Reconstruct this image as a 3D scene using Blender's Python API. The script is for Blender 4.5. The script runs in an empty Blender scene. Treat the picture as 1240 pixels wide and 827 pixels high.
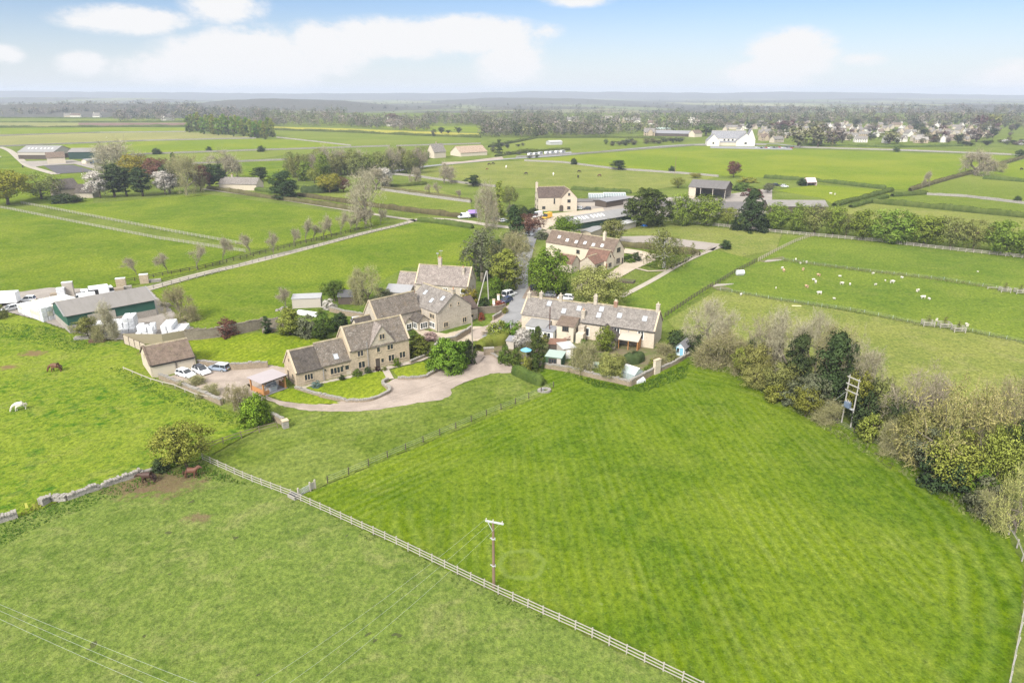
HAZE_D=1.7e-4; HAZE_C=(.72,.80,.93,1); SKY_S=.1; SKY_TINT=(.48,.55,.71); CLOUD_C=(5.1,5.1,5.15,1); CLOUD_UP=(10.2,10.0,9.6,1); SUN_E=3.3; SUN_A=18; EXPO=0.9; DENOISE=True
import bpy, bmesh, math, random
import numpy as np
from mathutils import Vector, Matrix
R = math.radians
rnd = random.Random(7)
C = bpy.context.scene.collection
scene = bpy.context.scene
# ---------------------------------------------------------------- camera survey: points on the ground measured from the photo
CAMH, PITCH, LENS = 50.0, R(20.0), 24.0
FPX = 1240 * LENS / 36.0
cP, sP = math.cos(PITCH), math.sin(PITCH)
def G(px, py, z=0.0):
    x = (px - 620) / FPX; y = (413.5 - py) / FPX
    t = (z - CAMH) / (-sP + y * cP)
    return Vector((x * t, (cP + y * sP) * t, z))
def HZ(b, py):
    k = (413.5 - py) / FPX; Y = b[1]
    return CAMH + (k * cP * Y - Y * sP) / (cP + k * sP)
def MPP(px, py):
    g = G(px, py); return (g.y * cP + CAMH * sP) / FPX
# ---------------------------------------------------------------- scene graph helpers
def thing(name, label, cat, loc=(0, 0, 0), rotz=0.0, group=None, scale=None):
    o = bpy.data.objects.new(name, None); C.objects.link(o)
    o.empty_display_size = 0.3
    o.location = loc; o.rotation_euler = (0, 0, rotz)
    if scale: o.scale = scale
    o['label'] = label; o['category'] = cat
    if group: o['group'] = group
    return o
def tag(o, label, cat, group=None, kind=None):
    o['label'] = label; o['category'] = cat
    if group: o['group'] = group
    if kind: o['kind'] = kind
    return o
def child(name, me, parent=None):
    o = bpy.data.objects.new(name, me); C.objects.link(o)
    if parent: o.parent = parent
    return o
def dup(root, loc, rotz, label=None, group=None, scale=None):
    r = root.copy(); C.objects.link(r); r.location = loc; r.rotation_euler = (0, 0, rotz)
    if scale: r.scale = scale
    if label: r['label'] = label
    if group: r['group'] = group
    for ch in list(root.children):
        c = ch.copy(); C.objects.link(c); c.parent = r
        for g in list(ch.children):
            d = g.copy(); C.objects.link(d); d.parent = c
    return r
def npmesh(name, V, F, mat, cl=None, smooth=False):
    """V (n,3) array, F (m,k) array of equal sized faces"""
    V = np.asarray(V, dtype=np.float32); F = np.asarray(F, dtype=np.int32)
    me = bpy.data.meshes.new(name)
    me.vertices.add(len(V)); me.vertices.foreach_set('co', V.ravel())
    m, k = F.shape
    me.loops.add(m * k); me.loops.foreach_set('vertex_index', F.ravel())
    me.polygons.add(m); me.polygons.foreach_set('loop_start', np.arange(0, m * k, k, dtype=np.int32))
    if smooth: me.polygons.foreach_set('use_smooth', np.ones(m, dtype=bool))
    if cl is not None:
        a = me.attributes.new('cl', 'FLOAT', 'POINT'); a.data.foreach_set('value', np.asarray(cl, dtype=np.float32))
    me.update(calc_edges=True)
    if mat: me.materials.append(mat)
    return me
class MB:
    """collects shapes into ONE mesh"""
    def __init__(s): s.v = []; s.f = []; s.m = []
    def face(s, pts, m=0):
        i = len(s.v); s.v += [tuple(p) for p in pts]; s.f.append(tuple(range(i, i + len(pts)))); s.m.append(m)
    def hexa(s, p, m=0):
        i = len(s.v); s.v += [tuple(q) for q in p]
        for f in ((0, 3, 2, 1), (4, 5, 6, 7), (0, 1, 5, 4), (1, 2, 6, 5), (2, 3, 7, 6), (3, 0, 4, 7)):
            s.f.append(tuple(i + k for k in f)); s.m.append(m)
    def box(s, x0, x1, y0, y1, z0, z1, m=0):
        s.hexa([(x0, y0, z0), (x1, y0, z0), (x1, y1, z0), (x0, y1, z0), (x0, y0, z1), (x1, y0, z1), (x1, y1, z1), (x0, y1, z1)], m)
    def bar(s, a, b, w, h, m=0):
        """beam from a to b, w wide, h high, centred"""
        a = Vector(a); b = Vector(b); d = (b - a).normalized()
        up = Vector((0, 0, 1)) if abs(d.z) < .95 else Vector((0, 1, 0))
        sd = d.cross(up).normalized() * (w / 2); u = sd.cross(d).normalized() * (h / 2)
        s.hexa([a - sd - u, a + sd - u, b + sd - u, b - sd - u, a - sd + u, a + sd + u, b + sd + u, b - sd + u], m)
    def tube(s, a, b, r0, r1=None, n=6, m=0, caps=True):
        r1 = r0 if r1 is None else r1
        a = Vector(a); b = Vector(b); d = (b - a)
        if d.length < 1e-6: return
        d.normalize(); u = d.orthogonal().normalized(); w = d.cross(u)
        i = len(s.v)
        for p, r in ((a, r0), (b, r1)):
            for k in range(n):
                t = 2 * math.pi * k / n; s.v.append(tuple(p + u * math.cos(t) * r + w * math.sin(t) * r))
        for k in range(n):
            s.f.append((i + k, i + (k + 1) % n, i + n + (k + 1) % n, i + n + k)); s.m.append(m)
        if caps:
            s.f.append(tuple(i + n - 1 - k for k in range(n))); s.m.append(m)
            s.f.append(tuple(i + n + k for k in range(n))); s.m.append(m)
    def prism(s, poly, z0, z1, m=0):
        n = len(poly)
        s.face([(p[0], p[1], z1) for p in poly], m); s.face([(p[0], p[1], z0) for p in reversed(poly)], m)
        for k in range(n):
            a, b = poly[k], poly[(k + 1) % n]
            s.face([(a[0], a[1], z0), (b[0], b[1], z0), (b[0], b[1], z1), (a[0], a[1], z1)], m)
    def extr(s, sec, x0, x1, axis='x', m=0):
        """extrude a (y,z) section along x, or an (x,z) section along y"""
        n = len(sec)
        f = (lambda t, p: (t, p[0], p[1])) if axis == 'x' else (lambda t, p: (p[0], t, p[1]))
        s.face([f(x0, p) for p in sec], m); s.face([f(x1, p) for p in reversed(sec)], m)
        for k in range(n):
            a, b = sec[k], sec[(k + 1) % n]
            s.face([f(x0, a), f(x0, b), f(x1, b), f(x1, a)], m)
    def mesh(s, name, mats, uv=True, fix=True, smooth=False, bevel=0):
        me = bpy.data.meshes.new(name); me.from_pydata(s.v, [], s.f)
        mats = mats if isinstance(mats, (list, tuple)) else [mats]
        for q in mats: me.materials.append(q)
        me.polygons.foreach_set('material_index', s.m)
        if fix or bevel:
            bm = bmesh.new(); bm.from_mesh(me)
            bmesh.ops.remove_doubles(bm, verts=bm.verts, dist=1e-5)
            if bevel: bmesh.ops.bevel(bm, geom=[e for e in bm.edges if len(e.link_faces) == 2 and e.calc_face_angle(0) > .5], offset=bevel, segments=2, affect='EDGES', profile=.6)
            bmesh.ops.recalc_face_normals(bm, faces=bm.faces); bm.to_mesh(me); bm.free()
        if smooth: me.polygons.foreach_set('use_smooth', [True] * len(me.polygons))
        if uv:
            l = me.uv_layers.new(name='UVMap').data
            for p in me.polygons:
                n = p.normal
                if abs(n.z) > .97: t = Vector((1, 0, 0)); b = Vector((0, 1, 0))
                else:
                    t = Vector((-n.y, n.x, 0)).normalized(); b = n.cross(t)
                for li in p.loop_indices:
                    co = me.vertices[me.loops[li].vertex_index].co
                    l[li].uv = (co.dot(t), co.dot(b))
        return me
    def build(s, name, mats, parent=None, **k):
        return child(name, s.mesh(name, mats, **k), parent)
def smooth_line(pts, per=6, closed=False):
    P = [Vector(p) for p in pts]; n = len(P); out = []
    rng = range(n if closed else n - 1)
    for i in rng:
        if closed: a, b, c, d = P[(i - 1) % n], P[i], P[(i + 1) % n], P[(i + 2) % n]
        else: a, b, c, d = P[max(i - 1, 0)], P[i], P[i + 1], P[min(i + 2, n - 1)]
        for k in range(per):
            t = k / per
            out.append(.5 * ((2 * b) + (c - a) * t + (2 * a - 5 * b + 4 * c - d) * t * t + (3 * b - a - 3 * c + d) * t ** 3))
    if not closed: out.append(P[-1])
    return out
def resample(pts, step):
    P = [Vector(p) for p in pts]; L = [0]
    for a, b in zip(P, P[1:]): L.append(L[-1] + (b - a).length)
    n = max(1, round(L[-1] / step)); out = []
    j = 0
    for k in range(n + 1):
        s = L[-1] * k / n
        while j < len(P) - 2 and L[j + 1] < s: j += 1
        t = (s - L[j]) / max(1e-9, L[j + 1] - L[j]); out.append(P[j].lerp(P[j + 1], min(1, t)))
    return out
def GL(pts): return [G(*p) for p in pts]
# ---------------------------------------------------------------- materials
def newmat(name):
    m = bpy.data.materials.new(name); m.use_nodes = True
    t = m.node_tree; t.nodes.clear()
    return m, t
def N(t, typ, ins=None, **props):
    n = t.nodes.new(typ)
    for k, v in props.items(): setattr(n, k, v)
    for k, v in (ins or {}).items():
        if isinstance(v, bpy.types.NodeSocket): t.links.new(v, n.inputs[k])
        else: n.inputs[k].default_value = v
    return n
def rgba(c): return (c[0], c[1], c[2], 1)
def mixc(t, fac, a, b, mode='MIX'):
    n = N(t, 'ShaderNodeMix', data_type='RGBA', blend_type=mode, clamp_factor=True)
    for i, v in ((0, fac), (6, a), (7, b)):
        if isinstance(v, bpy.types.NodeSocket): t.links.new(v, n.inputs[i])
        else: n.inputs[i].default_value = v if i == 0 else rgba(v)
    return n.outputs[2]
def mth(t, op, a, b=0.0, c=0.0, clamp=False):
    n = N(t, 'ShaderNodeMath', {0: a, 1: b, 2: c}, operation=op, use_clamp=clamp); return n.outputs[0]
def sstep(t, x, lo, hi):
    n = N(t, 'ShaderNodeMapRange', {0: x, 1: lo, 2: hi, 3: 0.0, 4: 1.0}, interpolation_type='SMOOTHSTEP'); return n.outputs[0]
def noise(t, vec, scale, detail=3, rough=.55, dist=0.0):
    n = N(t, 'ShaderNodeTexNoise', {'Vector': vec, 'Scale': scale, 'Detail': detail, 'Roughness': rough, 'Distortion': dist}); return n.outputs['Fac']
def finish(t, col, rough=.8, bump=None, bstr=.3, bdist=.05, spec=.3, metal=0.0):
    b = N(t, 'ShaderNodeBsdfPrincipled', {'Roughness': rough, 'Metallic': metal, 'Specular IOR Level': spec})
    if isinstance(col, bpy.types.NodeSocket): t.links.new(col, b.inputs['Base Color'])
    else: b.inputs['Base Color'].default_value = rgba(col)
    if bump is not None:
        bn = N(t, 'ShaderNodeBump', {'Height': bump, 'Strength': bstr, 'Distance': bdist}); t.links.new(bn.outputs[0], b.inputs['Normal'])
    o = N(t, 'ShaderNodeOutputMaterial', {'Surface': b.outputs[0]})
    return b
def objco(t): return N(t, 'ShaderNodeTexCoord').outputs['Object']
def uvco(t): return N(t, 'ShaderNodeTexCoord').outputs['UV']
def scl(t, v, x, y, z=1, rot=0): return N(t, 'ShaderNodeMapping', {'Vector': v, 'Scale': (x, y, z), 'Rotation': (0, 0, rot)}).outputs[0]
def m_plain(name, col, rough=.6, var=.12, sc=1.5, spec=.35, metal=0.0):
    m, t = newmat(name); co = objco(t)
    f = noise(t, co, sc, 4)
    c = mixc(t, f, [x * (1 - var) for x in col], [min(1, x * (1 + var)) for x in col])
    finish(t, c, rough, spec=spec, metal=metal); return m
def m_grass(name, lo, mid, hi, dry, tuft=1.0, fine=1.0, dryamt=.35, patch=1.0, stripes=None, bstr=.6, worn=None, edge=.18, mid0=.5, fleck=0):
    m, t = newmat(name); co = objco(t)
    big = noise(t, co, .035 * patch, 4, .6, .4)
    med = noise(t, co, .28 * tuft, 4, .65, .3)
    cl = noise(t, scl(t, co, 1, .75), 1.6 * fine, 3, .7)
    fi = noise(t, co, 4.2 * fine, 3, .78)
    c = mixc(t, sstep(t, med, mid0 - edge, mid0 + edge), lo, mid)
    c = mixc(t, sstep(t, big, .38, .66), c, hi)
    c = mixc(t, mth(t, 'MULTIPLY', sstep(t, noise(t, co, .11 * tuft, 5, .7, .8), .48, .72), dryamt), c, dry)
    v = mth(t, 'ADD', mth(t, 'MULTIPLY', cl, .55), mth(t, 'MULTIPLY', fi, .45))
    c = N(t, 'ShaderNodeHueSaturation', {'Value': N(t, 'ShaderNodeMapRange', {0: v, 1: .31, 2: .69, 3: .42, 4: 1.56}).outputs[0], 'Saturation': 1.0, 'Hue': N(t, 'ShaderNodeMapRange', {0: cl, 1: .3, 2: .7, 3: .512, 4: .492}).outputs[0], 'Color': c}).outputs[0]
    if fleck:
        sh = lambda k: N(t, 'ShaderNodeMapping', {'Vector': co, 'Location': (17 * k, 9 * k, k)}).outputs[0]
        c = mixc(t, mth(t, 'MULTIPLY', sstep(t, noise(t, sh(1), .9, 5, .78, .5), .57, .67), .55 * fleck), c, [x * .62 for x in lo])
        c = mixc(t, mth(t, 'MULTIPLY', sstep(t, noise(t, sh(2), 2.0, 4, .75, .6), .60, .70), .5 * fleck), c, [x * 1.25 for x in dry])
        c = mixc(t, mth(t, 'MULTIPLY', sstep(t, noise(t, sh(3), .42, 2, .5), .725, .745), .7 * fleck), c, (.05, .05, .03))
    if stripes: c = stripes(t, co, c)
    if worn: c = worn(t, co, c)
    bm = mth(t, 'ADD', mth(t, 'MULTIPLY', cl, .8), mth(t, 'MULTIPLY', fi, .35))
    finish(t, c, .95, bm, bstr, .22, spec=0.0); return m
def m_stone(name, c1, c2, mortar, bw=.42, bh=.17, stain=.35):
    m, t = newmat(name); uv = uvco(t)
    br = N(t, 'ShaderNodeTexBrick', {'Vector': uv, 'Color1': rgba(c1), 'Color2': rgba(c2), 'Mortar': rgba(mortar), 'Scale': 1.0, 'Mortar Size': .014, 'Mortar Smooth': .4, 'Bias': 0.0, 'Brick Width': bw, 'Row Height': bh})
    co = objco(t)
    c = mixc(t, mth(t, 'MULTIPLY', sstep(t, noise(t, co, .6, 5, .65), .42, .72), stain), br.outputs[0], [x * .55 for x in c1])
    c = mixc(t, .35, c, N(t, 'ShaderNodeHueSaturation', {'Value': N(t, 'ShaderNodeMapRange', {0: noise(t, co, 3.2, 4, .7), 1: .3, 2: .7, 3: .5, 4: 1.6}).outputs[0], 'Color': c}).outputs[0])
    finish(t, c, .9, mth(t, 'ADD', br.outputs[1], mth(t, 'MULTIPLY', noise(t, co, 6, 3), -.6)), -.5, .04, spec=.15); return m
def m_roof(name, c1, c2, lichen, lam=.5, bw=.3, bh=.2, bstr=.7, moss=None):
    m, t = newmat(name); uv = uvco(t); co = objco(t)
    br = N(t, 'ShaderNodeTexBrick', {'Vector': uv, 'Color1': rgba(c1), 'Color2': rgba(c2), 'Mortar': rgba([x * .35 for x in c1]), 'Scale': 1.0, 'Mortar Size': .016, 'Mortar Smooth': .3, 'Bias': -.1, 'Brick Width': bw, 'Row Height': bh})
    c = br.outputs[0]
    c = N(t, 'ShaderNodeHueSaturation', {'Value': N(t, 'ShaderNodeMapRange', {0: noise(t, co, 1.1, 5, .7), 1: .3, 2: .7, 3: .68, 4: 1.35}).outputs[0], 'Color': c}).outputs[0]
    sp = noise(t, co, 4.2, 4, .72, .5)
    c = mixc(t, mth(t, 'MULTIPLY', sstep(t, sp, .56, .66), lam), c, lichen)
    if moss: c = mixc(t, mth(t, 'MULTIPLY', sstep(t, noise(t, co, .8, 5, .7), .52, .7), .55), c, moss)
    finish(t, c, .92, mth(t, 'ADD', br.outputs[1], mth(t, 'MULTIPLY', sp, -.5)), -bstr, .05, spec=.12); return m
def m_sheet(name, col, freq=4.0, stain=.3, rough=.55, bstr=.5, stainc=None):
    m, t = newmat(name); uv = uvco(t); co = objco(t)
    w = N(t, 'ShaderNodeTexWave', {'Vector': uv, 'Scale': freq, 'Distortion': 0.0}, wave_type='BANDS', bands_direction='X')
    st = sstep(t, noise(t, scl(t, uv, .9, .22), 1.0, 5, .7), .4, .72)
    c = mixc(t, mth(t, 'MULTIPLY', st, stain), col, stainc or [x * .55 for x in col])
    c = mixc(t, mth(t, 'MULTIPLY', w.outputs[1], .18), c, [x * .6 for x in col])
    finish(t, c, rough, w.outputs[1], bstr, .04, spec=.3); return m
def m_wood(name, col, var=.35, rough=.85, sc=(1.2, 1.2, 6)):
    m, t = newmat(name); co = objco(t)
    f = noise(t, N(t, 'ShaderNodeMapping', {'Vector': co, 'Scale': sc}).outputs[0], 1.6, 4, .7)
    c = mixc(t, f, [x * (1 - var) for x in col], [min(1, x * (1 + var)) for x in col])
    finish(t, c, rough, f, .3, .02, spec=.15); return m
def m_leaf(name, c1, c2, trans=.3, var=.35, wi=.45):
    m, t = newmat(name)
    cl = N(t, 'ShaderNodeAttribute', attribute_name='cl').outputs['Fac']
    ri = N(t, 'ShaderNodeNewGeometry').outputs['Random Per Island']
    oi = N(t, 'ShaderNodeObjectInfo').outputs['Random']
    f = mth(t, 'ADD', mth(t, 'MULTIPLY', cl, 1 - wi), mth(t, 'MULTIPLY', ri, wi))
    c = mixc(t, f, c1, c2)
    v = mth(t, 'ADD', mth(t, 'MULTIPLY', ri, var), mth(t, 'MULTIPLY', oi, .22))
    c = N(t, 'ShaderNodeHueSaturation', {'Value': mth(t, 'ADD', v, 1 - var / 2 - .11), 'Hue': mth(t, 'ADD', mth(t, 'MULTIPLY', oi, .03), .485), 'Color': c}).outputs[0]
    a = N(t, 'ShaderNodeBsdfDiffuse', {'Color': c}); b = N(t, 'ShaderNodeBsdfTranslucent', {'Color': c})
    s = N(t, 'ShaderNodeMixShader', {0: trans, 1: a.outputs[0], 2: b.outputs[0]})
    N(t, 'ShaderNodeOutputMaterial', {'Surface': s.outputs[0]}); return m
def m_gravel(name, c1, c2, c3, fine=9.0, bstr=.4):
    m, t = newmat(name); co = objco(t)
    c = mixc(t, sstep(t, noise(t, co, .22, 5, .65, .5), .35, .68), c1, c2)
    c = mixc(t, mth(t, 'MULTIPLY', sstep(t, noise(t, co, .9, 5, .75), .52, .72), .5), c, c3)
    fi = noise(t, co, fine, 3, .75)
    c = N(t, 'ShaderNodeHueSaturation', {'Value': N(t, 'ShaderNodeMapRange', {0: fi, 1: .3, 2: .7, 3: .8, 4: 1.2}).outputs[0], 'Color': c}).outputs[0]
    finish(t, c, .95, fi, bstr, .03, spec=.15); return m
# ================================================================ vegetation library
BARK = m_wood('bark', (.13, .10, .075), .4, .95)
BARKG = m_wood('grey_bark', (.17, .145, .115), .35, .95)
LEAF = {
 'green':  m_leaf('leaf_green', (.085, .145, .024), (.17, .24, .05)),
 'bright': m_leaf('leaf_bright', (.11, .20, .02), (.235, .34, .045)), 'fresh': m_leaf('leaf_fresh', (.155, .235, .03), (.30, .375, .07)), 'yolive': m_leaf('leaf_yellow_olive', (.24, .245, .065), (.42, .41, .14)),
 'vivid': m_leaf('leaf_vivid', (.13, .24, .018), (.28, .41, .05)),
 'lime':   m_leaf('leaf_lime', (.205, .24, .038), (.36, .385, .085)),
 'yellow': m_leaf('leaf_yellow', (.26, .25, .03), (.40, .37, .06)),
 'olive':  m_leaf('leaf_olive', (.165, .185, .052), (.32, .335, .11)),
 'buff':   m_leaf('leaf_buff', (.20, .24, .06), (.66, .61, .25)),
 'greyg':  m_leaf('leaf_greygreen', (.13, .145, .08), (.24, .255, .15)),
 'dark':   m_leaf('leaf_dark', (.040, .066, .026), (.085, .120, .044), .2),
 'yew':    m_leaf('leaf_yew', (.05, .085, .02), (.115, .155, .036), .2),
 'copper': m_leaf('leaf_copper', (.13, .055, .045), (.26, .13, .10)),
 'purple': m_leaf('leaf_purple', (.05, .025, .025), (.10, .05, .045)),
 'red':    m_leaf('leaf_red', (.26, .06, .035), (.48, .17, .10)),
 'white':  m_leaf('leaf_white', (.50, .46, .40), (.78, .74, .68), .2),
 'pink':   m_leaf('leaf_pink', (.42, .28, .25), (.62, .48, .43), .2),
 'twig':   m_leaf('twig', (.255, .225, .15), (.46, .415, .30), .2, .5),
 'twigp':  m_leaf('twig_pink', (.255, .225, .15), (.435, .39, .28), .2, .5),
 'twigg':  m_leaf('twig_green', (.25, .23, .12), (.43, .39, .22), .2, .5),
 'hedge':  m_leaf('leaf_hedge', (.055, .085, .020), (.125, .15, .040), .15),
 'bhedge': m_leaf('leaf_brown_hedge', (.085, .080, .038), (.17, .155, .075), .15),
 'chedge': m_leaf('leaf_clipped', (.10, .12, .02), (.20, .20, .04), .15),
 'blueg':  m_leaf('leaf_bluegreen', (.10, .17, .15), (.2, .28, .25), .15),
 'grasst': m_leaf('leaf_grass', (.14, .175, .045), (.26, .27, .10), .5),
 'nettle': m_leaf('leaf_nettle', (.055, .12, .014), (.115, .20, .028), .5),
}
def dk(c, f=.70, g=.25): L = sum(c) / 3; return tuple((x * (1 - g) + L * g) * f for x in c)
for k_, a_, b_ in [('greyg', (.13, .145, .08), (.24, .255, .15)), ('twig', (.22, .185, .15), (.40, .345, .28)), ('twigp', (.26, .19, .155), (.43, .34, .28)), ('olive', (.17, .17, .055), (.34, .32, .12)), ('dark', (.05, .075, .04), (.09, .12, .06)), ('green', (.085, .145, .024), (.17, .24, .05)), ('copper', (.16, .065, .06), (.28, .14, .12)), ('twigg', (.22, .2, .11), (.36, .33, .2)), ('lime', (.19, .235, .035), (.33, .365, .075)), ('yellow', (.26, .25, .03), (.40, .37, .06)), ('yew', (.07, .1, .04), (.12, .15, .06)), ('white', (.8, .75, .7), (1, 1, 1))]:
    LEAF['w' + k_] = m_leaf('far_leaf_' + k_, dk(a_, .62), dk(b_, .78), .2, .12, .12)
def quads(P, n, size, rng, aspect=.55, sizevar=.4):
    """diamond leaves at P (N,3) facing n"""
    k = len(P)
    r = rng.normal(size=(k, 3)); t = np.cross(n, r); t /= (np.linalg.norm(t, axis=1, keepdims=True) + 1e-9)
    b = np.cross(n, t)
    s = (size * (1 - sizevar + 2 * sizevar * rng.random((k, 1))))
    V = np.empty((k, 4, 3)); fold = n * s * .18
    V[:, 0] = P - t * s * .5; V[:, 1] = P - b * s * aspect * .5 + fold; V[:, 2] = P + t * s * .5; V[:, 3] = P + b * s * aspect * .5 + fold
    return V.reshape(-1, 3), np.arange(k * 4).reshape(-1, 4)
def soft(me, P, c, rng, d, w=.55):
    o = unit(P - c) * .9 + d * w + np.array([0, 0, .35]) + rng.normal(size=P.shape) * .22
    me.polygons.foreach_set('use_smooth', np.ones(len(me.polygons), bool))
    me.normals_split_custom_set_from_vertices(np.repeat(unit(o), 4, 0).tolist())
def unit(a): return a / (np.linalg.norm(a, axis=1, keepdims=True) + 1e-9)
def envelope(shape, rng, K, H, W, base):
    """K clump centres inside a crown of height base..H and width W"""
    d = unit(rng.normal(size=(K, 3))); r = rng.random(K) ** .38
    ch = H - base
    if shape == 'round':
        P = d * r[:, None] * np.array([W / 2, W / 2, ch / 2]) * .86; P[:, 2] += base + ch * .5
    elif shape == 'dome':
        d[:, 2] = np.abs(d[:, 2]); P = d * r[:, None] * np.array([W / 2, W / 2, ch]) * .88; P[:, 2] += base
        P[:, :2] *= 1.0
    elif shape == 'cone':
        z = rng.random(K) ** 1.35; a = rng.random(K) * 6.283; q = (rng.random(K) ** .5)
        w = (1 - z) ** .8 * W / 2 * .95 + .12
        P = np.stack([np.cos(a) * q * w, np.sin(a) * q * w, base + z * ch * .97], 1)
    elif shape == 'column':
        z = rng.random(K); a = rng.random(K) * 6.283; q = rng.random(K) ** .5
        w = np.minimum(1, np.minimum((1 - z) * 3.2 + .12, z * 4 + .5)) * W / 2 * .8
        P = np.stack([np.cos(a) * q * w, np.sin(a) * q * w, base + z * ch * .97], 1)
    elif shape == 'egg':
        P = d * r[:, None]; taper = 1 - .38 * (P[:, 2:3]); P = P * np.array([W / 2, W / 2, ch / 2]) * .88; P[:, :2] *= np.clip(taper, .5, 1.15); P[:, 2] += base + ch * .47
    elif shape == 'full':
        P = d * r[:, None] * np.array([W / 2, W / 2, ch / 2]) * .9; lowm = P[:, 2] < 0; P[lowm, :2] *= 1.12; P[:, 2] += base + ch * .47
    elif shape == 'spread':
        P = d * r[:, None] * np.array([W / 2, W / 2, ch / 2]) * .88; P[:, 2] = np.where(P[:, 2] < 0, P[:, 2] * .6, P[:, 2]); P[:, 2] += base + ch * .45
    # uneven outline
    ang = np.arctan2(P[:, 1], P[:, 0]); ph = rng.random(4) * 6.28
    P[:, :2] *= (1 + .16 * np.sin(2 * ang + ph[0]) + .10 * np.sin(3 * ang + ph[1] + P[:, 2] / max(H, 1) * 5))[:, None]
    return P
def leafy(seed, shape, H, W, base, K, per, leaf, crad, mat, trunk=True, flat=.25, droop=0.0, bark=None, tr=.028):
    rng = np.random.default_rng(seed)
    Cn = envelope(shape, rng, K, H, W, base)
    rad = crad * (.65 + .7 * rng.random(K))
    cv = rng.random(K)
    idx = np.repeat(np.arange(K), per); n = len(idx)
    d = unit(rng.normal(size=(n, 3))); rr = rng.random(n) ** .5
    off = d * (rr * rad[idx])[:, None]; off[:, 2] *= (1 - flat)
    P = Cn[idx] + off
    if droop: P[:, 2] -= droop * (rr ** 2) * rad[idx] * 1.6
    P[:, 2] = np.maximum(P[:, 2], .05)
    nn = unit(d * .8 + unit(rng.normal(size=(n, 3))) * .7 + np.array([0, 0, .35]))
    V, F = quads(P, nn, leaf, rng)
    crown = npmesh('crown', V, F, LEAF[mat], np.repeat(cv[idx], 4))
    soft(crown, P, np.array([0, 0, base + (H - base) * .4]), rng, d)
    tm = None
    if trunk:
        mb = MB(); r0 = H * tr
        zt = base + (H - base) * .55
        pts = [Vector((0, 0, -.1))]
        for k in range(1, 5): pts.append(Vector((rng.normal() * r0 * .5, rng.normal() * r0 * .5, zt * k / 4)))
        for k in range(4): mb.tube(pts[k], pts[k + 1], r0 * (1 - .18 * k), r0 * (1 - .18 * (k + 1)), 7)
        far = rng.permutation(K)[:min(K, 16)]
        for j in far:
            c = Vector(Cn[j]); q = pts[min(4, 2 + (j % 3))] if c.z > pts[2].z else pts[1 + j % 2]
            mid = q.lerp(c, .5) + Vector((0, 0, -.04 * H))
            mb.tube(q, mid, r0 * .38, r0 * .22, 5); mb.tube(mid, c, r0 * .22, r0 * .06, 5)
        tm = mb.mesh('trunk', bark or BARK, uv=False, fix=False, smooth=True)
    return tm, crown
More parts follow.
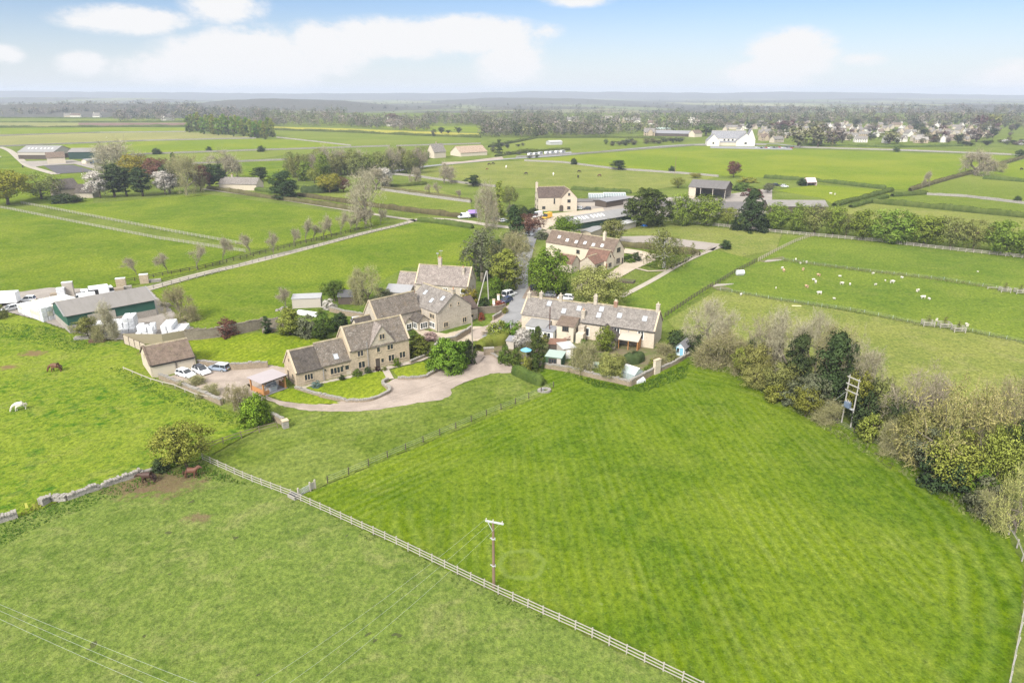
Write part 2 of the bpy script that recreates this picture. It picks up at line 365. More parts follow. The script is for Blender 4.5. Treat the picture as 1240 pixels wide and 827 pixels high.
def bare(seed, H, W, levels, kids, twigs, twl, tww, mat, leafmat=None, leaves=0, leaf=.16, bark=None, lean=.85, tr=.028, ivy=0, trk=.17):
    """branching winter tree: limbs as tubes in the trunk mesh, twig blades in the crown mesh"""
    rg = random.Random(seed); rng = np.random.default_rng(seed)
    mb = MB(); tips = []; r0 = H * tr
    def go(p, d, L, r, lev):
        mid = p + d * L * .55 + Vector((rg.gauss(0, .05), rg.gauss(0, .05), 0)) * L
        d2 = (d + Vector((rg.gauss(0, .18), rg.gauss(0, .18), .06))).normalized(); e = mid + d2 * L * .45
        if lev < levels - 1 or r > .03:
            mb.tube(p, mid, r, r * .8, 6 if lev < 2 else 4, caps=False); mb.tube(mid, e, r * .8, r * .6, 6 if lev < 2 else 4, caps=False)
        if lev >= 2: tips.append((mid, d, L))
        if lev == levels: tips.append((e, d2, L)); return
        for k in range(kids if lev else kids + 2):
            a = rg.random() * 6.283; s = lean * (.7 + .6 * rg.random())
            o = d2.orthogonal().normalized(); o = Matrix.Rotation(a, 3, d2) @ o
            nd = (d2 * (1 - s * .5) + o * s + Vector((0, 0, .06))).normalized()
            q = e if k < kids - 1 else mid.lerp(e, rg.random())
            go(q, nd, (L if lev else H * .27) * (.66 + .24 * rg.random()), r * .56, lev + 1)
    go(Vector((0, 0, -.1)), Vector((rg.gauss(0, .04), rg.gauss(0, .04), 1)), H * trk, r0, 0)
    T = np.array([t[0] for t in tips]); D = np.array([t[1] for t in tips]); LL = np.array([t[2] for t in tips])
    # fit to the wanted size
    n = len(T); idx = np.repeat(np.arange(n), twigs); idx = idx[rng.random(len(idx)) < .8]; k = len(idx)
    d = unit(D[idx] * .7 + unit(rng.normal(size=(k, 3))) * 1.2 + np.array([0, 0, .10]))
    P0 = T[idx] - D[idx] * (LL[idx] * rng.random(k) * .6)[:, None]; l = twl * (.5 + rng.random(k))
    P1 = P0 + d * l[:, None]
    s = np.cross(d, rng.normal(size=(k, 3))); s = unit(s) * (tww / 2)
    V = np.stack([P0 - s, P0 + s, P1], 1)
    # side twiglets
    k2 = k * 2; i2 = np.repeat(np.arange(k), 2); f = rng.random(k2)
    Q0 = P0[i2] + (P1 - P0)[i2] * f[:, None]; d2 = unit(d[i2] + unit(rng.normal(size=(k2, 3))) * .9)
    Q1 = Q0 + d2 * (l[i2] * .55)[:, None]; s2 = unit(np.cross(d2, rng.normal(size=(k2, 3)))) * (tww / 3)
    V2 = np.stack([Q0 - s2, Q0 + s2, Q1], 1)
    VV = np.concatenate([V, V2]).reshape(-1, 3); cl = np.repeat(np.concatenate([rng.random(n)[idx], rng.random(n)[idx][i2]]), 3)
    FF = np.arange(len(VV)).reshape(-1, 3)
    allp = VV
    sx = W / 2 / np.percentile(np.hypot(allp[:, 0], allp[:, 1]), 86); sz = H / np.percentile(allp[:, 2], 99.5)
    S = np.array([sx, sx, sz])
    crown = npmesh('crown', VV * S, FF, LEAF[mat], cl)
    extra = None
    if leaves:
        j = rng.integers(0, k, leaves); Pl = (P0[j] + (P1 - P0)[j] * rng.random((leaves, 1))) * S
        V3, F3 = quads(Pl, unit(rng.normal(size=(leaves, 3)) + [0, 0, .5]), leaf, rng)
        extra = npmesh('foliage', V3, F3, LEAF[leafmat], np.repeat(rng.random(n)[idx[j]], 4))
    iv = None
    if ivy:
        segs = [(Vector(v) if 0 else Vector(v)) for v in mb.v]
        A = np.array(mb.v); A = A[(A[:, 2] < A[:, 2].max() * .62)]
        j = rng.integers(0, len(A), ivy); Pi = A[j] * S + rng.normal(size=(ivy, 3)) * [.42, .42, .5]; Pi[:, 2] = np.maximum(Pi[:, 2], .1)
        V4, F4 = quads(Pi, unit(rng.normal(size=(ivy, 3)) + [0, 0, .4]), .26, rng)
        iv = npmesh('ivy', V4, F4, LEAF['dark'], np.repeat(rng.random(ivy), 4))
    mb.v = [(v[0] * sx, v[1] * sx, v[2] * sz) for v in mb.v]
    tm = mb.mesh('trunk', bark or BARKG, uv=False, fix=False, smooth=True)
    return tm, crown, extra, iv
# kind -> (H0, W0, list of (trunk, crown, foliage, ivy) variants)
LIB = {}
def reg(kind, H, W, fn, n=2): LIB[kind] = (H, W, [tuple(list(fn(s)) + [None] * 4)[:4] for s in range(n)])
for c in ('green', 'bright', 'lime', 'olive', 'greyg', 'copper', 'white', 'yellow'):
    reg('broad_' + c, 10, 9, lambda s, c=c: leafy(hash(c) % 97 * 0 + len(c) * 7 + s, 'round', 10, 9.4, 1.0, 105, 60, .36, 1.2, c), 2 if c in ('green', 'lime', 'olive', 'greyg') else 1)
reg('hedgetree_lime', 8, 7, lambda s: leafy(40 + s, 'full', 8, 7.4, .15, 100, 60, .34, 1.05, 'fresh'), 3)
reg('hedgetree_olive', 8, 7, lambda s: leafy(50 + s, 'full', 8, 7.4, .2, 85, 50, .30, 1.0, 'olive'), 2)
reg('bigolive', 9, 10, lambda s: leafy(60 + s, 'full', 9, 10, .3, 170, 85, .27, 1.15, 'yolive'), 2)
reg('willow', 11, 9, lambda s: leafy(70 + s, 'egg', 11, 9, .8, 120, 80, .32, 1.1, 'bright', droop=.9), 1)
reg('birch', 10, 5.5, lambda s: leafy(72 + s, 'egg', 10, 6.5, .8, 95, 70, .24, .85, 'olive', droop=1.3, bark=m_wood('birch_bark', (.55, .53, .5), .3)), 1)
reg('eucalyptus', 13, 8, lambda s: leafy(74 + s, 'egg', 13, 8, 2.5, 85, 55, .30, 1.0, 'greyg', droop=1.0, bark=BARKG), 1)
reg('pine', 11, 6, lambda s: leafy(80 + s, 'egg', 11, 6, 1.2, 80, 60, .42, .95, 'dark', flat=.55), 2)
reg('cedar', 11, 10.5, lambda s: leafy(84 + s, 'egg', 11, 10.5, .3, 190, 70, .36, 1.05, 'yew', flat=.6, droop=.5), 1)
reg('leylandii', 10, 8.5, lambda s: leafy(86 + s, 'cone', 10, 8.5, .2, 170, 70, .34, .85, 'dark', flat=.4, droop=.6), 1)
reg('spruce', 8, 4, lambda s: leafy(88 + s, 'cone', 8, 4, .2, 120, 55, .26, .5, 'yew', flat=.5, droop=.7), 1)
reg('darkcone', 12, 6, lambda s: leafy(90 + s, 'cone', 12, 6, .3, 140, 60, .34, .75, 'dark', flat=.4, droop=.6), 1)
reg('goldcone', 9, 5.5, lambda s: leafy(92 + s, 'column', 9, 5.5, .1, 110, 65, .30, .75, 'lime', flat=.2), 1)
reg('cypress', 9, 1.8, lambda s: leafy(94 + s, 'column', 9, 1.8, .2, 60, 60, .22, .35, 'dark', flat=0), 1)
reg('poplar', 9, 3.2, lambda s: leafy(96 + s, 'column', 9, 3.2, .4, 60, 50, .32, .6, 'bright' if s else 'lime'), 2)
reg('sapling', 5, 1.6, lambda s: leafy(98 + s, 'column', 5, 1.6, 1.0, 24, 26, .2, .35, 'olive', tr=.012), 1)
for c in ('green', 'bright', 'lime', 'olive', 'dark', 'yew', 'red', 'greyg', 'buff', 'white', 'pink', 'blueg', 'copper', 'purple', 'yellow', 'chedge'):
    reg('shrub_' + c, 2.4, 3, lambda s, c=c: leafy(110 + len(c) + s, 'dome', 2.4, 3, .1, 55, 60, .17, .38, c, trunk=True, tr=.02), 1)
reg('clipped', 2.4, 2.8, lambda s: leafy(130, 'dome', 2.4, 2.8, .05, 190, 45, .13, .20, 'chedge', tr=.02), 1)
reg('clippedyew', 2.4, 2.4, lambda s: leafy(131, 'round', 2.4, 2.4, .05, 190, 45, .13, .22, 'yew', tr=.02), 1)
reg('clippeddark', 2.6, 3, lambda s: leafy(132, 'dome', 2.6, 3, .05, 190, 45, .15, .24, 'dark', tr=.02), 1)
reg('opentree', 8, 8, lambda s: bare(270 + s, 8, 8, 5, 3, 2, .6, .03, 'twigg', 'lime', 30000, .21, lean=.85, trk=.15), 1)
reg('vividbush', 4.2, 5, lambda s: leafy(134, 'dome', 4.2, 5, .1, 120, 75, .24, .6, 'vivid', tr=.02), 1)
reg('laurel', 4.2, 6, lambda s: leafy(133, 'dome', 4.2, 6, .1, 170, 90, .24, .55, 'bright', tr=.02), 1)
reg('ivymass', 8, 5, lambda s: leafy(136 + s, 'column', 8, 5, .1, 110, 85, .28, .8, 'dark'), 2)
reg('bare', 10, 8.5, lambda s: bare(200 + s, 10, 8.5, 5, 3, 5, .75, .045, 'twig'), 2)
reg('barebig', 11, 11, lambda s: bare(206 + s, 11, 11, 5, 3, 4, .8, .055, 'twig', tr=.03, lean=.72), 1)
reg('budding', 9, 9, lambda s: bare(210 + s, 9, 9, 5, 3, 5, .7, .04, 'twigg', 'olive', 4500, .15), 2)
reg('ivybare', 10, 7, lambda s: bare(220 + s, 10, 7, 5, 3, 5, .7, .04, 'twig', 'olive', 1500, .14, ivy=4200), 2)
reg('buffbush', 8.5, 10.5, lambda s: bare(230 + s, 8.5, 10.5, 5, 3, 2, .8, .035, 'twigg', 'buff' if s == 0 else 'olive', 36000, .16, lean=.9, trk=.1), 1)
reg('thorn', 3.6, 5, lambda s: bare(240 + s, 3.6, 5, 4, 3, 11, .55, .028, 'twigg', 'olive', 7500, .11, lean=.95, trk=.08), 2)
reg('young', 5.5, 2.6, lambda s: bare(250 + s, 5.5, 2.9, 4, 2, 14, .62, .045, 'twigp', lean=.5, tr=.014, trk=.28), 2)
reg('midbare', 10, 8.5, lambda s: bare(260 + s, 10, 8.5, 4, 3, 7, 1.1, .085, 'twig'), 2)
reg('midbarep', 10, 8.5, lambda s: bare(264 + s, 10, 8.5, 4, 3, 7, 1.1, .085, 'twigp'), 1)
for c in ('green', 'lime', 'olive', 'greyg', 'dark', 'copper', 'twigp', 'yellow', 'yew', 'white', 'twig'):
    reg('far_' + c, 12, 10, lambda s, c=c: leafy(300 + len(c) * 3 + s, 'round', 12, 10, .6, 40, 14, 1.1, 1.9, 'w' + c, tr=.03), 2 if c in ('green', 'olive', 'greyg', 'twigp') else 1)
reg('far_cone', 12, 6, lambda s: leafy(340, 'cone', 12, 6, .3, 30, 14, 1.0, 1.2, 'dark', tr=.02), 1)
tcount = {}
def plant(kind, px, py, top, wpx=None, label='', group=None, name='tree', cat=None, rot=None, at=None, h=None, w=None):
    H0, W0, vs = LIB[kind]
    b = at if at is not None else G(px, py)
    if h is None: h = HZ(b, top)
    if w is None: w = wpx * MPP(px, py) if wpx else h * W0 / H0
    k = tcount.get(kind, 0); tcount[kind] = k + 1
    tr, cr, fo, iv = vs[k % len(vs)]
    w *= 1.12
    o = thing(name, label, cat or name.split('_')[-1], b, rnd.random() * 6.28 if rot is None else rot, group, (w / W0, w / W0, h / H0))
    if tr: child('trunk' if name.endswith('tree') else 'stem', tr, o)
    child('crown' if name.endswith('tree') else 'foliage', cr, o)
    if fo: child('foliage', fo, o)
    if iv: child('ivy', iv, o)
    return o
def hedge(pts, wid, hgt, mat, label, name='hedge', group=None, leaf=.22, dens=9, world=False, cat='hedge', rough=.18, seg=1.0):
    """hedge along a line: a lumpy core under leaves"""
    P = pts if world else GL(pts)
    L = resample(P, seg); n = len(L); rng = np.random.default_rng(abs(int(L[0].x * 13 + L[0].y * 7)) % 9999)
    sec = np.array([(-.5, 0), (-.54, .4), (-.46, .8), (-.3, .98), (0, 1.03), (.3, .98), (.46, .8), (.54, .4), (.5, 0)]); ns = len(sec)
    V = []
    sm = np.convolve(rng.normal(size=n + 4), np.ones(5) / 5, 'valid')
    tang = []
    for i in range(n):
        t = (L[min(i + 1, n - 1)] - L[max(i - 1, 0)]).normalized(); tang.append(t); s = Vector((t.y, -t.x, 0))
        hh = hgt * (1 + rough * sm[i]); ww = wid * (1 + rough * .7 * sm[-i - 1])
        e = .75 if i in (0, n - 1) else 1
        for j, (a, b) in enumerate(sec):
            q = L[i] + s * (a * ww * e * (1 + rng.normal() * .05)); V.append((q.x, q.y, b * hh * .93 * e * (1 + rng.normal() * .03)))
    V = np.array(V); F = []
    for i in range(n - 1):
        for j in range(ns - 1): F.append((i * ns + j, i * ns + j + 1, (i + 1) * ns + j + 1, (i + 1) * ns + j))
    F = np.array(F)
    # leaves on the skin
    a, b, c, d = V[F[:, 0]], V[F[:, 1]], V[F[:, 2]], V[F[:, 3]]
    ar = np.linalg.norm(np.cross(c - a, d - b), axis=1) / 2; k = rng.poisson(ar * dens)
    idx = np.repeat(np.arange(len(F)), k); u = rng.random((len(idx), 1)); w = rng.random((len(idx), 1))
    Pn = (a[idx] * (1 - u) + b[idx] * u) * (1 - w) + (d[idx] * (1 - u) + c[idx] * u) * w
    nn = unit(np.cross(b - a, d - a))[idx]; m = unit(nn * .7 + rng.normal(size=nn.shape) * .45 + [0, 0, .2])
    Pn = Pn + nn * (rng.random((len(idx), 1)) * leaf * .6)
    Vl, Fl = quads(Pn, m, leaf, rng)
    caps = []
    for i in (0, n - 1):
        for j in range(1, ns - 2): caps.append((i * ns, i * ns + j, i * ns + j + 1, i * ns + j + 2) if j < ns - 2 else None)
    clv = np.repeat(rng.random(n), ns); seg_i = F[idx, 0] // ns
    FA = np.concatenate([F, np.array([[i * ns, i * ns + j, i * ns + j + 1, i * ns + ns - 1] for i in (0, n - 1) for j in range(1, ns - 2, 2)]), Fl + len(V)])
    me = npmesh(name, np.concatenate([V, Vl]), FA, LEAF[mat], np.concatenate([clv, np.repeat(np.clip(.6 * rng.random(n)[seg_i] + .4 * rng.random(len(idx)), 0, 1), 4)]))
    o = child(name, me); tag(o, label, cat, group); return o
def inpoly(P, poly):
    x, y = P[:, 0], P[:, 1]; r = np.zeros(len(P), bool); n = len(poly); j = n - 1
    for i in range(n):
        xi, yi, xj, yj = poly[i][0], poly[i][1], poly[j][0], poly[j][1]
        c = ((yi > y) != (yj > y)) & (x < (xj - xi) * (y - yi) / (yj - yi + 1e-12) + xi); r ^= c; j = i
    return r
def scatter(poly, dens, size, hgt, mat, name, label, cat, seed=1, clump=.0, world=False):
    """upright tufts of blades: uncountable ground cover, one object"""
    P = [(p.x, p.y) for p in (poly if world else GL(poly))]; A = np.array(P); rng = np.random.default_rng(seed)
    lo, hi = A.min(0), A.max(0); n = int((hi - lo).prod() * dens)
    Q = lo + rng.random((n, 2)) * (hi - lo); Q = Q[inpoly(Q, P)]
    if clump:
        f = np.sin(Q[:, 0] * .9 + 2 * np.sin(Q[:, 1] * .35)) + np.sin(Q[:, 1] * .8 + 1.7 * np.sin(Q[:, 0] * .43)) + rng.normal(size=len(Q)) * .7
        Q = Q[f > clump]
    k = len(Q); P3 = np.column_stack([Q, np.zeros(k)])
    a = rng.random(k) * 6.283; t = np.column_stack([np.cos(a), np.sin(a), np.zeros(k)])
    h = hgt * (.5 + rng.random(k)); s = size * (.6 + .8 * rng.random(k))
    ln = rng.normal(size=(k, 2)) * .55
    top = P3 + np.column_stack([ln * h[:, None], h])
    V = np.stack([P3 - t * s[:, None] * .5, P3 + t * s[:, None] * .5, top + t * s[:, None] * .28, top - t * s[:, None] * .28], 1).reshape(-1, 3)
    me = npmesh(name, V, np.arange(k * 4).reshape(-1, 4), LEAF[mat], np.repeat(rng.random(k), 4))
    o = child(name, me); tag(o, label, cat, None, 'stuff'); return o
# ================================================================ ground, fields, roads
def s_main(t, co, c):
    """mowing lines: straight up the field, along the wire fence, and round the hedgerow headland"""
    rot = lambda d: N(t, 'ShaderNodeMapping', {'Vector': co, 'Rotation': (0, 0, R(d))}).outputs[0]
    lines = lambda v, f: mth(t, 'ADD', mth(t, 'MULTIPLY', noise(t, scl(t, v, 1.0 * f, .05), 1.0, 3, .6), .75), mth(t, 'MULTIPLY', N(t, 'ShaderNodeTexWave', {'Vector': v, 'Scale': .155 * f, 'Distortion': .9, 'Detail': 3.0, 'Detail Scale': .4}, wave_type='BANDS', bands_direction='X').outputs[1], .25))
    st = lines(rot(-3), 1.45); lf = lines(rot(46), 1.5)
    dF = N(t, 'ShaderNodeVectorMath', {0: N(t, 'ShaderNodeVectorMath', {0: co, 1: (26.1, -79.4, 0)}, operation='ADD').outputs[0], 1: (.69, -.72, 0)}, operation='DOT_PRODUCT').outputs['Value']
    e = N(t, 'ShaderNodeVectorMath', {0: N(t, 'ShaderNodeVectorMath', {0: N(t, 'ShaderNodeVectorMath', {0: co, 1: (-20, -80, 0)}, operation='ADD').outputs[0], 1: (1 / 38, 1 / 46, 0)}, operation='MULTIPLY').outputs[0]}, operation='LENGTH').outputs['Value']
    en = mth(t, 'ADD', e, mth(t, 'MULTIPLY', noise(t, co, .12, 3), .06))
    rg_ = mth(t, 'ADD', mth(t, 'MULTIPLY', mth(t, 'SINE', mth(t, 'MULTIPLY', en, 120.0)), .2), .5)
    rm = sstep(t, en, .80, .90); fm = mth(t, 'SUBTRACT', 1.0, sstep(t, dF, 9.0, 13.0))
    mf = lambda f, a, b: N(t, 'ShaderNodeMix', {0: f, 2: a, 3: b}, data_type='FLOAT').outputs[0]
    wv = mf(fm, mf(rm, st, rg_), lf)
    wv = mth(t, 'MULTIPLY', mth(t, 'SUBTRACT', wv, .5), N(t, 'ShaderNodeMapRange', {0: noise(t, co, .07, 4), 1: .35, 2: .65, 3: .2, 4: .6}).outputs[0])
    c = N(t, 'ShaderNodeHueSaturation', {'Value': mth(t, 'ADD', 1.0, wv), 'Saturation': mth(t, 'SUBTRACT', 1.0, mth(t, 'MULTIPLY', wv, .5)), 'Hue': mth(t, 'SUBTRACT', .5, mth(t, 'MULTIPLY', wv, .02)), 'Color': c}).outputs[0]
    fl = sstep(t, noise(t, co, 2.2, 4, .75, .6), .60, .70)
    c = mixc(t, mth(t, 'MULTIPLY', fl, .5), c, (.19, .24, .085))
    fd = sstep(t, noise(t, N(t, 'ShaderNodeMapping', {'Vector': co, 'Location': (31, 7, 3)}).outputs[0], 1.1, 5, .78, .5), .58, .68)
    c = mixc(t, mth(t, 'MULTIPLY', fd, .55), c, (.042, .095, .014))
    g = G(632, 684)
    dd = mth(t, 'ADD', N(t, 'ShaderNodeVectorMath', {0: co, 1: tuple(g)}, operation='DISTANCE').outputs['Value'], mth(t, 'MULTIPLY', noise(t, co, .7, 3), 1.1))
    r1 = mth(t, 'SUBTRACT', 1.0, sstep(t, mth(t, 'ABSOLUTE', mth(t, 'SUBTRACT', dd, 3.0)), .1, .55))
    c = mixc(t, mth(t, 'MULTIPLY', r1, .5), c, (.17, .22, .055))
    return mixc(t, mth(t, 'MULTIPLY', mth(t, 'SUBTRACT', 1.0, sstep(t, dd, .7, 3.0)), .35), c, (.17, .19, .05))
def s_lawn(sc, rot, amt):
    def f(t, co, c):
        w = N(t, 'ShaderNodeTexWave', {'Vector': N(t, 'ShaderNodeMapping', {'Vector': co, 'Rotation': (0, 0, R(rot))}).outputs[0], 'Scale': sc, 'Distortion': 1.6, 'Detail': 2.0, 'Detail Scale': .4}, wave_type='BANDS', bands_direction='X').outputs[1]
        return N(t, 'ShaderNodeHueSaturation', {'Value': mth(t, 'ADD', 1.0, mth(t, 'MULTIPLY', mth(t, 'SUBTRACT', w, .5), amt)), 'Color': c}).outputs[0]
    return f
def w_spots(spots, col):
    """bare earth at the places where the photo shows it: (px, py, radius m)"""
    def f(t, co, c):
        for px, py, r in spots:
            g = G(px, py)
            d = mth(t, 'ADD', N(t, 'ShaderNodeVectorMath', {0: N(t, 'ShaderNodeVectorMath', {0: co, 1: tuple(-g)}, operation='ADD').outputs[0], 1: (1 / r, 1.5 / r, 1)}, operation='MULTIPLY').outputs[0] and N(t, 'ShaderNodeVectorMath', {0: N(t, 'ShaderNodeVectorMath', {0: N(t, 'ShaderNodeVectorMath', {0: co, 1: tuple(-g)}, operation='ADD').outputs[0], 1: (1 / r, 1.4 / r, 1)}, operation='MULTIPLY').outputs[0]}, operation='LENGTH').outputs['Value'], mth(t, 'MULTIPLY', mth(t, 'SUBTRACT', noise(t, co, .7, 5, .75), .5), 2.6))
            c = mixc(t, mth(t, 'MULTIPLY', mth(t, 'SUBTRACT', 1.0, sstep(t, d, .3, 1.0)), .8), c, col)
        return c
    return f
GR = {
 'base':  m_grass('ground_grass', (.085, .115, .020), (.115, .15, .028), (.14, .175, .036), (.19, .19, .075)),
 'rough': m_grass('rough_pasture_grass', (.088, .134, .023), (.146, .186, .043), (.126, .174, .034), (.205, .212, .078), fleck=1, tuft=1.6, fine=1.25, dryamt=.6, patch=1.6, bstr=1.0, worn=w_spots([(205, 585, 6.5), (160, 590, 5.0), (240, 628, 2.0), (425, 600, 1.5)], (.15, .10, .065))),
 'bright': m_grass('bright_pasture_grass', (.044, .112, .008), (.138, .190, .018), (.170, .212, .026), (.205, .21, .06), fleck=.6, tuft=1.7, dryamt=.45, patch=1.5, bstr=1.0, edge=.10, mid0=.44, worn=w_spots([(40, 429, 3.4), (185, 428, 3.0), (10, 445, 2.5)], (.18, .11, .07))),
 'mown':  m_grass('mown_meadow_grass', (.066, .116, .007), (.099, .149, .010), (.124, .172, .014), (.166, .195, .036), tuft=1.3, fine=1.2, dryamt=.4, patch=1.3, stripes=s_main, bstr=.9),
 'lawnp': m_grass('paddock_lawn', (.085, .125, .016), (.118, .155, .024), (.145, .180, .040), (.185, .195, .068), fleck=.5, tuft=1.0, dryamt=.55, patch=2.2, stripes=s_lawn(.17, 64, .12), bstr=.6),
 'lawn':  m_grass('garden_lawn', (.115, .165, .010), (.150, .195, .013), (.175, .215, .018), (.20, .215, .035), tuft=1.2, dryamt=.35, stripes=s_lawn(.22, 20, .12), bstr=.4),
 'sheep': m_grass('sheep_field_grass', (.080, .130, .018), (.112, .158, .022), (.135, .178, .026), (.165, .185, .045), fleck=.7, dryamt=.4, patch=.9),
 'green': m_grass('middle_field_grass', (.078, .128, .012), (.115, .160, .016), (.145, .185, .020), (.175, .19, .042), fleck=.6, dryamt=.4, patch=.9),
 'palef': m_grass('pale_field_grass', (.125, .158, .034), (.165, .185, .045), (.185, .200, .050), (.22, .21, .085), fleck=.8, dryamt=.6, patch=1.2),
 'vivid': m_grass('far_vivid_grass', (.110, .165, .014), (.145, .190, .016), (.180, .210, .022), (.21, .215, .045), dryamt=.35, patch=.4),
 'far':   m_grass('far_field_grass', (.105, .145, .022), (.135, .170, .028), (.160, .188, .036), (.20, .20, .07), dryamt=.35, patch=.3),
 'dry':   m_grass('far_stubble_grass', (.18, .19, .065), (.215, .21, .075), (.235, .225, .085), (.27, .235, .11), dryamt=.5, patch=.3),
 'rape':  m_grass('rape_crop', (.25, .245, .045), (.30, .28, .05), (.33, .30, .055), (.26, .27, .09), patch=.4),
 'plough': m_grass('ploughed_soil', (.16, .105, .085), (.19, .125, .10), (.2, .135, .11), (.22, .16, .12), patch=.5),
 'verge': m_grass('verge_grass', (.065, .110, .014), (.10, .145, .020), (.125, .165, .030), (.18, .18, .06), tuft=2, dryamt=.5, patch=3, bstr=1.0),
 'soil':  m_gravel('garden_soil', (.10, .125, .035), (.18, .14, .095), (.075, .115, .025)),
}
GRAVEL = m_gravel('pink_gravel', (.355, .295, .25), (.265, .22, .185), (.40, .345, .305))
PALEG = m_gravel('pale_gravel', (.44, .375, .29), (.38, .32, .245), (.48, .42, .34))
ASPH = m_gravel('asphalt', (.25, .25, .255), (.21, .21, .215), (.29, .285, .28), 12, .2)
YARD = m_gravel('yard_concrete', (.30, .27, .24), (.24, .215, .19), (.36, .33, .30))
TRACK = m_gravel('track_stone', (.38, .34, .28), (.31, .28, .23), (.24, .24, .12))
SAND = m_gravel('riding_arena_sand', (.30, .265, .235), (.27, .24, .21), (.33, .30, .27))
DSAND = m_gravel('dark_arena', (.085, .08, .085), (.10, .095, .10), (.12, .115, .11))
PAVE = m_gravel('stone_paving', (.40, .35, .29), (.34, .30, .25), (.46, .41, .35), 5)
zl = [0.0]
def sheet(name, pts, mat, z, smooth=0, world=False, step=None):
    P = pts if world else GL(pts)
    if smooth: P = smooth_line(P, smooth, True)
    if len(pts) > 4:     # ragged edges
        rg = random.Random(len(pts) + int(P[0].x)); per = sum((P[i] - P[i - 1]).length for i in range(len(P))); Q = []
        st = max(.55, per / 420)
        for i in range(len(P)):
            a, b = P[i], P[(i + 1) % len(P)]; k = max(1, int((b - a).length / st)); nv = Vector((b.y - a.y, a.x - b.x, 0)).normalized()
            Q += [a.lerp(b, j / k) + nv * (rg.gauss(0, .09 if st < 1 else .2)) for j in range(k)]
        P = Q
    a2 = sum(P[i].x * P[(i + 1) % len(P)].y - P[(i + 1) % len(P)].x * P[i].y for i in range(len(P)))
    if a2 < 0: P = list(reversed(P))
    me = bpy.data.meshes.new(name); me.from_pydata([(p.x, p.y, z) for p in P], [], [tuple(range(len(P)))]); me.materials.append(mat)
    o = child(name, me); o['kind'] = 'structure'; return o
def ribbon(name, pts, wid, mat, z, world=False, sm=6):
    P = smooth_line(pts if world else GL(pts), sm) if sm else (pts if world else GL(pts))
    wf = wid if callable(wid) else (lambda t: wid)
    V, F = [], []
    for i, p in enumerate(P):
        t = (P[min(i + 1, len(P) - 1)] - P[max(i - 1, 0)]).normalized(); s = Vector((-t.y, t.x, 0)) * wf(i / (len(P) - 1)) / 2
        V += [tuple((p + s)[:2]) + (z,), tuple((p - s)[:2]) + (z,)]
        if i: F.append((2 * i - 2, 2 * i - 1, 2 * i + 1, 2 * i))
    me = bpy.data.meshes.new(name); me.from_pydata(V, [], F); me.materials.append(mat)
    o = child(name, me); o['kind'] = 'structure'; return o
